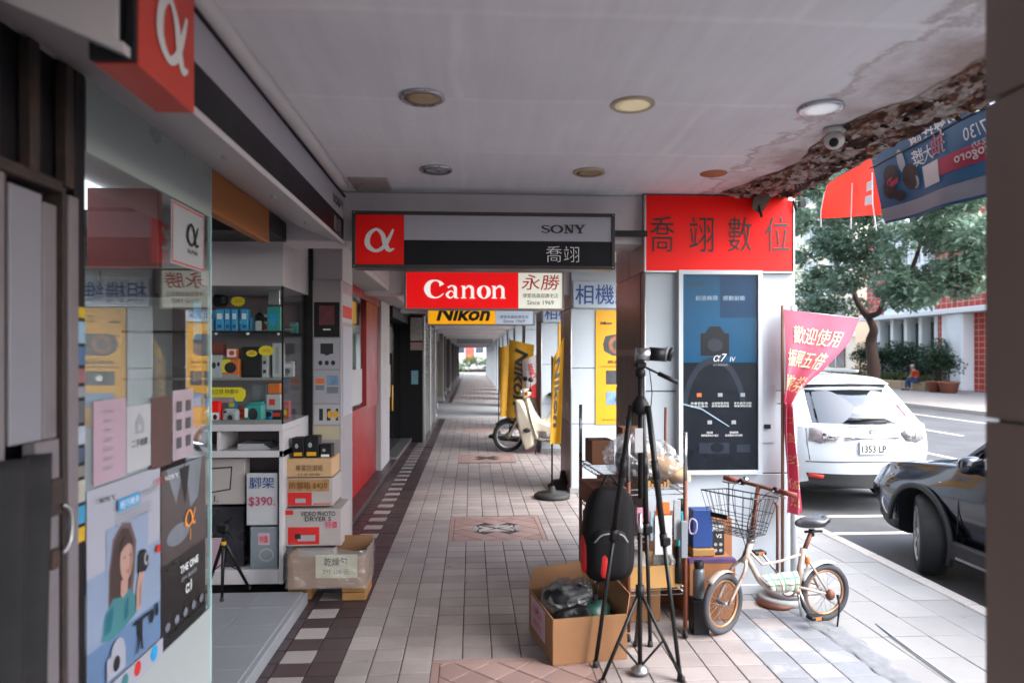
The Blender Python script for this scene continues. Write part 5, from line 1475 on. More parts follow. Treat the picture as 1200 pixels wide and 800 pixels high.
# small tripod standing on the platform
tr = thing('small_tripod', 'small black tripod with a yellow ring on the shop platform', 'tripod')
ap = aty(262, 632, 4.72)
for k, (px, py) in enumerate(((243, 690), (260, 704), (292, 690))):
    f_ = atz(px, py, .086); t = MB(); t.tube([ap, ap.lerp(f_, .5), f_ + Vector((0, 0, .01))], [.013, .012, .009], 8); lg = t.build('leg', M_blackm, tr)
    t = MB(); t.lathe([(.012, 0), (.014, .012), (.010, .03)], 10, Matrix.Translation(f_)); t.build('foot', M_rubber, lg)
t = MB(); t.tube([ap + Vector((0, 0, -.16)), ap + Vector((0, 0, .06))], .011, 8); t.build('column', M_blackm, tr)
t = MB(); t.box(ap.x - .035, ap.x + .035, ap.y - .03, ap.y + .03, ap.z + .05, ap.z + .11, bev=.012); t.build('head', M_black, tr)
t = MB(); t.tube([ap + Vector((0, 0, .08)), ap + Vector((.10, -.05, .0))], .006, 6); t.tube([ap + Vector((0, 0, .10)), ap + Vector((.09, -.02, .17))], .006, 6); t.build('pan_handle', M_black, tr)
t = MB(); t.lathe([(.017, -.035), (.017, -.01)], 12, Matrix.Translation(ap)); t.build('ring', M_yellow, tr)
for a, b in ((0, 1), (1, 2)):
    f1 = atz(((243, 690), (260, 704), (292, 690))[a][0], 695, .086); pass
t = MB(); mid = ap + Vector((0, 0, -.15))
for (px, py) in ((243, 690), (260, 704), (292, 690)):
    f_ = atz(px, py, .086); t.tube([mid, ap.lerp(f_, .62)], .004, 6)
t.build('spreader', M_blackm, tr)

# ---------------------------------------------------------------- white poster column
YC = 5.78
pc = thing('poster_column', 'white column covered with small camera posters beyond the cabinet', 'column')
a = aty(366, 328, YC); b = aty(400, 328, YC)
xe = atx(413, 400, b.x).y
t = MB(); t.box(a.x, b.x, YC, xe, .0, a.z, bev=.006); t.build('shaft', pm('column_white', '#8f898c', .5, .06, 3, .02, dirt=.2), pc)
t = MB(); t.box(a.x - .09, a.x - .002, YC + .02, YC + .1, .0, 2.63); t.build('dark_reveal', M_black, pc)
t = MB(); t.box(a.x - .1, b.x, YC + .05, xe, a.z + .002, 2.63); t.build('upper_box', M_plaster, pc)
fr = Fr((a.x, YC, 0)); Wc = b.x - a.x
def cs_(name, label, py0, py1, mat, prn=None, mats=None, u0=.06, u1=.94):
    z0, z1 = aty(383, py1, YC).z, aty(383, py0, YC).z
    f2 = Fr((a.x + Wc * u0, YC - .001, z0)); W, H = Wc * (u1 - u0), z1 - z0
    o = thing('small_poster', label, 'poster', 'small posters on the white column')
    t = MB(); slab(t, f2, 0, W, 0, H, -.0005, .001); s_ = t.build('sheet', mat, o)
    if prn: prints('poster_print', f2.sh(0, 0, .0005), [(k, m_) + ((q[0] * W, q[1] * W, q[2] * H, q[3] * H) if k == 'r' else (q[0] * W, q[1] * H, q[2] * W, q[3] * H)) for k, m_, q in prn], mats, s_)
    return s_, f2, W, H
cs_('p', 'dark poster with a red tinted photo on the white column', 354, 395, M_black, [('r', 0, (.2, .8, .35, .9)), ('r', 1, (.35, .65, .2, .24))], [pm('red_photo', '#5a2028', .4, .6, 12, 0), M_wink])
cs_('p', 'pale poster with a black camera on the white column', 397, 432, M_plil, [('r', 0, (.25, .75, .5, .85)), ('d', 0, (.5, .65, .2, .2)), ('d', 0, (.25, .2, .08, .08)), ('d', 0, (.5, .2, .08, .08)), ('d', 0, (.75, .2, .08, .08))], [M_ink])
cs_('p', 'pale poster with small landscape photos on the white column', 434, 472, M_plil, [('r', 0, (.05, .4, .6, .75)), ('r', 1, (.05, .4, .4, .55)), ('r', 2, (.5, .95, .55, .85)), ('r', 1, (.5, .95, .3, .5))], [M_orange, M_greycard, M_bluephoto])
cs_('p', 'pale sheet with dark devices and yellow dots on the white column', 474, 497, M_paper, [('r', 0, (.2, .35, .2, .8)), ('r', 0, (.5, .65, .2, .8)), ('r', 0, (.85, .95, .2, .8)), ('d', 1, (.62, .5, .1, .2)), ('d', 1, (.85, .5, .1, .2))], [M_ink, M_yellow])
cs_('p', 'tan printed card low on the white column', 499, 515, M_cream)
f3 = Fr((b.x + .001, YC, 0), (0, 1, 0)); Ws = xe - YC
o = thing('small_poster', 'red and white leaflet on the side of the white column', 'poster', 'small posters on the white column')
t = MB(); slab(t, f3, .03, Ws * .95, 1.98, 2.22, 0, .002); s_ = t.build('sheet', M_paper, o)
prints('poster_print', f3, [('r', 0, .05, Ws * .45, 2.0, 2.15), ('r', 0, Ws * .55, Ws * .9, 2.0, 2.15)], [M_redprint], s_) if False else None
t = MB(); slab(t, f3, .05, Ws * .88, 2.02, 2.12, .0025, .004); t.build('red_print', M_redprint, s_)
wall_sheet('notice_board', 'dark rimmed pale board on the side of the white column', 'board', YC + .05, xe - .03, 1.2, 1.95, b.x + .001, M_plil)

# ---------------------------------------------------------------- cartons stacked before the column
YS = 5.12
carton('dry_cabinet_box', 'white and red dry cabinet box, topmost of the labelled stack', 'box', 335, 390, 560, 593, YS, .34, M_whitecard, [('r', 0, (.04, .55, .03, .50)), ('r', 3, (.05, .92, .53, .98)), ('r', 1, (.2, .42, .12, .28)), ('r', 2, (.58, .95, .06, .1))], [M_redprint, M_gink, M_redprint, M_tape], [('防潮箱 $420', .48, .75, .8, .26, M_cardd)])
carton('dry_cabinet_box', 'large white and red video and photo dryer box in the stack', 'box', 332, 400, 596, 640, YS - .03, .36, M_whitecard, [('r', 0, (.08, .62, .05, .52)), ('r', 1, (.25, .55, .14, .30)), ('r', 2, (.2, .3, .2, .34)), ('r', 3, (.70, .97, .45, .72)), ('r', 0, (.0, .17, .86, .98))], [M_redprint, M_gink, M_ink, M_pinkpaper], [('VIDEO PHOTO', .60, .88, .6, .13, M_ink), ('DRYER S', .60, .74, .45, .12, M_ink), ('特價', .83, .58, .2, .18, M_tagred)])
carton('dry_cabinet_box', 'white and red box at the bottom of the stack', 'box', 338, 392, 641, 684, YS, .34, M_whitecard, [('r', 0, (.0, 1, .62, .72))], [M_redprint])
carton('tan_box', 'tan lettered cardboard box on top of the dry cabinet boxes', 'box', 336, 389, 537, 559, YS + .02, .30, pm('tan_card', '#b08e68', .7, .1, 5, .03), None, None, [('專業防潮箱', .5, .5, .6, .34, M_cardd), ('日本原裝', .5, .15, .5, .14, M_cardd)])
for k, (p0, p1, q0) in enumerate(((342, 356, 513), (357, 373, 511), (374, 388, 521))):
    carton('accessory_box', ['leftmost', 'middle', 'rightmost'][k] + ' small black box on top of the tan box', 'box', p0, p1, q0, 536.5, YS + .05 + .02 * k, .12, M_black, [('r', 0, (.15, .85, .10, .28)), ('d', 1, (.4, .6, .14, .12))], [[M_yellow, M_yellow, M_wink][k], M_gink])
# open carton in a plastic bag on a wooden block, in front of the stack
cr = thing('wood_block', 'raw wooden crate block under the bagged carton', 'crate')
p0, p1 = atz(400, 705), atz(428, 705)
for k in range(2):
    t = MB(); t.box(p0.x, p1.x, p0.y + .02, p0.y + .32, .002 + .058 * k, .056 + .058 * k, bev=.004); t.build('plank', M_wood, cr)
t = MB(); t.box(p0.x - .38, p0.x - .22, p0.y + .06, p0.y + .32, .002, .114, bev=.004); t.build('plank', M_wood, cr)
bc = thing('open_carton', 'open cardboard box in clear plastic with a hand written price card', 'box')
yb = p0.y - .04
A = aty(337, 652, yb); B = aty(428, 687, yb); zb = .117
xa, xb, zt_ = A.x, B.x, A.z
dp = .36
for nm, q in (('front_wall', (xa, xb, yb, yb + .006, zb, zt_)), ('rear_wall', (xa, xb, yb + dp, yb + dp + .006, zb, zt_ + .05)), ('left_wall', (xa, xa + .006, yb + .007, yb + dp - .001, zb, zt_)), ('right_wall', (xb - .006, xb, yb + .007, yb + dp - .001, zb, zt_)), ('bottom', (xa + .007, xb - .007, yb + .007, yb + dp - .001, zb, zb + .006))):
    t = MB(); t.box(*q); t.build(nm, M_card, bc)
fr = Fr((xa, yb - .002, zb)); W, H = xb - xa, zt_ - zb
t = MB(); slab(t, fr, W * .36, W * .90, H * .30, H * 1.05, -.001, .001); cdd = t.build('price_card', M_cream, bc)
text('乾燥包', fr, W * .62, H * .82, w=W * .30, h=H * .28, mat=M_ink, parent=cdd, n=.003, bold=.01); text('7包 100 元', fr, W * .62, H * .50, w=W * .34, h=H * .18, mat=M_cardd, parent=cdd, n=.003, bold=.005)
t = MB()
def bagf(u, v):
    a = 2 * math.pi * u
    sx, sy = (xb - xa) / 2 + .02, dp / 2 + .02
    c_ = Vector(((xa + xb) / 2, yb + dp / 2, 0))
    ca, sa = math.cos(a), math.sin(a)
    k = 1 / max(abs(ca), abs(sa))
    k = k * .9 + .1
    z = zb - .004 + (zt_ - zb + .05) * v
    w_ = 1 + .05 * noise.noise(Vector((ca * 3, sa * 3, v * 4)))
    return Vector((c_.x + sx * ca * k * w_, c_.y + sy * sa * k * w_, z + .02 * noise.noise(Vector((ca * 2, sa * 2, 7))) * v))
t.grid(bagf, 48, 8); t.build('plastic_bag', M_film, bc)

# ---------------------------------------------------------------- camera tripod
def up(p, z): return Vector((p.x, p.y, z))
tp = thing('tripod', 'tall black camera tripod with a zoom lens on its head', 'tripod')
feet = [atz(698, 781), atz(797, 797), atz(762, 757)]
cen = Vector((.925, 3.80, 0)); apex = up(cen, 1.43)
for f_ in feet:
    sh_ = apex + (up(f_, 1.43) - apex).normalized() * .05
    knee = sh_.lerp(f_, .5)
    t = MB(); t.tube([sh_, sh_.lerp(f_, .48)], .0165, 10); lg = t.build('leg', M_blackm, tp)
    t = MB(); t.tube([sh_.lerp(f_, .46), f_ + Vector((0, 0, .02))], .0115, 10); t.build('lower_tube', M_blackm, lg)
    t = MB(); d = (f_ - sh_).normalized(); t.tube([knee - d * .035, knee + d * .03], .021, 10); t.box(knee.x - .012, knee.x + .03, knee.y - .03, knee.y - .008, knee.z - .02, knee.z + .02, bev=.004); t.build('leg_lock', M_black, lg)
    t = MB(); t.tube([f_ + Vector((0, 0, .035)), f_ + Vector((0, 0, .001))], [.014, .017], 10); t.build('foot', M_rubber, lg)
    t = MB(); q = sh_.lerp(f_, .24); t.tube([q - d * .05, q + d * .05], .020, 10); t.build('grip', M_black, lg)
t = MB(); t.lathe([(.026, 1.38), (.044, 1.40), (.046, 1.44), (.03, 1.465), (.02, 1.48)], 18, Matrix.Translation((cen.x, cen.y, 0))); t.build('shoulder', M_black, tp)
t = MB(); t.tube([up(cen, .92), up(cen, 1.60)], .014, 10); t.build('column', M_blackm, tp)
t = MB(); t.lathe([(.02, 1.585), (.028, 1.59), (.028, 1.625), (.018, 1.63)], 14, Matrix.Translation((cen.x, cen.y, 0))); t.box(cen.x - .03, cen.x + .028, cen.y - .03, cen.y + .03, 1.632, 1.668, bev=.008); t.build('head', M_black, tp)
t = MB(); t.tube([(cen.x + .02, cen.y - .01, 1.64), (cen.x + .10, cen.y - .04, 1.60)], .006, 8); t.tube([(cen.x + .09, cen.y - .036, 1.605), (cen.x + .19, cen.y - .07, 1.555)], .0125, 8); t.build('pan_handle', M_black, tp)
t = MB(); t.tube([(cen.x + .05, cen.y, 1.63), (cen.x + .062, cen.y - .01, 1.5), (cen.x + .055, cen.y, 1.38)], .007, 6, flat=.3); t.build('strap', M_black, tp)
t = MB(); t.box(cen.x - .05, cen.x - .005, cen.y - .075, cen.y - .062, 1.18, 1.31, bev=.002); t.build('label_card', M_paper, tp)
for nm, x0, x1, r_, mt in (('camera_plate', -.03, .045, .036, M_steel), ('lens_barrel', .046, .13, .038, M_black), ('lens_ring', .131, .15, .041, M_greycard), ('lens_front', .151, .172, .039, M_black)):
    t = MB(); t.tube([(cen.x + x0, cen.y - .01, 1.712), (cen.x + x1, cen.y - .02, 1.706)], r_, 18); t.build(nm, mt, tp)
for f_ in feet:
    pass
# light stand in front of it
ls = thing('light_stand', 'thin black light stand with spread braced legs before the tripod', 'light stand')
c0 = atz(750, 790); hub = up(c0, aty(752, 692, c0.y).z)
t = MB(); t.tube([up(c0, .045), up(c0, .78)], .0125, 10); t.build('pole', M_blackm, ls)
t = MB(); t.tube([up(c0, hub.z - .03), up(c0, hub.z + .03)], .024, 12); t.build('collar', M_black, ls)
t = MB(); t.lathe([(.045, .012), (.05, .03), (.03, .045), (.012, .06)], 16, Matrix.Translation((c0.x, c0.y, 0))); t.build('lower_hub', M_steel, ls)
for f_ in (atz(704, 803), atz(800, 799), Vector((c0.x + .06, c0.y + .36, 0))):
    t = MB(); t.tube([hub, f_ + Vector((0, 0, .012))], .0095, 8); lg = t.build('leg', M_blackm, ls)
    t = MB(); q = hub.lerp(f_, .55); t.tube([q, up(c0, .04)], .0065, 6); t.build('brace', M_blackm, lg)
    t = MB(); t.tube([f_ + Vector((0, 0, .03)), f_ + Vector((0, 0, .001))], .013, 8); t.build('foot', M_rubber, lg)
t = MB(); t.lathe([(.017, .76), (.017, .80), (.011, .805), (.011, .86)], 12, Matrix.Translation((c0.x, c0.y, 0))); t.build('top_clamp', M_steel, ls)

# ---------------------------------------------------------------- open cardboard box with wrapped bags
ob = thing('cardboard_box', 'open brown cardboard box of wrapped bags on the floor before the tripod', 'box')
n0 = atz(648, 780); n1 = atz(735, 772); n2 = atz(616, 738)
ex = (n1 - n0); ey = (n2 - n0)
ey = ey - ex * (ey.dot(ex) / ex.dot(ex)) * .6
n2 = n0 + ey * 1.0; n3 = n1 + ey
HB = .255
def wallp(a, b, z0, z1, th=.006):
    d = (b - a).normalized(); nrm = Vector((-d.y, d.x, 0)) * th
    m_ = MB(); vs_ = [up(a, z0), up(b, z0), up(b + nrm, z0), up(a + nrm, z0), up(a, z1), up(b, z1), up(b + nrm, z1), up(a + nrm, z1)]
    m_.add(vs_, [(0, 3, 2, 1), (4, 5, 6, 7), (0, 1, 5, 4), (1, 2, 6, 5), (2, 3, 7, 6), (3, 0, 4, 7)]); return m_
for nm, a, b in (('front_wall', n0, n1), ('right_wall', n1, n3), ('rear_wall', n3, n2), ('left_wall', n2, n0)):
    w_ = wallp(a, b, .002, HB).build(nm, M_card, ob)
    if nm == 'left_wall':
        fr = Fr(n0 + Vector((0, 0, 0)) , (n0 - n2), (0, 0, 1)); L = (n0 - n2).length
        fr = Fr(n2, (n0 - n2), (0, 0, 1))
        t = MB(); slab(t, fr, L * .12, L * .70, .06, .24, .001, .003); pp = t.build('paper_sign', M_pinkpaper, w_)
        text('特價出清', fr, L * .4, .18, w=L * .36, h=.05, mat=M_tagred, parent=pp, n=.005); text('攝影背包', fr, L * .4, .11, w=L * .36, h=.04, mat=M_tagred, parent=pp, n=.005)
t = MB(); t.add([up(n0, .004), up(n1, .004), up(n3, .004), up(n2, .004)], [(0, 1, 2, 3)]); t.build('bottom', M_card, ob)
t = MB(); o_ = n3 - n1; out = Vector((o_.y, -o_.x, 0)).normalized()
t.add([up(n1, HB), up(n3, HB), up(n3 + out * .02 - o_ * .12, HB + .15), up(n1 + out * .03 + o_ * .06, HB + .10)], [(0, 1, 2, 3)]); t.build('flap', M_card, ob, solid=.005)
t = MB(); t.add([up(n3, HB), up(n2, HB), up(n2.lerp(n3, .1) + ey * .16, HB + .10), up(n3.lerp(n2, .1) + ey * .16, HB + .13)], [(0, 1, 2, 3)]); t.build('flap', M_card, ob, solid=.005)
def crumple(c, r, amp, seed, fs=5.0):
    def f(p):
        d = (Vector(p) - Vector(c))
        k = noise.fractal(Vector(p) * fs + Vector((seed, 0, 0)), 1.0, 2.0, 4) * amp
        q = noise.cell(Vector(p) * fs * 2 + Vector((seed, 3, 0))) * amp * .15
        return Vector(p) + d.normalized() * (k + q) if d.length > 1e-6 else Vector(p)
    return f
mid = (n0 + n1 + n2 + n3) / 4
M_bagblack = pm('black_nylon', '#0d0e10', .5, .25, 8, .08, 50, spec=.3)
M_baggreen = pm('green_nylon', '#123a34', .5, .2, 8, .05, 50)
pc_ = aty(663, 700, mid.y + .02)
wb_ = thing('wrapped_bag', 'black bag wrapped in crinkled plastic on top of the cardboard box', 'bag')
t = MB(); t.ball(pc_, (.145, .10, .085), 24, 14, M=Matrix.Rotation(R(-20), 3, 'Y'), fn=crumple(pc_, .1, .03, 3, 9)); t.build('bag', M_bagblack, wb_)
t = MB(); t.ball(pc_, (.165, .115, .10), 44, 26, M=Matrix.Rotation(R(-20), 3, 'Y'), fn=crumple(pc_, .1, .04, 5, 12)); t.s = [False] * len(t.s); t.build('plastic_wrap', M_filmd, wb_)
q = aty(694, 723, mid.y - .06)
t = MB(); t.ball((q.x, q.y, .20), (.11, .09, .075), 20, 12, fn=crumple(q, .1, .03, 9, 9)); gb = t.build('green_bag', M_baggreen, None, 'dark green camera bag lying in the cardboard box', 'bag')
t = MB(); t.tube(spline([(q.x - .09, q.y - .06, .24), (q.x - .02, q.y - .09, .285), (q.x + .07, q.y - .07, .26)], 6), .008, 6); t.build('strap', pm('grey_webbing', '#7d8482', .7), gb) if False else None
t = MB(); t.ball((mid.x - .03, mid.y - .12, .19), (.12, .08, .06), 20, 12, fn=crumple(mid, .1, .04, 13, 10)); t.build('dark_pouch', M_bagblack, None, 'flat dark pouch at the front of the cardboard box', 'bag')
t = MB(); t.ball((mid.x - .12, mid.y + .08, .20), (.09, .10, .07), 20, 12, fn=crumple(mid, .1, .04, 17, 10)); t.build('pink_pouch', pm('dusty_pink', '#8b6a72', .6, .2, 8, .05), None, 'dusty pink pouch at the back left of the cardboard box', 'bag')
t = MB(); t.ball((mid.x + .12, mid.y + .10, .12), (.12, .12, .10), 20, 12, fn=crumple(mid, .1, .05, 21, 10)); t.build('dark_pouch', M_bagblack, None, 'black pouch under the flap of the cardboard box', 'bag')

# ---------------------------------------------------------------- rusty wire rack
RX0, RX1, RY0, RY1 = .93, 1.285, 4.12, 5.30
BEFORE = set(o.name for o in COL.objects)
rk = thing('wire_rack', 'rusty wire shelf rack beside the pillar', 'rack')
ZS = (.30, .62, .90)
for (x, y, zt_) in ((RX0, RY0, 1.26), (RX1, RY0, 1.24), (RX0, RY1, 1.33), (RX1, RY1, 1.24)):
    t = MB(); t.tube([(x, y, .06), (x, y, .95)], .0125, 10); ps = t.build('post', M_rust, rk)
    t = MB(); t.tube([(x, y, .95), (x, y, zt_)], .012, 10); t.build('post_top', M_steel, ps)
    t = MB(); t.tube([(x - .008, y, .025), (x + .008, y, .025)], .024, 14); t.build('caster', M_rubber, ps)
for z in ZS:
    t = MB()
    for dz_ in (0, -.03):
        t.tube([(RX0, RY0, z + dz_), (RX1, RY0, z + dz_), (RX1, RY1, z + dz_), (RX0, RY1, z + dz_)], .0042, 6, closed=True, smooth=True)
    for k in range(20):
        x = RX0 + (RX1 - RX0) * (k + .5) / 20
        t.tube([(x, RY0, z + .002), (x, RY1, z + .002)], .0022, 4, caps=False)
    for k in range(12):       # zigzag side lattice
        y0 = RY0 + (RY1 - RY0) * k / 12; y1 = RY0 + (RY1 - RY0) * (k + 1) / 12
        t.tube([(RX0, y0, z), (RX0, (y0 + y1) / 2, z - .03), (RX0, y1, z)], .0025, 4, caps=False)
    t.build('wire_shelf', M_steel, rk)
# goods on the rack
def rbox(name, label, cat, x0, x1, y0, y1, z0, z1, mat, bev=.004):
    t = MB(); t.box(x0, x1, y0, y1, z0, z1, bev=bev); return t.build(name, mat, None, label, cat)
def tray(name, label, x0, x1, y0, y1, z0, z1, mat, th=.005):
    o = thing(name, label, 'box')
    for nm, q in (('front_wall', (x0, x1, y0, y0 + th)), ('rear_wall', (x0, x1, y1 - th, y1)), ('left_wall', (x0, x0 + th, y0 + th + .001, y1 - th - .001)), ('right_wall', (x1 - th, x1, y0 + th + .001, y1 - th - .001))):
        t = MB(); t.box(*q, z0, z1); t.build(nm, mat, o)
    t = MB(); t.box(x0 + th + .001, x1 - th - .001, y0 + th + .001, y1 - th - .001, z0, z0 + th); t.build('bottom', mat, o)
    return o
M_tray = pm('yellow_card', '#94703f', .75, .12, 5, .05)
tray('card_tray', 'yellowish cardboard tray of wrapped goods on the bottom rack shelf', RX0 + .015, RX1 - .015, RY0 + .015, RY0 + .32, .306, .44, M_tray)
t = MB(); c_ = Vector((1.20, RY0 + .15, .43)); t.ball(c_, (.075, .10, .09), 32, 18, fn=crumple(c_, .1, .02, 31, 9)); t.build('plastic_bag', M_filmd, None, 'grey plastic bag of small goods in the cardboard tray', 'bag')
t = MB(); c_ = Vector((1.02, RY0 + .14, .43)); t.ball(c_, (.09, .09, .075), 28, 16, fn=crumple(c_, .1, .02, 37, 8)); t.build('white_pouch', pm('offwhite_cloth', '#a79f98', .7, .25, 9, .1), None, 'crumpled off white pouch in the cardboard tray', 'pouch')
big = thing('wrapped_parcel', 'big brown bundle wrapped in clear plastic on top of the rack', 'parcel')
c_ = Vector((1.12, RY0 + .22, 1.04)); Mr = Matrix.Rotation(R(24), 3, 'Y')
t = MB(); t.ball(c_ + Vector((.08, 0, -.03)), (.22, .16, .075), 28, 16, M=Mr, fn=crumple(c_, .1, .02, 41, 5)); t.build('brown_fur', pm('brown_plush', '#9a7a58', .9, .35, 14, .2, 60, sheen=.4), big)
t = MB(); t.ball(c_ + Vector((-.10, .02, .0)), (.10, .12, .11), 20, 12, fn=crumple(c_, .1, .015, 43)); t.build('black_pouch', M_bagblack, big)
t = MB(); t.ball(c_ + Vector((-.01, 0, .01)), (.265, .19, .145), 60, 34, M=Matrix.Rotation(R(16), 3, 'Y'), fn=crumple(c_, .1, .05, 47, 9)); t.s = [False] * len(t.s); t.build('plastic_wrap', M_film, big)
rbox('cardboard_box', 'brown cardboard box at the back of the top rack shelf', 'box', RX0 + .03, RX0 + .20, RY1 - .22, RY1 - .02, .905, 1.08, M_cardd)
rbox('cardboard_box', 'brown box sticking out to the left of the middle rack shelf', 'box', RX0 - .10, RX0 + .14, RY0 + .42, RY1 - .35, .70, .83, M_cardd)
rbox('cardboard_box', 'narrow brown box standing on the low rack shelf at the back', 'box', RX0 - .06, RX0 + .06, RY1 - .60, RY1 - .3, .306, .60, M_card)
rbox('folded_card', 'brown carton standing on the middle shelf behind the backpack', 'box', RX0 + .12, RX1 - .04, RY1 - .25, RY1 - .02, .625, .80, M_cardd)
rbox('blister_pack', 'pinkish striped pack hanging on the rack front', 'pack', RX0 + .045, RX0 + .125, RY0 - .02, RY0 - .012, .66, .80, pm('pink_pack', '#a06a80', .4, .3, 18, 0))
rbox('price_paper', 'white paper sheet hanging on the rack front', 'paper', RX0 + .155, RX0 + .26, RY0 - .03, RY0 - .026, .52, .75, M_paper, 0)
rbox('snack_pack', 'orange and red pack above the hanging white paper', 'pack', RX0 + .165, RX0 + .25, RY0 - .024, RY0 - .014, .755, .83, pm('orange_red', '#c05a1c', .4, .5, 12, 0, dirt=.9, dcol=C('#b01818'), ds=10))
rbox('small_pack', 'pale blue pack hanging on the rack between pouch and paper', 'pack', RX0 + .128, RX0 + .152, RY0 - .02, RY0 - .012, .60, .78, pm('pale_blue_pack', '#7d93a0', .4, .3, 18, 0))
rbox('small_pack', 'clear silver pack hanging at the right of the white paper', 'pack', RX0 + .275, RX0 + .32, RY0 - .02, RY0 - .012, .60, .84, pm('silver_pack', '#9a9da0', .2, .3, 18, 0, metal=.4))
t = MB()
for k in range(9): t.box(RX0 + .10 + .02 * k, RX0 + .115 + .02 * k, RY0 + .05, RY0 + .2, .905, .925 + .01 * (k % 3))
t.build('film_rolls', M_tape, None, 'row of tan film packs on the top rack shelf', 'packs')
for o in list(COL.objects):      # the rack stands a little askew to the pillar
    if o.name in BEFORE: continue
    Rm = Matrix.Translation((RX0, RY0, 0)) @ Matrix.Rotation(R(5), 4, 'Z') @ Matrix.Translation((-RX0, -RY0, 0))
    if o.type == 'MESH':
        if o.parent is None:
            o.location = Rm @ o.location; o.rotation_euler = (0, 0, R(5))
        else:
            o.data.transform(Rm)
# backpack hung on the near left post
for (nm, lab, q, mt) in (('cardboard_box', 'brown box on the floor under the rack', (RX0 + .03, RX1 - .08, RY0 + .30, RY0 + .62, .0, .22), M_card), ('lens_box', 'black lens box lying on the middle rack shelf', (1.06, 1.20, RY0 + .06, RY0 + .2, .625, .70), M_black), ('gift_box', 'white box with worn corners on the low rack shelf', (.97, 1.12, RY0 + .42, RY0 + .62, .306, .46), M_whitecard), ('cardboard_box', 'tall brown box standing on the rack behind the wrapped parcel', (1.0, 1.14, RY0 + .50, RY0 + .66, .905, 1.22), M_cardd), ('pouch', 'grey pouch hanging at the right of the rack', (RX1 - .045, RX1 - .005, RY0 - .03, RY0 - .005, .50, .72), M_greycard)):
    rbox(nm, lab, 'pouch' if nm == 'pouch' else 'box', *q, mt)
t = MB(); t.tube([(1.235, 4.42, .95), (1.245, 4.44, 1.37)], .009, 8); t.build('loose_pole', M_rust, None, 'rusty loose pole leaning behind the parcel on the rack', 'pole')
bpk = thing('backpack', 'black backpack with red side pockets hung on the rack', 'backpack')
c_ = Vector((.785, RY0 - .10, .675))
def bpf(p):
    d = Vector(p) - c_
    top = max(0, d.z / .27)
    return c_ + Vector((d.x * (1 - .20 * top * top) + .02 * top, d.y * (1 - .2 * top), d.z + .01 * noise.noise(Vector(p) * 9)))
t = MB(); t.ball(c_, (.148, .105, .268), 30, 22, e=.45, fn=bpf); body_ = t.build('body', pm('backpack_black', '#0c0b0e', .7, .3, 9, .1, 80, spec=.2), bpk)
t = MB(); t.ball(c_ + Vector((-.01, -.085, -.09)), (.115, .05, .14), 24, 16, e=.6); pk = t.build('front_pocket', MATS['backpack_black'], bpk)
t = MB(); t.tube(spline([c_ + Vector((-.10, -.135, -.02)), c_ + Vector((-.05, -.14, .025)), c_ + Vector((.05, -.14, .025)), c_ + Vector((.09, -.135, -.02))], 6), .004, 6); t.build('zip', M_gink, pk)
M_bpred = pm('backpack_red', '#b01218', .6, .15, 9, .06, 60)
t = MB(); t.ball(c_ + Vector((-.04, -.118, -.14)), (.028, .018, .085), 16, 12, e=.7); t.build('red_panel', M_bpred, bpk)
t = MB(); t.ball(c_ + Vector((-.138, -.02, -.11)), (.022, .06, .11), 16, 12, e=.7); t.build('red_panel', M_bpred, bpk)
for s_ in (-1, 1):
    t = MB(); t.tube(spline([c_ + Vector((.06 * s_ + .05, .10, .22)), c_ + Vector((.08 * s_ + .06, .16, .05)), c_ + Vector((.07 * s_ + .06, .12, -.22))], 6), .016, 6, flat=.4); t.build('shoulder_strap', MATS['backpack_black'], bpk)
t = MB(); t.tube(spline([c_ + Vector((-.03, .03, .26)), c_ + Vector((.02, .06, .325)), c_ + Vector((.08, .10, .26))], 6), .008, 6); t.build('top_loop', MATS['backpack_black'], bpk)
t = MB(); t.tube([c_ + Vector((-.06, -.06, -.26)), c_ + Vector((-.08, -.07, -.33))], .006, 6); t.box(c_.x - .09, c_.x - .07, c_.y - .08, c_.y - .06, c_.z - .36, c_.z - .33); t.build('loose_strap', M_black, bpk)

# ---------------------------------------------------------------- goods between rack and bicycle
def facebox(name, label, cat, px0, px1, py0, py1, Y, dep, mat, z0=None, bev=.004):
    a = aty(px0, py1, Y); b = aty(px1, py0, Y)
    return rbox(name, label, cat, a.x, b.x, Y, Y + dep, a.z if z0 is None else z0, b.z, mat, bev)
M_cardo = pm('orange_cardboard', '#8a5a38', .75, .14, 5, .05, dirt=.2, dcol=C('#7d4a28'))
yb_ = 4.42
a = aty(808, 722, yb_); b = aty(862, 655, yb_)
bcx = thing('cardboard_box', 'large brown box with purple strap behind the front wheel', 'box')
t = MB(); t.box(a.x, b.x, yb_, yb_ + .36, .002, b.z, bev=.004); t.build('carton', M_cardo, bcx)
t = MB(); t.box(a.x - .002, b.x + .002, yb_ - .003, yb_ + .05, b.z - .02, b.z + .003); t.build('purple_strap', pm('purple_strap', '#4a3560', .5), bcx)
zt1 = b.z + .004
facebox('cardboard_box', 'small tan box standing on the large strapped box', 'box', 812, 838, 643, 656, yb_ + .06, .16, M_tray, zt1)
zt2 = aty(820, 643, yb_ + .06).z + .002
bbx = facebox('blue_box', 'blue carton with a cut handle hole above the tan box', 'box', 812, 835, 597, 642, yb_ + .08, .1, M_blue, zt2)
o = thing('product_box', 'black and white box marked with two characters beside the blue carton', 'box')
Yv = yb_ + .10
a = aty(834, 653, Yv); b = aty(849, 614, Yv)
t = MB(); t.box(a.x, b.x, Yv, Yv + .10, zt1, b.z, bev=.003); c_ = t.build('carton', M_ink, o)
fr = Fr((a.x, Yv, zt1)); W, H = b.x - a.x, b.z - zt1
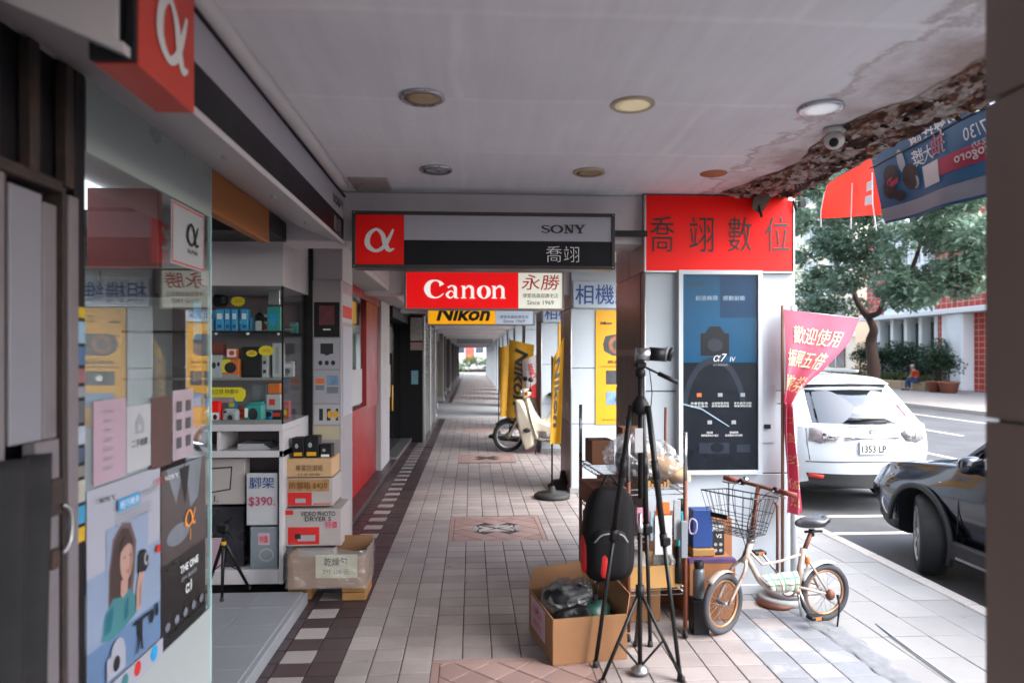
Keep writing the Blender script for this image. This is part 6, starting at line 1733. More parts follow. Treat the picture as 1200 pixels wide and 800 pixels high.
prints('carton_print', fr, [('r', 0, .001, W - .001, H * .78, H - .001)] + [('d', 1, W * (.3 + .4 * (k % 2)), H * (.14 + .2 * (k // 2)), W * .13, W * .13) for k in range(4)], [M_paper, M_gink], c_)
text('V2', fr, W * .55, H * .62, w=W * .45, h=H * .12, mat=M_wink, parent=c_, n=.004, bold=.01)
facebox('cardboard_box', 'brown cardboard sheet box leaning on the pillar behind the black and white box', 'box', 822, 858, 607, 654, PF - .12, .10, M_cardo, .002)
facebox('cardboard_box', 'dark brown carton behind the rack post at the pillar', 'box', 756, 806, 603, 720, PF - .16, .14, M_cardd, .002)
def bottle(label, px, py0, py1, Y, mat, capm, r, z0=None):
    p = aty(px, py1, Y); zt_ = aty(px, py0, Y).z; zb_ = p.z if z0 is None else z0
    o = thing('bottle', label, 'bottle'); h_ = zt_ - zb_
    t = MB(); t.lathe([(r * .92, 0), (r, .01), (r, h_ * .70), (r * .86, h_ * .78), (r * .6, h_ * .82)], 18, Matrix.Translation((p.x, p.y, zb_))); t.build('flask', mat, o)
    t = MB(); t.lathe([(r * .78, h_ * .82), (r * .82, h_ * .84), (r * .82, h_ * .98), (r * .7, h_)], 18, Matrix.Translation((p.x, p.y, zb_))); t.build('lid', capm, o)
bottle('dark grey drinking flask standing left of the front wheel', 819, 657, 700, 4.24, pm('flask_grey', '#4d5056', .35, .1, 8, 0), M_black, .036)
t = MB(); q = aty(819, 700, 4.24); t.box(q.x - .05, q.x + .05, q.y - .05, q.y + .05, .002, q.z - .002, bev=.004); t.build('black_crate', M_black, None, 'low black crate under the grey flask', 'crate')
tw = thing('selfie_stick', 'turquoise and black folding stick hanging beside the rack post', 'stick')
q0, q1 = aty(798, 598, 4.16), aty(795, 640, 4.16)
t = MB(); t.tube(spline([q0, q0.lerp(q1, .3) + Vector((.012, 0, 0)), q0.lerp(q1, .6), q1], 6), [.014] * 19, 8); t.build('handle', pm('turquoise', '#2fa6b4', .4, .1, 8, 0), tw)
t = MB(); t.tube([q0 + Vector((0, 0, .07)), q0], .018, 8); t.tube([q0 + Vector((-.03, .01, .03)), q1 + Vector((-.02, .01, .05))], .014, 8); t.tube([q1, q1 - Vector((0, 0, .22))], .02, 8); t.build('shaft', M_black, tw)
tw = thing('umbrella', 'folded dark umbrella with pale handle leaning by the rack post', 'umbrella')
q0 = atz(800, 715); 
t = MB(); t.tube([q0 + Vector((.0, .05, .0)), q0 + Vector((.01, .07, .12)), q0 + Vector((.015, .08, .45))], [.006, .028, .034], 10); t.build('folded_cloth', M_bagblack, tw)
t = MB(); t.tube([q0 + Vector((.015, .08, .45)), q0 + Vector((.016, .085, .58))], .012, 8); t.build('handle', pm('pale_blue_plastic', '#7fb2c4', .4), tw)
t = MB(); q = aty(812, 615, 4.3); t.tube(spline([q + Vector((-.01, 0, .04)), q + Vector((.02, -.01, .02)), q + Vector((.015, -.01, -.04)), q + Vector((-.015, 0, -.05)), q + Vector((-.025, 0, 0))], 5, True), .006, 6, closed=True); t.build('ring_handle', pm('lilac_plastic', '#a99ab8', .4), None, 'pale lilac ring handle beside the blue carton', 'handle')

# ---------------------------------------------------------------- folding bicycle
bk = thing('bicycle', 'rusty white folding bicycle with black basket by the pillar', 'bicycle')
FW, RW = atz(847, 742), atz(966, 727)
AX = (FW - RW); AX.z = 0; AX.normalize(); SD = Vector((AX.y, -AX.x, 0))      # SD points to the camera side
if SD.y > 0: SD = -SD
def bp(px, py, off=0.0):
    d = _ray(px, py); nrm = Vector((AX.y, -AX.x, 0))
    tt = nrm.dot(RW - Vector((0, 0, EYE))) / nrm.dot(d)
    return Vector((0, 0, EYE)) + d * tt + SD * off
M_bwhite = pm('bike_cream_paint', '#9c8f86', .45, .15, 9, .05, 60, dirt=.85, dcol=C('#6b4430'), ds=16, dlo=.5)
M_brust = pm('bike_rust', '#6a4032', .6, .25, 16, .1, 80, metal=.3, dirt=.5, dcol=C('#3f2a22'), ds=16)
M_rim = pm('rusty_rim', '#9a7458', .4, .25, 20, .05, metal=.6, dirt=.6, dcol=C('#6b4a34'), ds=18)
M_tyre = pm('bike_tyre', '#34353a', .8, .15, 12, .1, 80)
WR = .185
def torus(t, c, ax_, R_, r_, seg=40, rs=8, flat=1):
    ax_ = ax_.normalized(); u = ax_.orthogonal().normalized(); v = ax_.cross(u)
    t.tube([c + (u * math.cos(2 * math.pi * k / seg) + v * math.sin(2 * math.pi * k / seg)) * R_ for k in range(seg)], r_, rs, closed=True)
def wheel(c, ax_, parent, name='wheel', R_=WR, tr=.021, nsp=20):
    t = MB(); torus(t, c, ax_, R_ - tr, tr); wh = t.build(name, M_tyre, parent)
    t = MB(); torus(t, c, ax_, R_ - 2 * tr - .004, .0095); t.build('rim', M_rim, wh)
    t = MB(); t.tube([c - ax_ * .035, c + ax_ * .035], .013, 10); t.build('hub', M_steel, wh)
    ax_ = ax_.normalized(); u = ax_.orthogonal().normalized(); v = ax_.cross(u)
    t = MB()
    for k in range(nsp):
        a = 2 * math.pi * k / nsp; a2 = a + (.35 if k % 2 else -.35); s_ = 1 if k % 4 < 2 else -1
        t.tube([c + (u * math.cos(a2) + v * math.sin(a2)) * .013 + ax_ * .024 * s_, c + (u * math.cos(a) + v * math.sin(a)) * (R_ - 2 * tr - .006)], .0012, 4, caps=False)
    t.build('spokes', M_steel, wh, kind='stuff')
    return wh
rh = up(RW, WR); HD = Vector((-.84, -.54, 0)).normalized(); BD = Vector((-HD.y, HD.x, 0))
if BD.y > 0: BD = -BD                                     # the handlebar's near end
fh = up(FW, WR)
wheel(rh, SD, bk, 'rear_wheel'); wheel(fh, BD, bk, 'front_wheel')
crown = bp(872, 655); headt = bp(880, 634); stemt = bp(889, 569)
bb = bp(921, 683); st0 = bp(939, 668); stt = bp(941, 648); sdl = bp(951, 622)
t = MB(); t.tube([crown + (headt - crown) * -.2, headt], .021, 12); hdt = t.build('head_tube', M_bwhite, bk)
t = MB(); t.tube(spline([crown.lerp(headt, .25), bp(884, 668), bp(893, 683), bp(908, 691), bp(926, 688), st0], 7), .0175, 10); t.build('main_tube', M_bwhite, bk)
t = MB(); t.tube([crown.lerp(headt, .55), bp(893, 661), bp(915, 657), stt], .009, 8); t.build('upper_rod', M_bwhite, bk)
t = MB(); t.tube([bp(934, 690), stt + (stt - st0) * .3], .020, 12); t.build('seat_tube', M_bwhite, bk)
t = MB(); t.tube([stt, sdl], .0145, 10); t.build('seat_post', M_brust, bk)
for s_ in (-1, 1):
    t = MB(); t.tube([bp(932, 686, .02 * s_), rh + SD * .045 * s_], .009, 8); t.build('chain_stay', M_bwhite, bk)
    t = MB(); t.tube([stt + SD * .015 * s_, rh + SD * .045 * s_], .008, 8); t.build('seat_stay', M_bwhite, bk)
    t = MB(); t.tube(spline([crown + BD * .012 * s_, crown.lerp(fh, .25) + BD * .045 * s_ + HD * .01, fh + BD * .042 * s_], 5), .0105, 8); t.build('fork_blade', M_bwhite, bk)
t = MB(); t.tube([headt - (stemt - headt) * .02, headt + (stemt - headt) * .35, stemt], [.019, .016, .015], 10); t.build('stem', M_brust, bk)
t = MB(); t.tube([headt + Vector((0, 0, -.005)), headt + Vector((0, 0, .022))], .024, 12); t.tube([headt + SD * .02 + Vector((0, 0, .02)), headt + SD * .05 + Vector((0, 0, .04))], .008, 6); t.build('fold_clamp', M_steel, bk)
hb0, hb1 = stemt + BD * .255 + Vector((0, 0, -.02)), stemt - BD * .255 + Vector((0, 0, .015))
t = MB(); t.tube([hb0, stemt, hb1], .0115, 10); hbar = t.build('handlebar', M_brust, bk)
M_grip = pm('brown_grip', '#7d3b30', .7, .15, 12, .1)
for a, b in ((hb0, stemt), (hb1, stemt)):
    t = MB(); t.tube([a, a.lerp(b, .42)], .0165, 12); t.build('grip', M_grip, hbar)
    q = a.lerp(b, .52); t = MB(); t.tube(spline([q, q + HD * .04 + Vector((0, 0, -.005)), q.lerp(a, .6) + HD * .065 + Vector((0, 0, -.01)), a.lerp(b, .1) + HD * .055 + Vector((0, 0, -.012))], 5), .005, 6); t.build('brake_lever', M_steel, hbar)
    t = MB(); t.tube([q - (a - b).normalized() * .015, q + (a - b).normalized() * .015], .02, 10); t.build('lever_clamp', M_black, hbar)
t = MB(); q = hb1.lerp(stemt, .62); t.ball(q + Vector((0, 0, .02)), (.021, .021, .018), 14, 8); t.build('bell', M_chrome, hbar)
for k, s_ in enumerate((1, -1)):
    t = MB(); q = (hb0 if s_ > 0 else hb1).lerp(stemt, .55)
    t.tube(spline([q, q + HD * .10 + Vector((0, 0, -.02)), stemt.lerp(headt, .5) + HD * .13 + BD * .05 * s_, headt + HD * .05 + Vector((0, 0, -.04)), crown + HD * .06], 6), .0028, 5); t.build('brake_cable', M_black, bk)
# basket
M_wire = pm('basket_wire', '#1c1c1f', .5, .2, 20, .05)
bs_ = thing('bike_basket', 'black wire basket', 'basket') if False else None
bc_ = stemt.lerp(headt, .42) + HD * .165
TW, TD, BW, BDp, BH = .185, .125, .125, .085, .225
zt_, zb_ = bc_.z + .105, bc_.z - .12
def bq(a, b, v):           # a along the bar (-1..1), b along the heading (-1..1), v 0 bottom..1 top
    return up(bc_ + BD * a * (BW + (TW - BW) * v) + HD * b * (BDp + (TD - BDp) * v), zb_ + (zt_ - zb_) * v + (.02 * (b + 1) * .5 * v))
def ringpts(v, n=6):
    pts = []
    for (a0, b0), (a1, b1) in (((-1, -1), (1, -1)), ((1, -1), (1, 1)), ((1, 1), (-1, 1)), ((-1, 1), (-1, -1))):
        for k in range(n):
            pts.append(bq(a0 + (a1 - a0) * k / n, b0 + (b1 - b0) * k / n, v))
    return pts
t = MB()
t.tube(ringpts(1.0), .0042, 6, closed=True)
for v in (.0, .10, .2, .30, .58): t.tube(ringpts(v), .0022, 4, closed=True)
top, bot = ringpts(1.0), ringpts(0.0)
for a, b in zip(top, bot): t.tube([a, b], .0019, 4, caps=False)
for k in range(1, 6):
    a = -1 + 2 * k / 6
    t.tube([bq(a, -1, 0), bq(a, 1, 0)], .0019, 4, caps=False); t.tube([bq(-1, a, 0), bq(1, a, 0)], .0019, 4, caps=False)
bsk = t.build('basket', M_wire, bk)
t = MB(); q = bq(-.45, 1, .42); f_ = Fr(q + HD * .003, BD, (0, 0, 1)); slab(t, f_, -.06, .06, -.014, .014, -.002, .004); t.build('basket_plate', M_black, bsk)
t = MB(); t.tube([stemt.lerp(headt, .25), bq(0, -1, .85)], .007, 6); t.tube([headt, bq(0, -1, .05)], .007, 6); t.build('basket_bracket', M_black, bk)
# saddle
t = MB(); sc = bp(951, 611)
def sadf(p):
    d = Vector(p) - sc; l = d.dot(AX); wv = d.dot(SD); z = d.z
    k = 1 if l < -.02 else max(.30, 1 - (l + .02) * 6.0)
    return sc + AX * l + SD * wv * k + Vector((0, 0, z + .012 * (1 if l < -.06 else 0) - .015 * max(0, l)))
Ms = Matrix((AX, SD, Vector((0, 0, 1)))).transposed()
t.ball(sc, (.125, .078, .036), 30, 16, M=Ms, e=.85, fn=sadf); t.build('saddle', pm('saddle_black', '#25262a', .35, .15, 10, .03, spec=.6), bk)
t = MB(); t.tube([sdl + AX * .05 + Vector((0, 0, .0)), sdl - AX * .08 + Vector((0, 0, -.005))], .008, 6); t.tube([sdl + Vector((0, 0, -.03)), sdl + Vector((0, 0, .012))], .018, 10); t.build('saddle_clamp', M_black, bk)
# rear mudguard, crank, pedals, kick stand, cloth wrap
t = MB()
def mud(u, v):
    a = R(105 + 75 * u) if False else R(28 + 82 * u)
    r_ = WR + .018 - .006 * abs(v - .5) * 2
    return rh + AX * math.cos(a) * r_ + Vector((0, 0, 1)) * math.sin(a) * r_ + SD * (v - .5) * .06
t.grid(mud, 16, 6); t.build('rear_mudguard', pm('mudguard_white', '#c2c6c8', .4, .06, 8, .02, dirt=.3), bk, solid=.003)
t = MB()
def mudf(u, v):
    a = R(48 + 80 * u); r_ = WR + .016 - .006 * abs(v - .5) * 2
    return fh + HD * math.cos(a) * r_ + Vector((0, 0, 1)) * math.sin(a) * r_ + BD * (v - .5) * .05
t.grid(mudf, 14, 6); t.build('front_mudguard', M_bwhite, bk, solid=.003)
cb = bp(930, 690)
t = MB(); t.tube([cb - SD * .05, cb + SD * .05], .018, 12); t.build('bottom_bracket', M_bwhite, bk)
t = MB(); torus(t, cb + SD * -.045, SD, .06, .005, 30, 6); t.build('chain_ring', M_brust, bk)
pd1, pd2 = bp(942, 716, .10), bp(900, 652, -.10)
for s_, p_ in ((1, pd1), (-1, pd2)):
    c1 = cb + SD * .055 * s_; t = MB(); t.tube([c1, p_ - SD * .045 * s_], .008, 8); ck = t.build('crank', M_steel, bk)
    t = MB(); t.box(-.045, .045, -.032, .032, -.012, .012, bev=.006, M=Matrix.Translation(p_) @ Ms.to_4x4()); t.build('pedal', M_black, ck)
    t = MB(); t.box(-.02, .02, .0325, .036, -.008, .008, M=Matrix.Translation(p_) @ Ms.to_4x4()); t.build('pedal_reflector', M_orange, ck)
t = MB(); t.tube([cb - SD * .045 + Vector((0, 0, .058)), rh - SD * .045 + Vector((0, 0, .03))], .004, 5); t.tube([cb - SD * .045 - Vector((0, 0, .058)), rh - SD * .045 - Vector((0, 0, .03))], .004, 5); t.build('chain', M_brust, bk)
t = MB(); ks = bp(975, 694, .05); ke = atz(981, 735); t.tube([ks, ks.lerp(ke, .3) + SD * .02, up(ke, .004)], [.01, .007, .005], 8); t.build('kick_stand', M_black, bk)
t = MB(); q0 = bp(931, 690, .03); t.tube([q0, bp(933, 718, .05)], .008, 8); t.build('prop_tube', M_alu, bk)
t = MB(); q = rh + SD * .05; t.ball(q, (.03, .03, .035), 12, 8); t.build('hub_shifter', M_brust, bk)
t = MB(); q = bp(944, 655, .02); t.ball(q, (.015, .015, .028), 10, 8); t.build('reflector', M_orange, bk)
def plaid():
    m = pm('plaid_cloth', '#b7bdb0', .8, .1, 10, .05)
    return m
M_plg = pm('plaid_green', '#4f7a68', .8, .15, 10, .05); M_plb = pm('plaid_brown', '#7a6a58', .8, .15, 10, .05)
pts = [bp(888, 672, .03), bp(930, 667, .03), bp(931, 690, .03), bp(900, 690, .03)]
t = MB()
def plf(u, v):
    a = pts[0].lerp(pts[1], u); b = pts[3].lerp(pts[2], u)
    p_ = a.lerp(b, v); return p_ + SD * (.022 * math.sin(math.pi * v) + .006 * math.sin(u * 19))
t.grid(plf, 24, 12, mf=lambda u, v: 1 if (.16 < u < .24 or .52 < u < .60 or .82 < u < .9 or .25 < v < .36) else (2 if .62 < v < .70 or .38 < u < .42 else 0))
t.build('plaid_wrap', [plaid(), M_plg, M_plb], bk, solid=.004)

# ---------------------------------------------------------------- flags
def sheet_fn(TL, TR, BL, BR, wave, nrm, k=2.2, ph=0.0):
    TL, TR, BL, BR, nrm = map(Vector, (TL, TR, BL, BR, nrm))
    def f(u, v, n=0.0):    # v from top (0) to bottom (1)
        p = TL.lerp(TR, u).lerp(BL.lerp(BR, u), v)
        return p + nrm * (wave * math.sin(k * math.pi * (u + .25 * v) + ph) * (.35 + .65 * v) + n)
    return f
def on(f, W=1.0, H=1.0): return lambda a, b, n: f(a / W, 1 - b / H, n)
M_fpink = cloth('flag_pink', '#c05a70', .25, .12); M_fgold = pm('flag_gold_ink', '#ddcb9c', .5, .08, 8, 0)
fl = thing('street_flag', 'pink flag with gold characters on a pole beside the white pipe', 'flag')
pb = atz(917, 704); pt = aty(921, 358, pb.y)
t = MB(); t.tube([up(pb, .03), up(pb, pt.z)], .011, 10); t.build('pole', pm('pole_brown', '#7a5a4a', .4, .1, 8, 0, metal=.4), fl)
TLp = up(pb, aty(921, 363, pb.y).z); TRp = aty(1006, 373, pb.y)
t = MB(); t.tube([TLp, TRp], .0045, 6); t.build('top_rod', M_steel, fl)
prof = [(0, 1.0), (.12, .86), (.25, .56), (.38, .22), (.45, .10), (.55, .13), (.75, .18), (1, .24)]
zT = TLp.z; zB = aty(940, 601, pb.y).z
Lw = (TRp - TLp).length
def pinkf(u, v, n=0.0):
    for (a, x), (b, y) in zip(prof, prof[1:]):
        if a <= v <= b:
            wv = x + (y - x) * (v - a) / (b - a); break
    else: wv = prof[-1][1]
    fold = (1 - wv) * .055
    z = zT + (zB - zT) * v + (TRp.z - TLp.z) * u * (1 - v) - (.0 if v > .45 else 0)
    x = TLp.x + Lw * wv * u + (.012 if v > .45 else .0) + .01 * math.sin(v * 9)
    return Vector((x, pb.y - .012 - fold * math.sin(u * 9.5 + v * 2.5) - .006 * math.sin(u * 5 + v * 7) - n, z))
t = MB(); t.grid(pinkf, 40, 60); fc = t.build('cloth', M_fpink, fl)
def pk_(a, b, n): return pinkf(min(1, max(0, a)), min(1, max(0, 1 - b)), n + .006)
for s_, u, v, w_, h_ in (('歡迎使用', .49, .885, .74, .085), ('振興五倍', .43, .77, .78, .085), ('國旅券', .40, .65, .72, .08), ('好', .5, .48, .7, .05), ('食', .5, .38, .6, .05), ('券', .55, .27, .5, .05), ('優', .5, .15, .5, .05), ('惠', .55, .06, .5, .045)):
    text(s_, None, u, v, w=w_, h=h_, mat=M_fgold, parent=fc, bend=pk_, n=.0, bold=.012)
t = MB(); q = pinkf(.5, .45); t.tube([q + Vector((-.05, 0, 0)), q + Vector((.05, -.03, .005))], .006, 6); t.build('tie_string', M_wink, fl)
t = MB(); t.lathe([(.16, .002), (.165, .03), (.15, .045), (.05, .05), (.03, .10), (.018, .11)], 30, Matrix.Translation((pb.x, pb.y, 0))); t.build('base_disc', pm('base_grey', '#8d8f92', .6, .12, 6, .05, dirt=.5, dcol=C('#5a4a44')), fl)
t = MB(); t.lathe([(.13, .053), (.135, .08), (.12, .092), (.03, .094)], 30, Matrix.Translation((pb.x + .02, pb.y, 0))); t.build('weight_disc', MATS['base_grey'], fl)
t = MB(); p_ = aty(928.5, 400, PF - .06); t.tube([(p_.x, PF - .08, .02), (p_.x, PF - .08, aty(928, 358, PF - .08).z)], .022, 14); t.build('white_pipe', pm('pvc_pipe', '#b9bec4', .35, .05, 6, .01), None, 'white plastic pipe standing at the street corner of the first pillar', 'pipe')
t = MB(); p_ = aty(911, 700, 4.70); t.tube([(p_.x, p_.y, .05), (p_.x, p_.y, aty(910, 592, 4.7).z), (p_.x - .02, p_.y, aty(910, 588, 4.7).z)], .010, 8); t.lathe([(.12, .0), (.125, .02), (.02, .03)], 20, Matrix.Translation((p_.x - .02, p_.y - .02, 0))); t.build('spare_pole', M_brust, None, 'short rusty pole with round foot behind the bicycle frame', 'pole')

M_fyel = cloth('flag_yellow', '#b8860e', .25, .2); M_fred = cloth('flag_red', '#c01a22', .3, .1); M_fwhite = cloth('flag_white', '#b9b4b4', .3, .1)
def beach_flag(label, px0, px1, py0, py1, Y, mat, s_, tilt=0.0, z_pole=0.0, inkm=M_ink, top=(0, 0), txt=True, wave=.04, tw=.42, ph=0.0):
    a = aty(px0, py0 + top[0], Y); b = aty(px1, py0 + top[1], Y); c_ = aty(px0 + tilt, py1, Y); d = aty(px1 + tilt, py1, Y)
    o = thing('shop_flag', label, 'flag', 'advertising flags along the passage')
    f = sheet_fn(a, b, c_, d, wave, (0, -1, 0), 2.0, ph)
    t = MB(); t.grid(lambda u, v: f(u, v), 20, 30); cl = t.build('cloth', mat, o)
    W = (b - a).length; H = (a - c_).length
    if txt:
        def turn(x, y, n): # lettering runs down the flag
            return f(.5 + (y / W), .46 + x / H, n)
        text(s_, None, 0, 0, w=H * .74, h=W * tw, mat=inkm, parent=cl, bold=.03, shear=.2, n=.012, bend=turn)
    px_, py_ = (a.lerp(b, .0)), None
    t = MB(); t.tube([Vector((a.x - .01, Y + .01, .05)), Vector((a.x - .01, Y + .01, a.z + .03))], .011, 8); t.build('pole', M_blackm, o)
    t = MB(); t.lathe([(.21, .002), (.22, .03), (.19, .06), (.05, .075), (.03, .14)], 24, Matrix.Translation((a.x - .01, Y + .01, 0))); t.build('base', pm('flag_base', '#1c1b1c', .7, .15, 6, .05), o)
    return o, f, W, H
beach_flag('narrow yellow flag at the left of the pair by the motorcycle', 585, 602, 405, 488, 14.6, M_fyel, 'N', 1, txt=False, top=(2, -2))
beach_flag('wide yellow flag with black slanted lettering by the motorcycle', 598, 626, 400, 491, 14.2, M_fyel, 'Nikon', -5, top=(-2, 4), tw=.55)
o, f, W, H = beach_flag('white and red flag drooping behind the motorcycle handlebar', 612, 637, 415, 500, 14.0, M_fwhite, 'Canon', 4, top=(8, -4), txt=False, wave=.05)
t = MB(); t.grid(lambda u, v: f(.05 + .9 * u, .35 + .65 * v + .1 * (1 - u) * (1 - v), .012), 14, 20); t.build('red_field', M_fred, o)
text('Canon', None, 0, 0, w=H * .4, h=W * .3, mat=M_fred, parent=o, bold=.03, n=.014, bend=lambda x, y, n: f(.45 + y / W - x / H * .3, .20 - x / H * .55, n))
beach_flag('yellow flag hanging at the corner of the second pillar', 648, 661, 402, 520, 8.35, M_fyel, 'Nikon', -4, top=(18, -8), tw=.42, wave=.02)
t = MB(); q = atz(657, 571); t.lathe([(.19, .002), (.2, .035), (.16, .055), (.15, .09), (.05, .10), (.03, .22)], 26, Matrix.Translation((q.x + .03, q.y, 0))); t.build('flag_base', MATS['flag_base'], None, 'dark round flag base stacked beside the second pillar', 'flag base')
t = MB(); q = atz(668, 567); t.box(q.x - .03, q.x + .03, q.y, q.y + .05, .02, .22, bev=.01); t.build('red_canister', pm('dull_red_plastic', '#7d2f28', .5), None, 'small dull red canister at the foot of the second pillar', 'canister')

# banner of the scooter maker and red cloth at the street edge
M_fblue = cloth('banner_blue', '#0e3550', .10, .10, 2); M_forange = cloth('banner_orange_red', '#c4230e', .25, .08, 3)
BX = 2.52
crn = [atx(1020, 181, BX), atx(1157, 99, BX), atx(1031, 262, BX), atx(1157, 226, BX)]
crn = [Vector((BX + d, p.y, p.z)) for p, d in zip(crn, (0, 0, .05, .05))]
bf = sheet_fn(*crn, .018, (-1, 0, 0), 3.0)
bn_ = thing('banner', 'blue advertising banner seen from behind, tied at the ceiling edge', 'banner')
t = MB(); t.grid(lambda u, v: bf(u, v), 40, 24); bc2 = t.build('cloth', M_fblue, bn_)
def bpatch(nm, u0, u1, v0, v1, mat, n=.005, skew=0):
    t = MB(); t.grid(lambda u, v: bf(u0 + (u1 - u0) * u, v0 + (v1 - v0) * v + skew * u, n), 10, 8); return t.build(nm, mat, bc2)
M_blight = cloth('banner_pale', '#7d8794', .12); M_bpink = cloth('banner_pink', '#8a2442', .12); M_bdark = cloth('banner_print_dark', '#12161e', .1); M_bwht = cloth('banner_white_ink', '#b0b4ba', .12)
bpatch('bottom_band', .0, 1, .80, .97, M_blight); bpatch('pink_band', .60, 1.0, .48, .66, M_bpink)
bpatch('square_patch', .44, .60, .47, .72, M_bwht, .007)
for (u, v, ru, rv, m_) in ((.17, .42, .07, .14, M_bdark), (.13, .58, .06, .13, M_bdark), (.17, .50, .05, .06, M_bpink), (.33, .52, .075, .16, M_bdark), (.36, .60, .035, .08, M_blight), (.28, .30, .03, .15, M_blight), (.2, .70, .05, .07, M_bdark)):
    t = MB(); t.poly([bf(u + ru * math.cos(2 * math.pi * k / 20), v + rv * math.sin(2 * math.pi * k / 20), .007 + .001 * u * 10) for k in range(20)]); t.build('scooter_print', m_, bc2)
def btext(s_, u, v, w_, h_, m_, b_=.012): text(s_, None, u, 1 - v, w=w_, h=h_, mat=m_, parent=bc2, n=.010, bold=b_, mirror=True, bend=lambda a, b, n: bf(a, 1 - b, n))
btext('粉專按讚', .60, .115, .44, .13, M_bwht); btext('抽', .62, .31, .13, .24, M_bwht, .03); text('抽', None, .62, 1 - .31, w=.12, h=.22, mat=M_bpink, parent=bc2, n=.014, mirror=True, bold=.0, bend=lambda a, b, n: bf(a, 1 - b, n)); btext('獎', .42, .35, .11, .2, M_bwht); btext('大', .52, .35, .09, .18, M_bwht)
btext('7/30', .90, .36, .15, .13, M_bwht, .0); btext('gogoro', .86, .58, .24, .10, M_bwht); btext('成功', .93, .49, .12, .06, M_bwht, 0)
for v in (.0, .20):
    t = MB(); t.tube([bf(-.02, v - .01, .012), bf(.5, v - .005, .012), bf(1, v, .012)], .006, 6); t.build('rope', M_black, bn_)
t = MB(); q = bf(0, .02); t.tube([q, q + Vector((-.16, .05, .03)), Vector((2.33, q.y + .1, 2.9))], .004, 5); t.build('tie', M_black, bn_)
rc = thing('red_cloth', 'orange red cloth hanging behind the blue banner', 'banner')
RX = 2.85
cr_ = [atx(971, 215, RX), atx(1030, 178, RX), atx(963, 256, RX), atx(1036, 252, RX)]
rf = sheet_fn(*cr_, .03, (-1, 0, 0), 2.0, 1)
t = MB(); t.grid(lambda u, v: rf(u, v), 24, 16); rcc = t.build('cloth', M_forange, rc)
for u0, v0 in ((.80, .42), (.78, .66)):
    t = MB(); t.grid(lambda u, v: rf(u0 + .14 * u, v0 + .16 * v, .006), 4, 4); t.build('white_print', M_bwht, rcc)
for u in (.02, .5, .92):
    t = MB(); t.tube([rf(u, .3, .01), rf(u + .02, .8, .02), rf(u, 1.25, .0)], .005, 5); t.build('string', M_wink, rc)
t = MB(); q = rf(.5, 0); t.tube([rf(0, 0), rf(.5, -.02), rf(1, 0), rf(1, 0) + Vector((-.3, -1.2, .3))], .005, 5); t.build('rope', M_black, rc)

# ---------------------------------------------------------------- small motorcycle down the passage
mo = thing('motorcycle', 'cream step through motorcycle parked before the third pillar', 'motorcycle')
MF = atz(596, 529); MAX = Vector((-1, .42, 0)).normalized(); MS = Vector((MAX.y, -MAX.x, 0))
if MS.y > 0: MS = -MS
def mp(px, py, off=0.0):
    d = _ray(px, py); nrm = Vector((MAX.y, -MAX.x, 0)); tt = nrm.dot(MF - Vector((0, 0, EYE))) / nrm.dot(d)
    return Vector((0, 0, EYE)) + d * tt + MS * off
M_mcream = pm('motor_cream', '#d2cbb8', .3, .06, 5, 0, coat=.3); M_mblack = pm('motor_black', '#1d1c1e', .5)
mf = up(MF, .285); mr = mf - MAX * 1.2; MH = Vector((-.96, -.10, 0)).normalized(); MHs = Vector((MH.y, -MH.x, 0))
for c_, ax_, nm in ((mf, MHs, 'front_wheel'), (mr, MS, 'rear_wheel')):
    t = MB(); torus(t, c_, ax_, .25, .036, 40, 10); wh = t.build(nm, M_rubber, mo)
    t = MB(); torus(t, c_, ax_, .213, .014, 36, 8); t.build('rim', M_alu, wh)
    t = MB(); t.tube([c_ - ax_ * .06, c_ + ax_ * .06], .055, 14); t.build('hub', M_steel, wh)
    t = MB(); a1 = ax_.normalized(); u = a1.orthogonal().normalized(); v = a1.cross(u)
    for k in range(18):
        a = 2 * math.pi * k / 18; t.tube([c_ + (u * math.cos(a) + v * math.sin(a)) * .05 + a1 * (.04 if k % 2 else -.04), c_ + (u * math.cos(a + .2) + v * math.sin(a + .2)) * .205], .0022, 4, caps=False)
    t.build('spokes', M_steel, wh, kind='stuff')
hs = mf - MH * .32 + Vector((0, 0, .62))
for s_ in (-1, 1):
    t = MB(); t.tube([mf + MHs * .075 * s_, mf.lerp(hs, .55) + MHs * .075 * s_, hs + MHs * .03 * s_], [.024, .026, .03], 8); t.build('fork_leg', M_mblack if s_ > 0 else M_mcream, mo)
t = MB()
t.grid(lambda u, v: mf + MH * math.cos(R(40 + 100 * u)) * (.315 - .02 * abs(v - .5) * 2) + Vector((0, 0, math.sin(R(40 + 100 * u)) * (.315 - .02 * abs(v - .5) * 2))) + MHs * (v - .5) * .13, 16, 6); t.build('front_mudguard', M_mblack, mo, solid=.006)
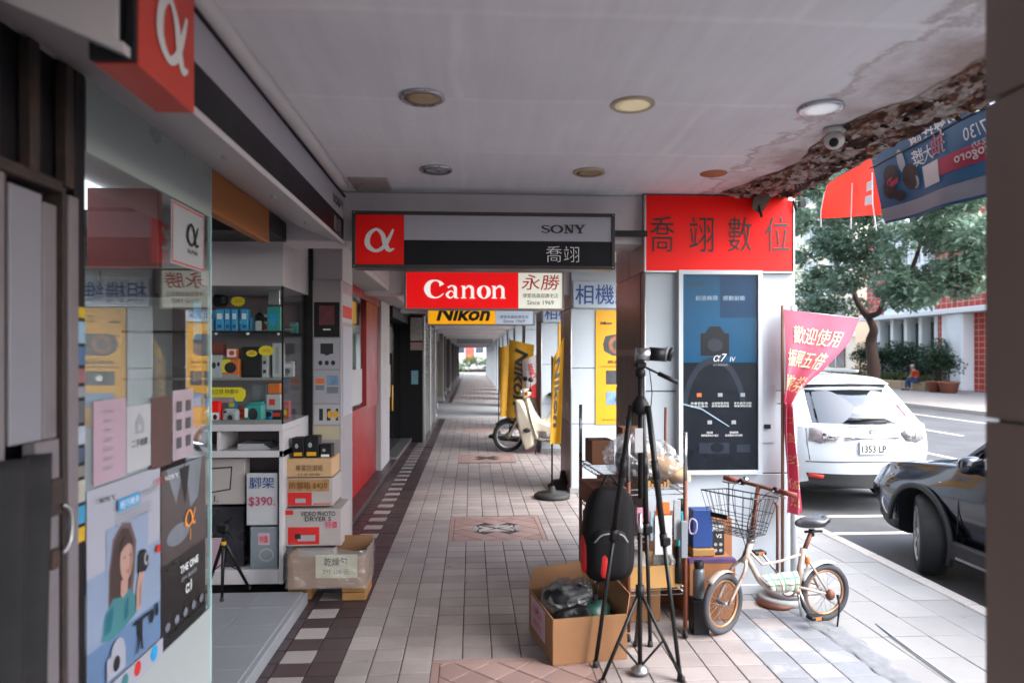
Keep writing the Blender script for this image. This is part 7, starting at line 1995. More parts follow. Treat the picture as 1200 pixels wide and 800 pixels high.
# leg shield, body, seat, engine
t = MB()
def shield(u, v):
    w_ = .20 + .07 * math.sin(math.pi * v) - .05 * v
    c_ = hs.lerp(mf - MAX * .48 + Vector((0, 0, -.02)), v) + Vector((0, 0, .05 * (1 - v)))
    a = (u - .5) * 2
    return c_ + MS * a * w_ - MAX * (.13 * a * a - .04) * (1.0 + .3 * v)
t.grid(shield, 16, 16); t.build('leg_shield', M_mcream, mo, solid=.012)
t = MB(); t.tube(spline([hs + Vector((0, 0, .02)), hs - MAX * .18 - Vector((0, 0, .30)), hs - MAX * .42 - Vector((0, 0, .36)), hs - MAX * .78 + Vector((0, 0, -.02)), mr + Vector((0, 0, .42))], 6), [.06 + .002 * k for k in range(25)], 12); t.build('body', M_mcream, mo)
for nm, pl2, w_, mt in (('side_shield', ((606, 467), (614, 469), (620, 481), (627, 500), (628, 521), (618, 527), (612, 510), (607, 488)), (-.15, .15), M_mcream), ('frame_cover', ((618, 486), (632, 491), (646, 497), (662, 494), (662, 508), (640, 512), (626, 508)), (-.10, .10), M_mcream)):
    t = MB(); n_ = len(pl2); vs_ = [mp(a, b, w_[0]) for a, b in pl2] + [mp(a, b, w_[1]) for a, b in pl2]
    t.add(vs_, [list(range(n_))[::-1], [n_ + i for i in range(n_)]] + [(i, (i + 1) % n_, n_ + (i + 1) % n_, n_ + i) for i in range(n_)]); q_ = t.build(nm, mt, mo, weld=True); md = q_.modifiers.new('bevel', 'BEVEL'); md.width = .05; md.segments = 4; md.harden_normals = False
t = MB(); q = mp(621, 503, .155); t.ball(q, (.07, .03, .04), 14, 8); t.build('vent_oval', M_mblack, mo)
t = MB(); q = hs - MAX * .72 + Vector((0, 0, .12)); Mq = Matrix((MAX, MS, Vector((0, 0, 1)))).transposed(); t.ball(q, (.32, .12, .055), 20, 12, M=Mq, e=.8); t.build('seat', M_mblack, mo)
t = MB(); q = mf - MAX * .62 + Vector((0, 0, .04)); t.ball(q, (.18, .12, .10), 16, 10, M=Mq, e=.6); t.tube([q + MAX * .02, q + MAX * .22 + Vector((0, 0, .03))], .06, 12); t.build('engine', M_steel, mo)
t = MB(); t.tube([q + MS * .12 - Vector((0, 0, .06)), mr + MS * .14 - Vector((0, 0, .08)), mr + MS * .14 - MAX * .3], .035, 10); t.build('exhaust', M_chrome, mo)
t = MB(); t.ball(hs + MS * .07 - Vector((0, 0, .22)) - MAX * .05, (.05, .05, .035), 12, 8); t.build('side_vent', M_mblack, mo)
ht = hs + Vector((0, 0, .16)) - MH * .03
t = MB(); t.ball(ht + MH * .04 - Vector((0, 0, .02)), (.10, .10, .085), 16, 10); t.build('headlamp_shell', M_mcream, mo)
t = MB(); t.tube([ht + MH * .12 - Vector((0, 0, .02)), ht + MH * .145 - Vector((0, 0, .02))], .065, 18); t.build('headlamp', M_chrome, mo)
t = MB(); t.tube(spline([ht + MHs * .33 + Vector((0, 0, .03)), ht + MHs * .14 + Vector((0, 0, .03)), ht, ht - MHs * .14 + Vector((0, 0, .03)), ht - MHs * .33 + Vector((0, 0, .03))], 5), .014, 8); hbm = t.build('handlebar', M_mblack, mo)
for s_ in (-1, 1):
    t = MB(); t.tube([ht + MHs * .24 * s_ + Vector((0, 0, .03)), ht + MHs * .36 * s_ + Vector((0, 0, .03))], .021, 10); t.build('grip', M_rubber, hbm)
    t = MB(); t.tube([ht + MHs * .22 * s_, ht + MHs * .27 * s_ + Vector((0, 0, .18))], .006, 6); t.ball(ht + MHs * .28 * s_ + Vector((0, 0, .22)), (.05, .02, .045), 12, 8); t.build('mirror', M_mblack, hbm)
    t = MB(); t.ball(ht + MHs * .17 * s_ + MH * .06 - Vector((0, 0, .03)), .033, 12, 8); t.build('indicator', M_orange, mo)
t = MB(); q = mf - MAX * .55; t.tube([q + Vector((0, 0, -.06)), q + MS * .16 + Vector((0, 0, -.28))], .012, 8); t.build('side_stand', M_mblack, mo)
t = MB(); q = hs + MH * .08 - Vector((0, 0, .20)); t.box(q.x - .13, q.x + .13, q.y - .06, q.y + .03, q.z - .02, q.z + .12, bev=.01); t.build('front_carrier', M_alu, mo)

# ---------------------------------------------------------------- cars
RZ = -0.20
def car_skin(stations, cx, y0, cap_bow=(.14, .12), rear_bow_pow=2.2, sub=4):
    """stations: (y_low, y_high, [(x, z) x 9 from sill centre to roof centre], belt z); returns (grid of points, width points)"""
    rows = []
    for yl, yh, prof in stations:
        zb_, zr_ = prof[4][1], prof[8][1]
        pts = [Vector((x, yl if z <= zb_ else yl + (yh - yl) * (z - zb_) / max(1e-3, zr_ - zb_), z)) for x, z in prof]
        rows.append(spline(pts, sub))
    n = len(rows[0])
    cols = [spline([r[i] for r in rows], sub) for i in range(n)]
    grid = [[cols[i][j] for i in range(n)] for j in range(len(cols[0]))]     # [station][ring]
    def W(p): return Vector((cx + p.x, y0 + p.y, RZ + p.z))
    mb = MB()
    ns = len(grid)
    L = [[Vector((-p.x, p.y, p.z)) for p in r] for r in grid]
    return grid, L, W, mb, ns, n
def prof(zb, ws, zs, wm, zm, wb, zbelt, wr, zr, soft=.02):
    return [(0, zb), (ws * .9, zb), (ws, zs), (wm, zm), (wb, zbelt), (wb - .03, zbelt + .05), (wr + .03, zr - .13), (wr - .10, zr - .03), (0, zr)]
def car(name, label, cx, y0, stations, paint, arches, glass_rng, cap, wheel_r, trim):
    grid, L, W, mb, ns, n = car_skin(stations, cx, y0)
    g0 = 4 * 5; g1 = 4 * 6 + 1
    def mat_of(j, i, tot):
        f = j / (ns - 1) * (len(stations) - 1)
        if i < 4 * 1.6: return 2
        if g0 <= i < g1 and glass_rng[0] <= f < glass_rng[1]: return 1
        return 0
    vs = []; idx = {}
    for side, G in ((1, grid), (-1, L)):
        for j in range(ns):
            for i in range(n):
                idx[(side, j, i)] = len(vs); vs.append(W(G[j][i]))
    fs = []; ms = []
    for side in (1, -1):
        for j in range(ns - 1):
            for i in range(n - 1):
                a, b, c_, d = idx[(side, j, i)], idx[(side, j + 1, i)], idx[(side, j + 1, i + 1)], idx[(side, j, i + 1)]
                fs.append((a, b, c_, d) if side > 0 else (d, c_, b, a)); ms.append(mat_of(j, i, n))
    K = 18
    caps = {}
    for which, j in (('rear', 0), ('front', ns - 1)):
        bow = cap[which]['bow']; sg = -1 if which == 'rear' else 1
        G = {}
        for i in range(n):
            p = grid[j][i]
            for k in range(K + 1):
                u = -1 + 2 * k / K
                x = p.x * u
                yy = p.y + sg * bow(p.z) * (1 - abs(u) ** 2.6) if p.x > .02 else p.y + sg * bow(p.z) * .0
                if k in (0, K):
                    G[(i, k)] = idx[(1 if k == K else -1, j, i)]
                else:
                    G[(i, k)] = len(vs); vs.append(W(Vector((x, yy, p.z))))
        for i in range(n - 1):
            for k in range(K):
                q = (G[(i, k)], G[(i, k + 1)], G[(i + 1, k + 1)], G[(i + 1, k)])
                m_ = cap[which]['mat'](grid[j][i].z, (k + .5) / K * 2 - 1, i)
                fs.append(q if which == 'rear' else q[::-1]); ms.append(m_)
        caps[which] = (grid[j], bow, sg)
    body = MB(); body.v = [tuple(v) for v in vs]; body.f = [list(f) for f in fs]; body.m = ms; body.s = [True] * len(fs)
    o = thing(name, label, 'car')
    bo = body.build('body', [paint, M_carglass, trim], o, weld=True)
    # cut the wheel arches
    for (yc, rad) in arches:
        for s_ in (-1, 1):
            cu = MB(); xw = cx + s_ * .92
            cu.tube([(xw - .26, y0 + yc, RZ + wheel_r), (xw + .26, y0 + yc, RZ + wheel_r)], rad, 32, smooth=False)
            co = cu.build('cutter', trim, None, base=False)
            md = bo.modifiers.new('arch', 'BOOLEAN'); md.operation = 'DIFFERENCE'; md.object = co; md.solver = 'EXACT'
            dg = bpy.context.evaluated_depsgraph_get()
            me = bpy.data.meshes.new_from_object(bo.evaluated_get(dg))
            bo.modifiers.clear(); bo.data = me
            bpy.data.objects.remove(co)
    def cap_pt(which, x, z, out=0.0):
        r, bow, sg = caps[which]
        for a, b in zip(r, r[1:]):
            if min(a.z, b.z) - 1e-6 <= z <= max(a.z, b.z) + 1e-6 and abs(b.z - a.z) > 1e-6:
                t_ = (z - a.z) / (b.z - a.z); p = a.lerp(b, t_)
                if p.x > .05: break
        u = max(-1, min(1, x / max(.05, p.x)))
        return W(Vector((x, p.y + sg * bow(z) * (1 - abs(u) ** 2.6) + sg * out, z)))
    return o, cap_pt, W
def car_wheel(o, c_, side, r_, rimm, spokes=10, tw=.105, steer=0.0):
    A = Vector((side, 0, 0)); A.rotate(Matrix.Rotation(steer, 3, 'Z'))
    Mx = Matrix.Translation(c_) @ A.to_track_quat('Z', 'Y').to_matrix().to_4x4()
    t = MB(); t.lathe([(r_ * .66, -tw), (r_ * .93, -tw), (r_ * .985, -tw * .8), (r_, -tw * .5), (r_, tw * .5), (r_ * .985, tw * .8), (r_ * .93, tw), (r_ * .70, tw * 1.02), (r_ * .66, tw * .9)], 48, Mx, caps=False)
    for k in range(4):
        pass
    wh = t.build('wheel', M_rubber, o)
    t = MB(); t.lathe([(r_ * .70, tw * 1.0), (r_ * .655, tw * .9), (r_ * .63, tw * .3), (r_ * .63, -tw * .6), (r_ * .1, -tw * .6)], 40, Mx, caps=False); t.build('rim_barrel', M_blackm, wh)
    t = MB(); t.lathe([(r_ * .69, tw * 1.03), (r_ * .66, tw * 1.04), (r_ * .64, tw * .9)], 40, Mx, caps=False); t.build('rim', rimm, wh)
    t = MB()
    for k in range(spokes):
        a = 2 * math.pi * k / spokes; da = .11
        p = [(r_ * .10, a - .5), (r_ * .10, a + .5), (r_ * .645, a + da), (r_ * .645, a - da)]
        z1, z0 = tw * .88, tw * .62
        vs_ = [Mx @ Vector((q * math.cos(b), q * math.sin(b), z1 if i_ < 2 else tw * .98)) for i_, (q, b) in enumerate(p)] + [Mx @ Vector((q * math.cos(b), q * math.sin(b), z0)) for q, b in p]
        t.add(vs_, [(0, 1, 2, 3), (4, 7, 6, 5), (0, 4, 5, 1), (1, 5, 6, 2), (2, 6, 7, 3), (3, 7, 4, 0)])
    t.build('spokes', rimm, wh)
    t = MB(); t.lathe([(r_ * .14, tw * .85), (r_ * .13, tw * .98), (r_ * .02, tw * 1.0)], 20, Mx); t.build('hub_cap', rimm, wh)
    return wh
M_cwhite = pm('white_car_paint', '#b4babf', .22, .03, 1, 0, coat=.8); M_ctrim = pm('car_black_trim', '#1c1d20', .6, .15, 8, .05)
def bow_w(z): return .20 if z < .95 else .20 - .05 * min(1, (z - .95) / .6)
wst = [(.05, .66, prof(.32, .70, .42, .80, .72, .76, 1.03, .58, 1.60)), (.16, .76, prof(.26, .80, .40, .88, .74, .84, 1.04, .63, 1.645)), (.45, 1.0, prof(.24, .84, .40, .915, .76, .885, 1.05, .66, 1.66)), (1.3, 1.5, prof(.22, .85, .40, .92, .76, .89, 1.05, .68, 1.67)),
       (2.3, 2.3, prof(.22, .85, .40, .92, .76, .89, 1.04, .68, 1.68)), (3.35, 2.75, prof(.22, .85, .40, .92, .74, .88, 1.02, .66, 1.62)), (3.5, 3.35, prof(.22, .85, .40, .91, .72, .86, .98, .70, 1.10)), (4.3, 4.25, prof(.24, .82, .40, .87, .66, .80, .86, .62, .96)), (4.68, 4.65, prof(.30, .70, .40, .76, .60, .68, .76, .50, .84))]
capw = {'rear': {'bow': bow_w, 'mat': lambda z, u, i: 2 if z < .42 else (1 if 1.07 < z < 1.46 and abs(u) < .90 else 0)}, 'front': {'bow': lambda z: .12, 'mat': lambda z, u, i: 0}}
wc, wpt, WW = car('parked_car', 'white parked car seen from behind at the kerb', 4.80, 8.28, wst, M_cwhite, [(.95, .40), (3.75, .40)], (1, 5), capw, .355, M_ctrim)
def cpatch(nm, pts, mat, par, pt, which='rear', out=.012, thick=.02):
    """a piece following the car's end: outline in (x, z)"""
    n = len(pts); m_ = MB()
    cxp = sum(p[0] for p in pts) / n; czp = sum(p[1] for p in pts) / n
    vs_ = [pt(which, x, z, out) for x, z in pts] + [pt(which, x, z, -thick) for x, z in pts] + [pt(which, cxp, czp, out + .008)]
    fs_ = [(i, (i + 1) % n, 2 * n) for i in range(n)] + [(n + i, n + (i + 1) % n, (i + 1) % n, i) for i in range(n)]
    m_.add(vs_, fs_, 0, True); return m_.build(nm, mat, par, weld=False)
M_lampred = pm('tail_lamp', '#857f82', .12, .2, 14, .03, 20, coat=1, dirt=.5, dcol=C('#8a2a2a'), ds=9, dlo=.5)
for s_ in (1, -1):
    lm = cpatch('tail_lamp', [(s_ * x, z) for x, z in ((.36, .97), (.47, 1.035), (.62, 1.06), (.70, 1.03), (.72, .88), (.60, .85), (.44, .875))], M_lampred, wc, wpt)
    cpatch('lamp_lens', [(s_ * x, z) for x, z in ((.44, .95), (.50, .99), (.58, .99), (.58, .90), (.46, .90))], M_chrome, lm, wpt, out=.026)
    cpatch('bumper_reflector', [(s_ * x, z) for x, z in ((.55, .46), (.70, .475), (.70, .43), (.56, .42))], M_tagred, wc, wpt, out=.01)
gp = []
cpatch('rear_window', [(-.60, 1.09), (-.30, 1.075), (0, 1.07), (.30, 1.075), (.60, 1.09), (.545, 1.30), (.50, 1.45), (.25, 1.47), (0, 1.475), (-.25, 1.47), (-.50, 1.45), (-.545, 1.30)], M_carglass, wc, wpt, out=.006)
t = MB(); t.grid(lambda u, v: WW(Vector((-.56 + 1.12 * u, .60 - .13 * math.sin(math.pi * u) * .6 - .16 * v, 1.60 - .05 * v - .02 * abs(u - .5)))), 14, 4); t.grid(lambda u, v: WW(Vector((-.56 + 1.12 * u, .44 - .078 * math.sin(math.pi * u) + .14 * v, 1.55 - .02 * abs(u - .5) - .03 * v))), 14, 3); t.build('roof_spoiler', [M_cwhite], wc)
t = MB(); t.grid(lambda u, v: WW(Vector((-.53 + 1.06 * u, .45 - .078 * math.sin(math.pi * u) + .06 * v, 1.545 - .02 * abs(u - .5) - .055 * v))), 14, 3); t.build('spoiler_under', M_ctrim, wc)
w0, w1 = wpt('rear', .20, 1.10, .02), wpt('rear', -.26, 1.085, .03)
t = MB(); t.tube([w0, w0.lerp(w1, .35) + Vector((0, -.02, .01)), w1], [.022, .016, .008], 8); t.build('rear_wiper', M_black, wc)
cpatch('plate_garnish', [(-.33, .93), (.33, .945), (.33, .91), (-.33, .895)], M_chrome, wc, wpt, out=.02)
fr = Fr(wpt('rear', 0, .80, .022) + Vector((0, -.004, 0)))
t = MB(); slab(t, fr, -.17, .17, -.075, .075, -.02, 0); pl_ = t.build('number_plate', pm('plate_white_enamel', '#c9cbc8', .4, .04, 8, 0), wc)
text('1353 LP', fr, 0, -.012, w=.30, h=.085, mat=M_ink, parent=pl_, n=.003, bold=.022); text('台灣省', fr, 0, .055, w=.11, h=.02, mat=M_ink, parent=pl_, n=.003)
t = MB(); q = wpt('rear', 0, 1.0, .012); torus(t, q, Vector((0, 1, .1)), .04, .005, 24, 6); t.tube([q + Vector((.03, 0, .015)), q + Vector((-.012, 0, .02)), q + Vector((-.015, 0, -.018)), q + Vector((.03, 0, -.018))], .005, 6); t.build('emblem', M_chrome, wc)
frl = Fr(wpt('rear', -.5, .86, .02)); text('LEXUS', frl, 0, 0, w=.2, h=.025, mat=M_gink, parent=wc, n=.004)
fr2 = Fr(wpt('rear', .48, .815, .02)); text('RX', fr2, 0, 0, w=.10, h=.025, mat=M_gink, parent=wc, n=.004)
t = MB(); t.tube([wpt('rear', -.74 + 1.48 * k / 16, .62 + .012 * math.sin(math.pi * k / 16), .001) for k in range(17)], .006, 6); t.build('bumper_seam', M_ctrim, wc)
for s_ in (-1, 1):
    t = MB(); t.tube([wpt('rear', .735 * s_, 1.02, .002), wpt('rear', .73 * s_, .84, .002), wpt('rear', .70 * s_, .64, .002)], .004, 6); t.build('hatch_seam', M_ctrim, wc)
for s_ in (-1, 1):
    for yc in (.95, 3.75): car_wheel(wc, WW(Vector((s_ * .80, yc, .355))), s_, .355, M_alu, 10)
t = MB(); t.tube([WW(Vector((-.52, 1.1, 1.69))), WW(Vector((-.54, 2.4, 1.70)))], .018, 8); t.tube([WW(Vector((.52, 1.1, 1.69))), WW(Vector((.54, 2.4, 1.70)))], .018, 8); t.build('roof_rails', M_alu, wc)

M_cblack = pm('black_car_paint', '#0a0b10', .14, .05, 1, 0, coat=.6, spec=.4)
bst = [(.05, .5, prof(.34, .70, .44, .80, .72, .76, 1.0, .56, 1.50)), (.5, .9, prof(.26, .82, .42, .90, .74, .87, 1.02, .62, 1.58)), (1.4, 1.5, prof(.24, .84, .42, .905, .74, .88, 1.01, .64, 1.61)), (2.3, 2.2, prof(.24, .84, .42, .905, .73, .875, .99, .64, 1.60)),
       (3.05, 2.45, prof(.24, .84, .42, .905, .72, .865, .97, .62, 1.52)), (3.28, 3.15, prof(.24, .84, .42, .905, .72, .855, .955, .70, 1.06)), (3.75, 3.72, prof(.25, .83, .42, .90, .70, .82, .90, .66, .99)), (4.18, 4.15, prof(.26, .82, .42, .885, .66, .80, .84, .62, .92)), (4.52, 4.48, prof(.30, .70, .42, .77, .60, .70, .74, .52, .82))]
capb = {'rear': {'bow': lambda z: .12, 'mat': lambda z, u, i: 0}, 'front': {'bow': lambda z: .16, 'mat': lambda z, u, i: 2 if z < .5 else 0}}
BCX, BY0 = 4.80, 2.30
MATS['black_car_paint'].node_tree.nodes['Principled BSDF'].inputs['Coat Tint'].default_value = (.72, .8, 1, 1)
bcar, bpt, BWf = car('parked_car', 'black parked car nosing in from the right edge', BCX, BY0, bst, M_cblack, [(.85, .40), (3.60, .405)], (1, 4.6), capb, .345, M_ctrim)
for s_ in (-1, 1):
    for yc in (.85, 3.60): car_wheel(bcar, BWf(Vector((s_ * .795, yc, .345))), s_, .345, M_alu, 10, steer=R(-28) if yc > 2 else 0)
    t = MB()
    for k in range(21):
        pass
    def archf(u, v):
        a = R(6 + 196 * u); r_ = .400 + .045 * v
        zc = .345 + r_ * math.sin(a); yc = 3.60 + r_ * math.cos(a)
        x = .905 + .008 - .04 * max(0, (zc - .72)) - .06 * max(0, yc - 3.9)
        return BWf(Vector((s_ * x, yc, zc)))
    t.grid(archf, 30, 2); t.build('arch_trim', M_ctrim, bcar, solid=.03)
    t = MB(); t.box(*(sorted((BCX + s_ * .86, BCX + s_ * .925))), BY0 + 1.3, BY0 + 3.18, RZ + .24, RZ + .40, bev=.02); t.build('sill_trim', M_ctrim, bcar)
    t = MB(); t.box(*(sorted((BCX + s_ * .9255, BCX + s_ * .93))), BY0 + 1.3, BY0 + 3.1, RZ + .27, RZ + .29); t.build('sill_strip', M_alu, bcar)
    # headlamp on the wing, door seam, mirror
    hl = MB(); hp = [(.68, 4.36, .70), (.80, 4.14, .79), (.83, 4.02, .80), (.83, 4.10, .70), (.74, 4.34, .64)]
    hl.add([BWf(Vector((s_ * (x + .03), y + .03, z))) for x, y, z in hp] + [BWf(Vector((s_ * (x - .04), y - .04, z))) for x, y, z in hp], [(0, 1, 2, 3, 4)] + [(i, 5 + i, 5 + (i + 1) % 5, (i + 1) % 5) for i in range(5)], 0); hl.build('headlamp', pm('headlamp_glass', '#8d949b', .08, .2, 20, 0, coat=1), bcar)
    t = MB(); t.tube([BWf(Vector((s_ * x, y, z))) for x, y, z in ((.865, 3.06, .95), (.905, 3.10, .72), (.895, 3.12, .5), (.86, 3.2, .38))], .005, 6); t.build('door_seam', M_ctrim, bcar)
    t = MB(); t.tube([BWf(Vector((s_ * .86, 2.85, 1.0))), BWf(Vector((s_ * .97, 2.83, 1.03)))], .03, 8); t.ball(BWf(Vector((s_ * 1.02, 2.80, 1.07))), (.10, .06, .07), 18, 12, e=.8); t.build('door_mirror', M_cblack, bcar)
    t = MB(); t.box(*(sorted((BCX + s_ * .868, BCX + s_ * .885))), BY0 + 3.24, BY0 + 3.36, RZ + .83, RZ + .85, bev=.004); t.build('side_badge', M_chrome, bcar)
    t = MB(); t.tube([BWf(Vector((s_ * .80, 3.22, 1.0))), BWf(Vector((s_ * .72, 2.75, 1.36))), BWf(Vector((s_ * .66, 2.4, 1.53)))], .03, 8); t.build('windscreen_pillar', M_cblack, bcar)
t = MB(); t.grid(lambda u, v: BWf(Vector((-.74 + 1.48 * u, 3.22 - .72 * v + .07 * math.sin(math.pi * u), 1.02 + .50 * v)) if False else Vector(((-.74 + .12 * v) + (1.48 - .24 * v) * u, 3.23 - .78 * v + .09 * math.sin(math.pi * u), 1.025 + .50 * v))), 12, 8); t.build('windscreen', M_carglass, bcar)

# ---------------------------------------------------------------- leaves and trees
def leaf_mat(name, col):
    m = cloth(name, col, .35, .25, 30); return m
LEAF = [leaf_mat('leaf_dark', (.10, .17, .11, 1)), leaf_mat('leaf_mid', (.17, .26, .19, 1)), leaf_mat('leaf_pale', (.25, .34, .26, 1))]
LEAFB = [leaf_mat('hedge_dark', (.02, .05, .025, 1)), leaf_mat('hedge_mid', (.035, .075, .04, 1)), leaf_mat('hedge_pale', (.06, .11, .06, 1))]
LEAFY = [leaf_mat('hedge_yellow', (.14, .16, .04, 1)), leaf_mat('hedge_lime', (.09, .13, .04, 1)), leaf_mat('hedge_olive', (.06, .09, .03, 1))]
def leaves(mb, c, r, n, size, rnd, shell=.5, droop=0.0):
    for _ in range(n):
        while True:
            d = Vector((rnd.uniform(-1, 1), rnd.uniform(-1, 1), rnd.uniform(-1, 1)))
            if .02 < d.length < 1: break
        d = d.normalized() * (d.length ** shell)
        p = Vector((c[0] + d.x * r[0], c[1] + d.y * r[1], c[2] + d.z * r[2]))
        u = Vector((rnd.uniform(-1, 1), rnd.uniform(-1, 1), rnd.uniform(-.7, .4))).normalized()
        v = u.cross(Vector((rnd.uniform(-.4, .4), rnd.uniform(-.4, .4), 1))).normalized()
        s_ = size * rnd.uniform(.6, 1.3)
        mb.add([p, p + u * s_ * .5 + v * s_ * .28, p + u * s_, p + u * s_ * .5 - v * s_ * .28], [(0, 1, 2, 3)], rnd.choice((0, 1, 1, 2)))
M_bark = pm('bark', '#3d2c26', .9, .3, 5, .4, 14)
rnd = random.Random(21)
TX = 18.0
tree = thing('street_tree', 'leafy street tree with forked trunk across the road', 'tree')
def tq(px, py, dx=0.0): return atx(px, py, TX + dx)
tb = tq(1022, 462); tb.z = -.1
tr_pts = [tb, tq(1024, 430), tq(1020, 402), tq(1024, 386), tq(1017, 371)]
t = MB(); t.tube(spline(tr_pts, 5), [.30 - .008 * k for k in range(21)], 12); tk = t.build('trunk', M_bark, tree)
for pts, r0 in (([tr_pts[-1], tq(1006, 356), tq(998, 338), tq(985, 318), tq(975, 290, -.6)], .17), ([tr_pts[-1], tq(1030, 366), tq(1036, 352), tq(1052, 342), tq(1068, 318, .4)], .15), ([tq(1036, 352), tq(1060, 338), tq(1095, 336, -.8), tq(1140, 326, -1.4)], .09), ([tq(998, 338), tq(1012, 310, .5), tq(1020, 270, 1)], .11), ([tq(985, 318), tq(960, 322, -1), tq(940, 335, -1.8)], .08), ([tq(1068, 318, .4), tq(1080, 280, .8), tq(1085, 240, 1)], .10)):
    sp = spline(pts, 5); t = MB(); t.tube(sp, [r0 * (1 - .75 * k / (len(sp) - 1)) for k in range(len(sp))], 8); t.build('limb', M_bark, tree)
lf = MB()
for _ in range(150):
    px = rnd.uniform(925, 1165)
    lo = 372 - 10 * math.sin((px - 930) * .02) - max(0, (px - 1015)) * .36
    if px < 965: lo = 395
    py = rnd.uniform(165, lo)
    if 1005 < px < 1050 and py > 340: continue
    c_ = tq(px, py, rnd.uniform(-2.6, 2.6))
    leaves(lf, c_, (rnd.uniform(.5, .95), rnd.uniform(.5, .95), rnd.uniform(.35, .6)), 330, .27, rnd, .55)
lf.build('crown', LEAF, tree)
# nearer hanging branch and a second tree farther down the street
t2 = thing('street_tree', 'farther street tree behind the forked one, partly hidden by the pillar', 'tree')
q0 = Vector((18.3, 43, -.1)); t = MB(); t.tube([q0, q0 + Vector((.1, 0, 1.8)), q0 + Vector((-.1, .2, 3.6))], [.24, .2, .16], 10); t.build('trunk', M_bark, t2)
t = MB(); t.tube([q0 + Vector((-.1, .2, 3.5)), q0 + Vector((-1.3, .6, 5.4))], [.12, .05], 8); t.tube([q0 + Vector((-.1, .2, 3.5)), q0 + Vector((1.3, .3, 5.6))], [.12, .05], 8); t.build('limb', M_bark, t2)
lf = MB()
for _ in range(36):
    c_ = q0 + Vector((rnd.uniform(-3, 3), rnd.uniform(-3, 3), rnd.uniform(4.6, 8.2))); leaves(lf, c_, (.9, .9, .55), 260, .2, rnd, .55)
lf.build('crown', LEAF, t2)

# ---------------------------------------------------------------- buildings across the road
def brick_mat(name, c1, c2, mort, bw_, rh_, ms=.02):
    m = bpy.data.materials.new(name); m.use_nodes = True; nt = m.node_tree; b = nt.nodes['Principled BSDF']
    co = _n(nt, 'ShaderNodeTexCoord').outputs['Object']
    sx = _n(nt, 'ShaderNodeSeparateXYZ'); nt.links.new(co, sx.inputs[0]); cb_ = _n(nt, 'ShaderNodeCombineXYZ')
    nt.links.new(sx.outputs[1], cb_.inputs[0]); nt.links.new(sx.outputs[2], cb_.inputs[1])
    br = _n(nt, 'ShaderNodeTexBrick'); br.offset = 0; br.inputs['Scale'].default_value = 1; br.inputs['Brick Width'].default_value = bw_; br.inputs['Row Height'].default_value = rh_; br.inputs['Mortar Size'].default_value = ms
    br.inputs['Color1'].default_value = c1; br.inputs['Color2'].default_value = c2; br.inputs['Mortar'].default_value = mort; nt.links.new(cb_.outputs[0], br.inputs['Vector'])
    c = _mix(nt, 1, br.outputs[0], _ramp(nt, _noise(nt, co, .8, 5), [(.3, _g(.85)), (.7, _g(1.1))]), 'MULTIPLY')
    nt.links.new(c, b.inputs['Base Color']); b.inputs['Roughness'].default_value = .7
    bn = _n(nt, 'ShaderNodeBump'); bn.inputs['Distance'].default_value = .01; nt.links.new(br.outputs['Fac'], bn.inputs['Height']); bn.invert = True; nt.links.new(bn.outputs[0], b.inputs['Normal'])
    return m
M_redtile = brick_mat('red_wall_tile', C('#a8382c'), C('#b54232'), C('#c9a59c'), .42, .30, .02)
M_fwhite2 = pm('facade_white', '#e4e8ea', .7, .06, .6, .05, dirt=.3, dcol=C('#8f9296'), ds=.7); M_fgrey = pm('facade_grey', '#dce1e5', .7, .06, .6, .05)
M_win = pm('facade_glass', '#39424a', .12, .3, .8, 0, spec=.8); M_curt = pm('curtain', '#a3a5a6', .8, .15, 3, 0)
hall = thing('red_hall', 'red tiled hall with white canopy band and columns across the road', 'building')
HX = 25.0
def hy(px): return atx(px, 400, HX).y
yr0, yA_, yB_, yC_, yD_, yE_ = 20.0, hy(1135), hy(1105), hy(1093), hy(1031), hy(1012)
def hbox(nm, x0, x1, y0_, y1_, z0, z1, mat, par=hall, bev=.0):
    t = MB(); t.box(x0, x1, y0_, y1_, z0, z1, bev=bev); return t.build(nm, mat, par)
hbox('lower_wall', HX + .3, HX + 12, yr0, yA_, -.1, 3.88, M_redtile)
hbox('lower_wall', HX + .3, HX + 12, yB_, yC_, -.1, 3.88, M_redtile)
hbox('column', HX - .35, HX + .8, yA_ + .02, yB_ - .75, -.1, 3.88, M_fgrey, bev=.08); hbox('column', HX - .1, HX + .8, yB_ - .73, yB_ - .02, -.1, 3.88, M_fwhite2, bev=.03)
hbox('canopy', HX - .5, HX + 12, yr0, yE_, 3.885, 4.15, M_fwhite2, bev=.02)
hbox('upper_wall', HX + .1, HX + 12, yr0, yC_, 4.155, 9.5, M_redtile)
hbox('upper_wall_white', HX + .25, HX + 12, yC_ + .02, yD_, 4.155, 9.5, M_fwhite2)
hbox('glazed_wall', HX + .9, HX + 12, yC_ + .02, yE_, -.1, 3.88, M_curt)
hbox('end_wall', HX + .2, HX + 12, yD_ + .02, yE_, 4.155, 9.5, M_redtile)
n_ = 5
for k in range(n_):
    a = yC_ + (yE_ - yC_) * k / n_; b = yC_ + (yE_ - yC_) * (k + 1) / n_
    hbox('window_post', HX + .3, HX + .88, a + .03, a + .32, -.1, 3.88, M_fwhite2)
    w_ = hbox('window', HX + .80, HX + .895, a + .36, b - .02, 1.2, 3.6, M_win)
    t = MB(); t.box(HX + .78, HX + .799, (a + b) / 2 + .1, (a + b) / 2 + .2, 1.2, 3.6); t.build('mullion', M_fwhite2, w_)
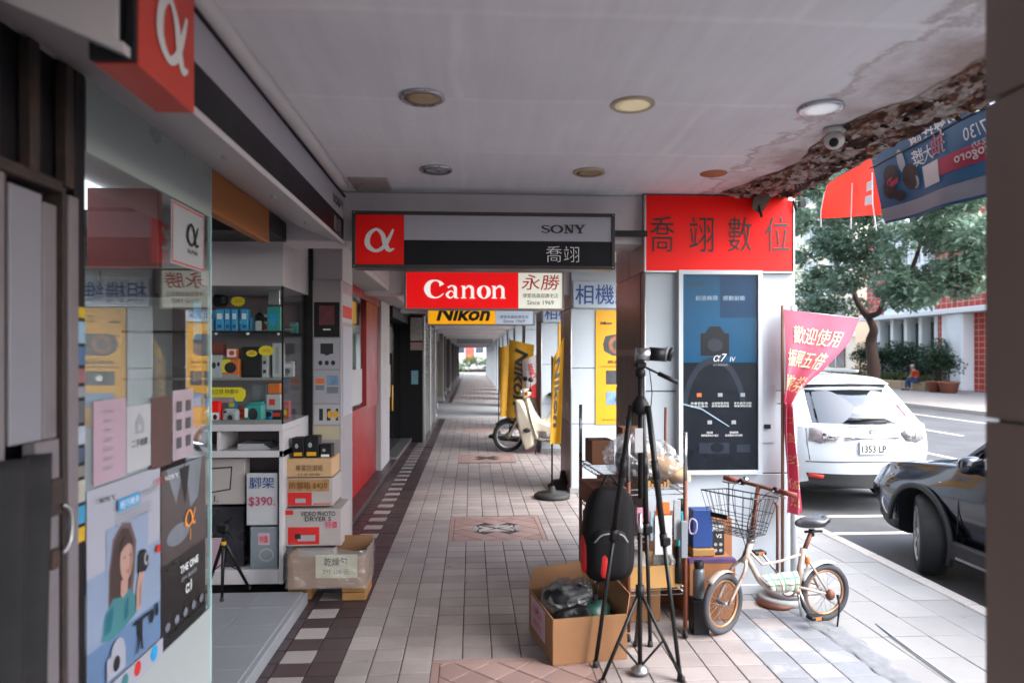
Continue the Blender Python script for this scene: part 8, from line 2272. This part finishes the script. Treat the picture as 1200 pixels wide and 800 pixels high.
for k in range(4):
    a = yC_ + .3 + (yD_ - yC_ - .3) * k / 4; b = a + (yD_ - yC_ - .3) / 4 - .35
    for z0 in (4.6, 7.0):
        w_ = hbox('window', HX + .20, HX + .245, a, b, z0, z0 + 1.9, M_win)
        t = MB(); t.box(HX + .15, HX + .199, (a + b) / 2 - .05, (a + b) / 2 + .05, z0, z0 + 1.9); t.build('mullion', M_fwhite2, w_)
crm = thing('cream_building', 'pale cream apartment building beyond the red hall', 'building')
M_crm = pm('cream_facade', '#e8dcc4', .8, .06, .5, .05)
def cbox(nm, x0, x1, y0_, y1_, z0, z1, mat, par=crm): return hbox(nm, x0, x1, y0_, y1_, z0, z1, mat, par)
cbox('wall', 26.5, 44, 47, 84, -.1, 17, M_crm)
for fl_ in range(5):
    z0 = .9 + 3.2 * fl_
    cbox('floor_band', 26.35, 26.499, 47, 84, z0 + 2.15, z0 + 2.45, M_fwhite2)
    for k in range(9):
        y0_ = 48.3 + 4.0 * k
        w_ = cbox('window', 26.42, 26.499, y0_, y0_ + 2.2, z0, z0 + 1.7, M_win)
        t = MB(); t.box(26.38, 26.419, y0_ + 1.05, y0_ + 1.15, z0, z0 + 1.7); t.build('mullion', M_fwhite2, w_)
    for k in range(4):
        x0 = 28 + 4.0 * k
        w_ = cbox('window', x0, x0 + 2.0, 46.92, 46.999, z0, z0 + 1.7, M_win)
far = thing('far_block', 'white and pink buildings closing the street far away', 'building')
t = MB(); t.box(2, 40, 128, 140, -.3, 22); t.build('wall', M_fwhite2, far)
for z0 in (2, 5.5, 9, 12.5, 16):
    for k in range(9):
        t = MB(); t.box(3.5 + 4 * k, 5.9 + 4 * k, 127.9, 127.999, z0, z0 + 1.9); t.build('window', M_win, far)
end = thing('street_end_building', 'pale building with reddish bays seen through the far end of the passage', 'building')
t = MB(); t.box(-14, 1.8, 108, 118, -.3, 14); t.build('wall', M_fwhite2, end)
for k in range(5):
    t = MB(); t.box(-13 + 3 * k, -11.6 + 3 * k, 107.8, 107.999, 1.0, 5.5); t.build('red_bay', M_redtile, end)
    t = MB(); t.box(-11.4 + 3 * k, -10.2 + 3 * k, 107.9, 107.999, 2.2, 4.6); t.build('window', M_win, end)

# ---------------------------------------------------------------- planter, hedges, pots and the seated person
plt = thing('planter_bench', 'low tan planter wall before the red hall', 'planter')
PY0, PY1 = 34.6, 43.5
for k in range(9):
    t = MB(); t.box(23.2, 23.5, PY0 + (PY1 - PY0) * k / 9 + .01, PY0 + (PY1 - PY0) * (k + 1) / 9 - .01, -.09, .36, bev=.02); t.build('wall_block', pm('tan_stone', '#a58f72', .85, .12, 3, .08), plt)
t = MB(); t.box(23.5, 24.9, PY0, PY1, -.09, .30); t.build('soil', pm('soil', '#3a2c22', .95), plt)
def hedge(label, x0, x1, y0_, y1_, z0, z1, mats, n, size, cl=26):
    o = thing('hedge', label, 'hedge'); lf = MB()
    for k in range(cl):
        c_ = (rnd.uniform(x0, x1), y0_ + (y1_ - y0_) * (k + .5) / cl, rnd.uniform(z0 + .2, z1 - .25)); leaves(lf, c_, ((x1 - x0) * .5, (y1_ - y0_) / cl * 1.3, (z1 - z0) * .33), n, size, rnd, .5)
    lf.build('foliage', mats, o)
    t = MB()
    for k in range(cl // 3):
        y_ = y0_ + (y1_ - y0_) * (k + .5) / (cl // 3); t.tube([((x0 + x1) / 2, y_, z0 - .1), ((x0 + x1) / 2, y_ + .1, z1 * .7)], [.03, .015], 6)
    t.build('stems', M_bark, o, kind='stuff')
hedge('low yellowish clipped hedge along the planter wall', 23.55, 23.95, PY0 + .1, PY1 + 4, .25, .88, LEAFY, 420, .09, 30)
for k in range(7):
    y_ = PY0 + .8 + 1.2 * k
    o = thing('shrub', ['nearest', 'second', 'third', 'fourth', 'fifth', 'sixth', 'farthest'][k] + ' tall dark shrub in the row behind the low hedge', 'shrub', 'tall shrubs before the red hall'); lf = MB()
    for j in range(9): leaves(lf, (24.35 + rnd.uniform(-.2, .2), y_ + rnd.uniform(-.35, .35), rnd.uniform(.7, 2.3)), (.45, .45, .4), 170, .16, rnd, .5)
    lf.build('foliage', LEAFB, o); t = MB(); t.tube([(24.35, y_, .3), (24.35, y_ + .05, 1.9)], [.05, .02], 6); t.build('stem', M_bark, o)
M_terra = pm('terracotta', '#8a5644', .8, .12, 5, .08)
for (px, lab, r_) in ((1096, 'left terracotta pot with a leafy shrub', .40), (1112, 'right terracotta pot with a wide leafy shrub', .46)):
    p_ = atx(px, 460, 23.0); o = thing('potted_shrub', lab + ' by the white column', 'potted plant')
    t = MB(); t.lathe([(r_ * .7, -.088), (r_ * .95, .38), (r_ * 1.06, .40), (r_ * 1.06, .47), (r_ * .9, .47), (r_ * .85, .42)], 20, Matrix.Translation((p_.x, p_.y, 0))); t.build('pot', M_terra, o)
    lf = MB()
    for j in range(9): leaves(lf, (p_.x + rnd.uniform(-.35, .35), p_.y + rnd.uniform(-.5, .5), rnd.uniform(.75, 1.9)), (.45, .5, .35), 150, .15, rnd, .5)
    lf.build('foliage', LEAFB, o); t = MB(); t.tube([(p_.x, p_.y, .3), (p_.x, p_.y, 1.5)], [.04, .02], 6); t.build('stem', M_bark, o)
for k, (y_, x_) in enumerate(((47, 23.6), (49.5, 23.6))):
    o = thing('shrub', ['yellow green bush beside the cream building', 'second yellow green bush farther along the cream building'][k], 'shrub'); lf = MB()
    for j in range(6): leaves(lf, (x_ + rnd.uniform(-.4, .4), y_ + rnd.uniform(-.8, .8), rnd.uniform(.3, .9)), (.5, .6, .35), 160, .12, rnd, .5)
    lf.build('foliage', LEAFY, o); t = MB(); t.tube([(x_, y_, -.09), (x_, y_, .8)], [.04, .02], 6); t.build('stem', M_bark, o)
eh = thing('hedge', 'bright green hedge seen through the far end of the passage', 'hedge'); lf = MB()
for k in range(26): leaves(lf, (-3.2 + .24 * k, 76 + rnd.uniform(-.5, .5), rnd.uniform(.3, 1.5)), (.6, .6, .55), 260, .18, rnd, .5)
lf.build('foliage', [leaf_mat('lime_leaf', (.16, .24, .05, 1)), leaf_mat('lime_leaf_mid', (.10, .18, .04, 1)), leaf_mat('lime_leaf_pale', (.22, .30, .08, 1))], eh)
t = MB(); t.box(-3.4, 3.4, 75.5, 76.5, -.3, .2); t.build('hedge_bed', MATS['soil'], eh)
t = MB(); t.grid(lambda u, v: Vector((-6 + 12 * u, 66 + 9 * v, -.02)), 2, 2); t.box(-6, 6, 66, 75, -.3, -.03); t.build('end_pavement', M_paver, None, None, None, None, 'structure')

# seated person: one continuous skinned figure, clothing and hair as children
ps = thing('person', 'person in orange shirt and blue jeans sitting on the planter wall', 'person')
pp = Vector((23.12, atx(1074, 450, 23.1).y, .36)); FD = Vector((-.60, .80, 0)).normalized(); LT = Vector((-FD.y, FD.x, 0))
def pv(f, l, z): return pp + FD * f + LT * l + Vector((0, 0, z))
def skin(name, pts, edges, rad, mat, par, root=0):
    me = bpy.data.meshes.new(name); me.from_pydata([tuple(p) for p in pts], edges, []); me.materials.append(mat)
    o = link(name, me, par)
    md = o.modifiers.new('skin', 'SKIN'); me.skin_vertices.new() if not me.skin_vertices else None
    for i, r_ in enumerate(rad):
        me.skin_vertices[0].data[i].radius = (r_, r_) if not isinstance(r_, tuple) else r_
    me.skin_vertices[0].data[root].use_root = True
    o.modifiers.new('sub', 'SUBSURF').levels = 2; o.modifiers['sub'].render_levels = 2
    for p in me.polygons: p.use_smooth = True
    return o
M_psk = pm('person_skin', '#a9775e', .6, .06, 8, 0); M_shirt = pm('orange_shirt', '#c2401f', .8, .12, 8, .05); M_jean = pm('blue_jeans', '#2c4a78', .85, .15, 10, .05); M_whair = pm('white_hair', '#b4b0ac', .9, .1, 12, .1)
B = [pv(0, 0, .10), pv(.02, 0, .30), pv(.08, 0, .48), pv(.14, 0, .58), pv(.20, 0, .66), pv(.24, 0, .78),
     pv(.10, .17, .52), pv(.20, .24, .30), pv(.40, .14, .20), pv(.10, -.17, .52), pv(.20, -.24, .30), pv(.40, -.14, .20),
     pv(.04, .10, .08), pv(.44, .13, .07), pv(.48, .12, -.34), pv(.60, .13, -.41), pv(.04, -.10, .08), pv(.42, -.13, .07), pv(.40, -.12, -.34), pv(.52, -.13, -.41)]
E_ = [(0, 1), (1, 2), (2, 3), (3, 4), (4, 5), (3, 6), (6, 7), (7, 8), (3, 9), (9, 10), (10, 11), (0, 12), (12, 13), (13, 14), (14, 15), (0, 16), (16, 17), (17, 18), (18, 19)]
Rr_ = [.13, .135, .14, .09, .055, .085, .06, .048, .035, .06, .048, .035, .085, .07, .045, .04, .085, .07, .045, .04]
skin('body', B, E_, Rr_, M_psk, ps)
skin('shirt', [B[0] + Vector((0, 0, .06)), B[1], B[2], B[3], B[6], B[6].lerp(B[7], .7), B[9], B[9].lerp(B[10], .7)], [(0, 1), (1, 2), (2, 3), (3, 4), (4, 5), (3, 6), (6, 7)], [.155, .16, .165, .10, .085, .07, .085, .07], M_shirt, ps)
skin('jeans', [B[0], B[12], B[13], B[14], B[16], B[17], B[18]], [(0, 1), (1, 2), (2, 3), (0, 4), (4, 5), (5, 6)], [.15, .105, .09, .065, .105, .09, .065], M_jean, ps)
t = MB(); t.ball(B[5] + Vector((0, 0, .0)), (.085, .085, .11), 16, 12); hd_ = t.build('head', M_psk, ps)
t = MB(); t.ball(B[5] - FD * .02 + Vector((0, 0, .035)), (.095, .095, .095), 16, 12); t.build('hair', M_whair, ps)
t = MB(); t.ball(B[5] + FD * .09, (.02, .02, .025), 8, 6); t.build('nose', M_psk, hd_)
for i in (15, 19):
    t = MB(); t.ball(B[i] + FD * .02 - Vector((0, 0, .01)), (.12, .07, .045), 12, 8, M=Matrix((FD, LT, Vector((0, 0, 1)))).transposed()); t.build('shoe', M_black, ps)

settle()
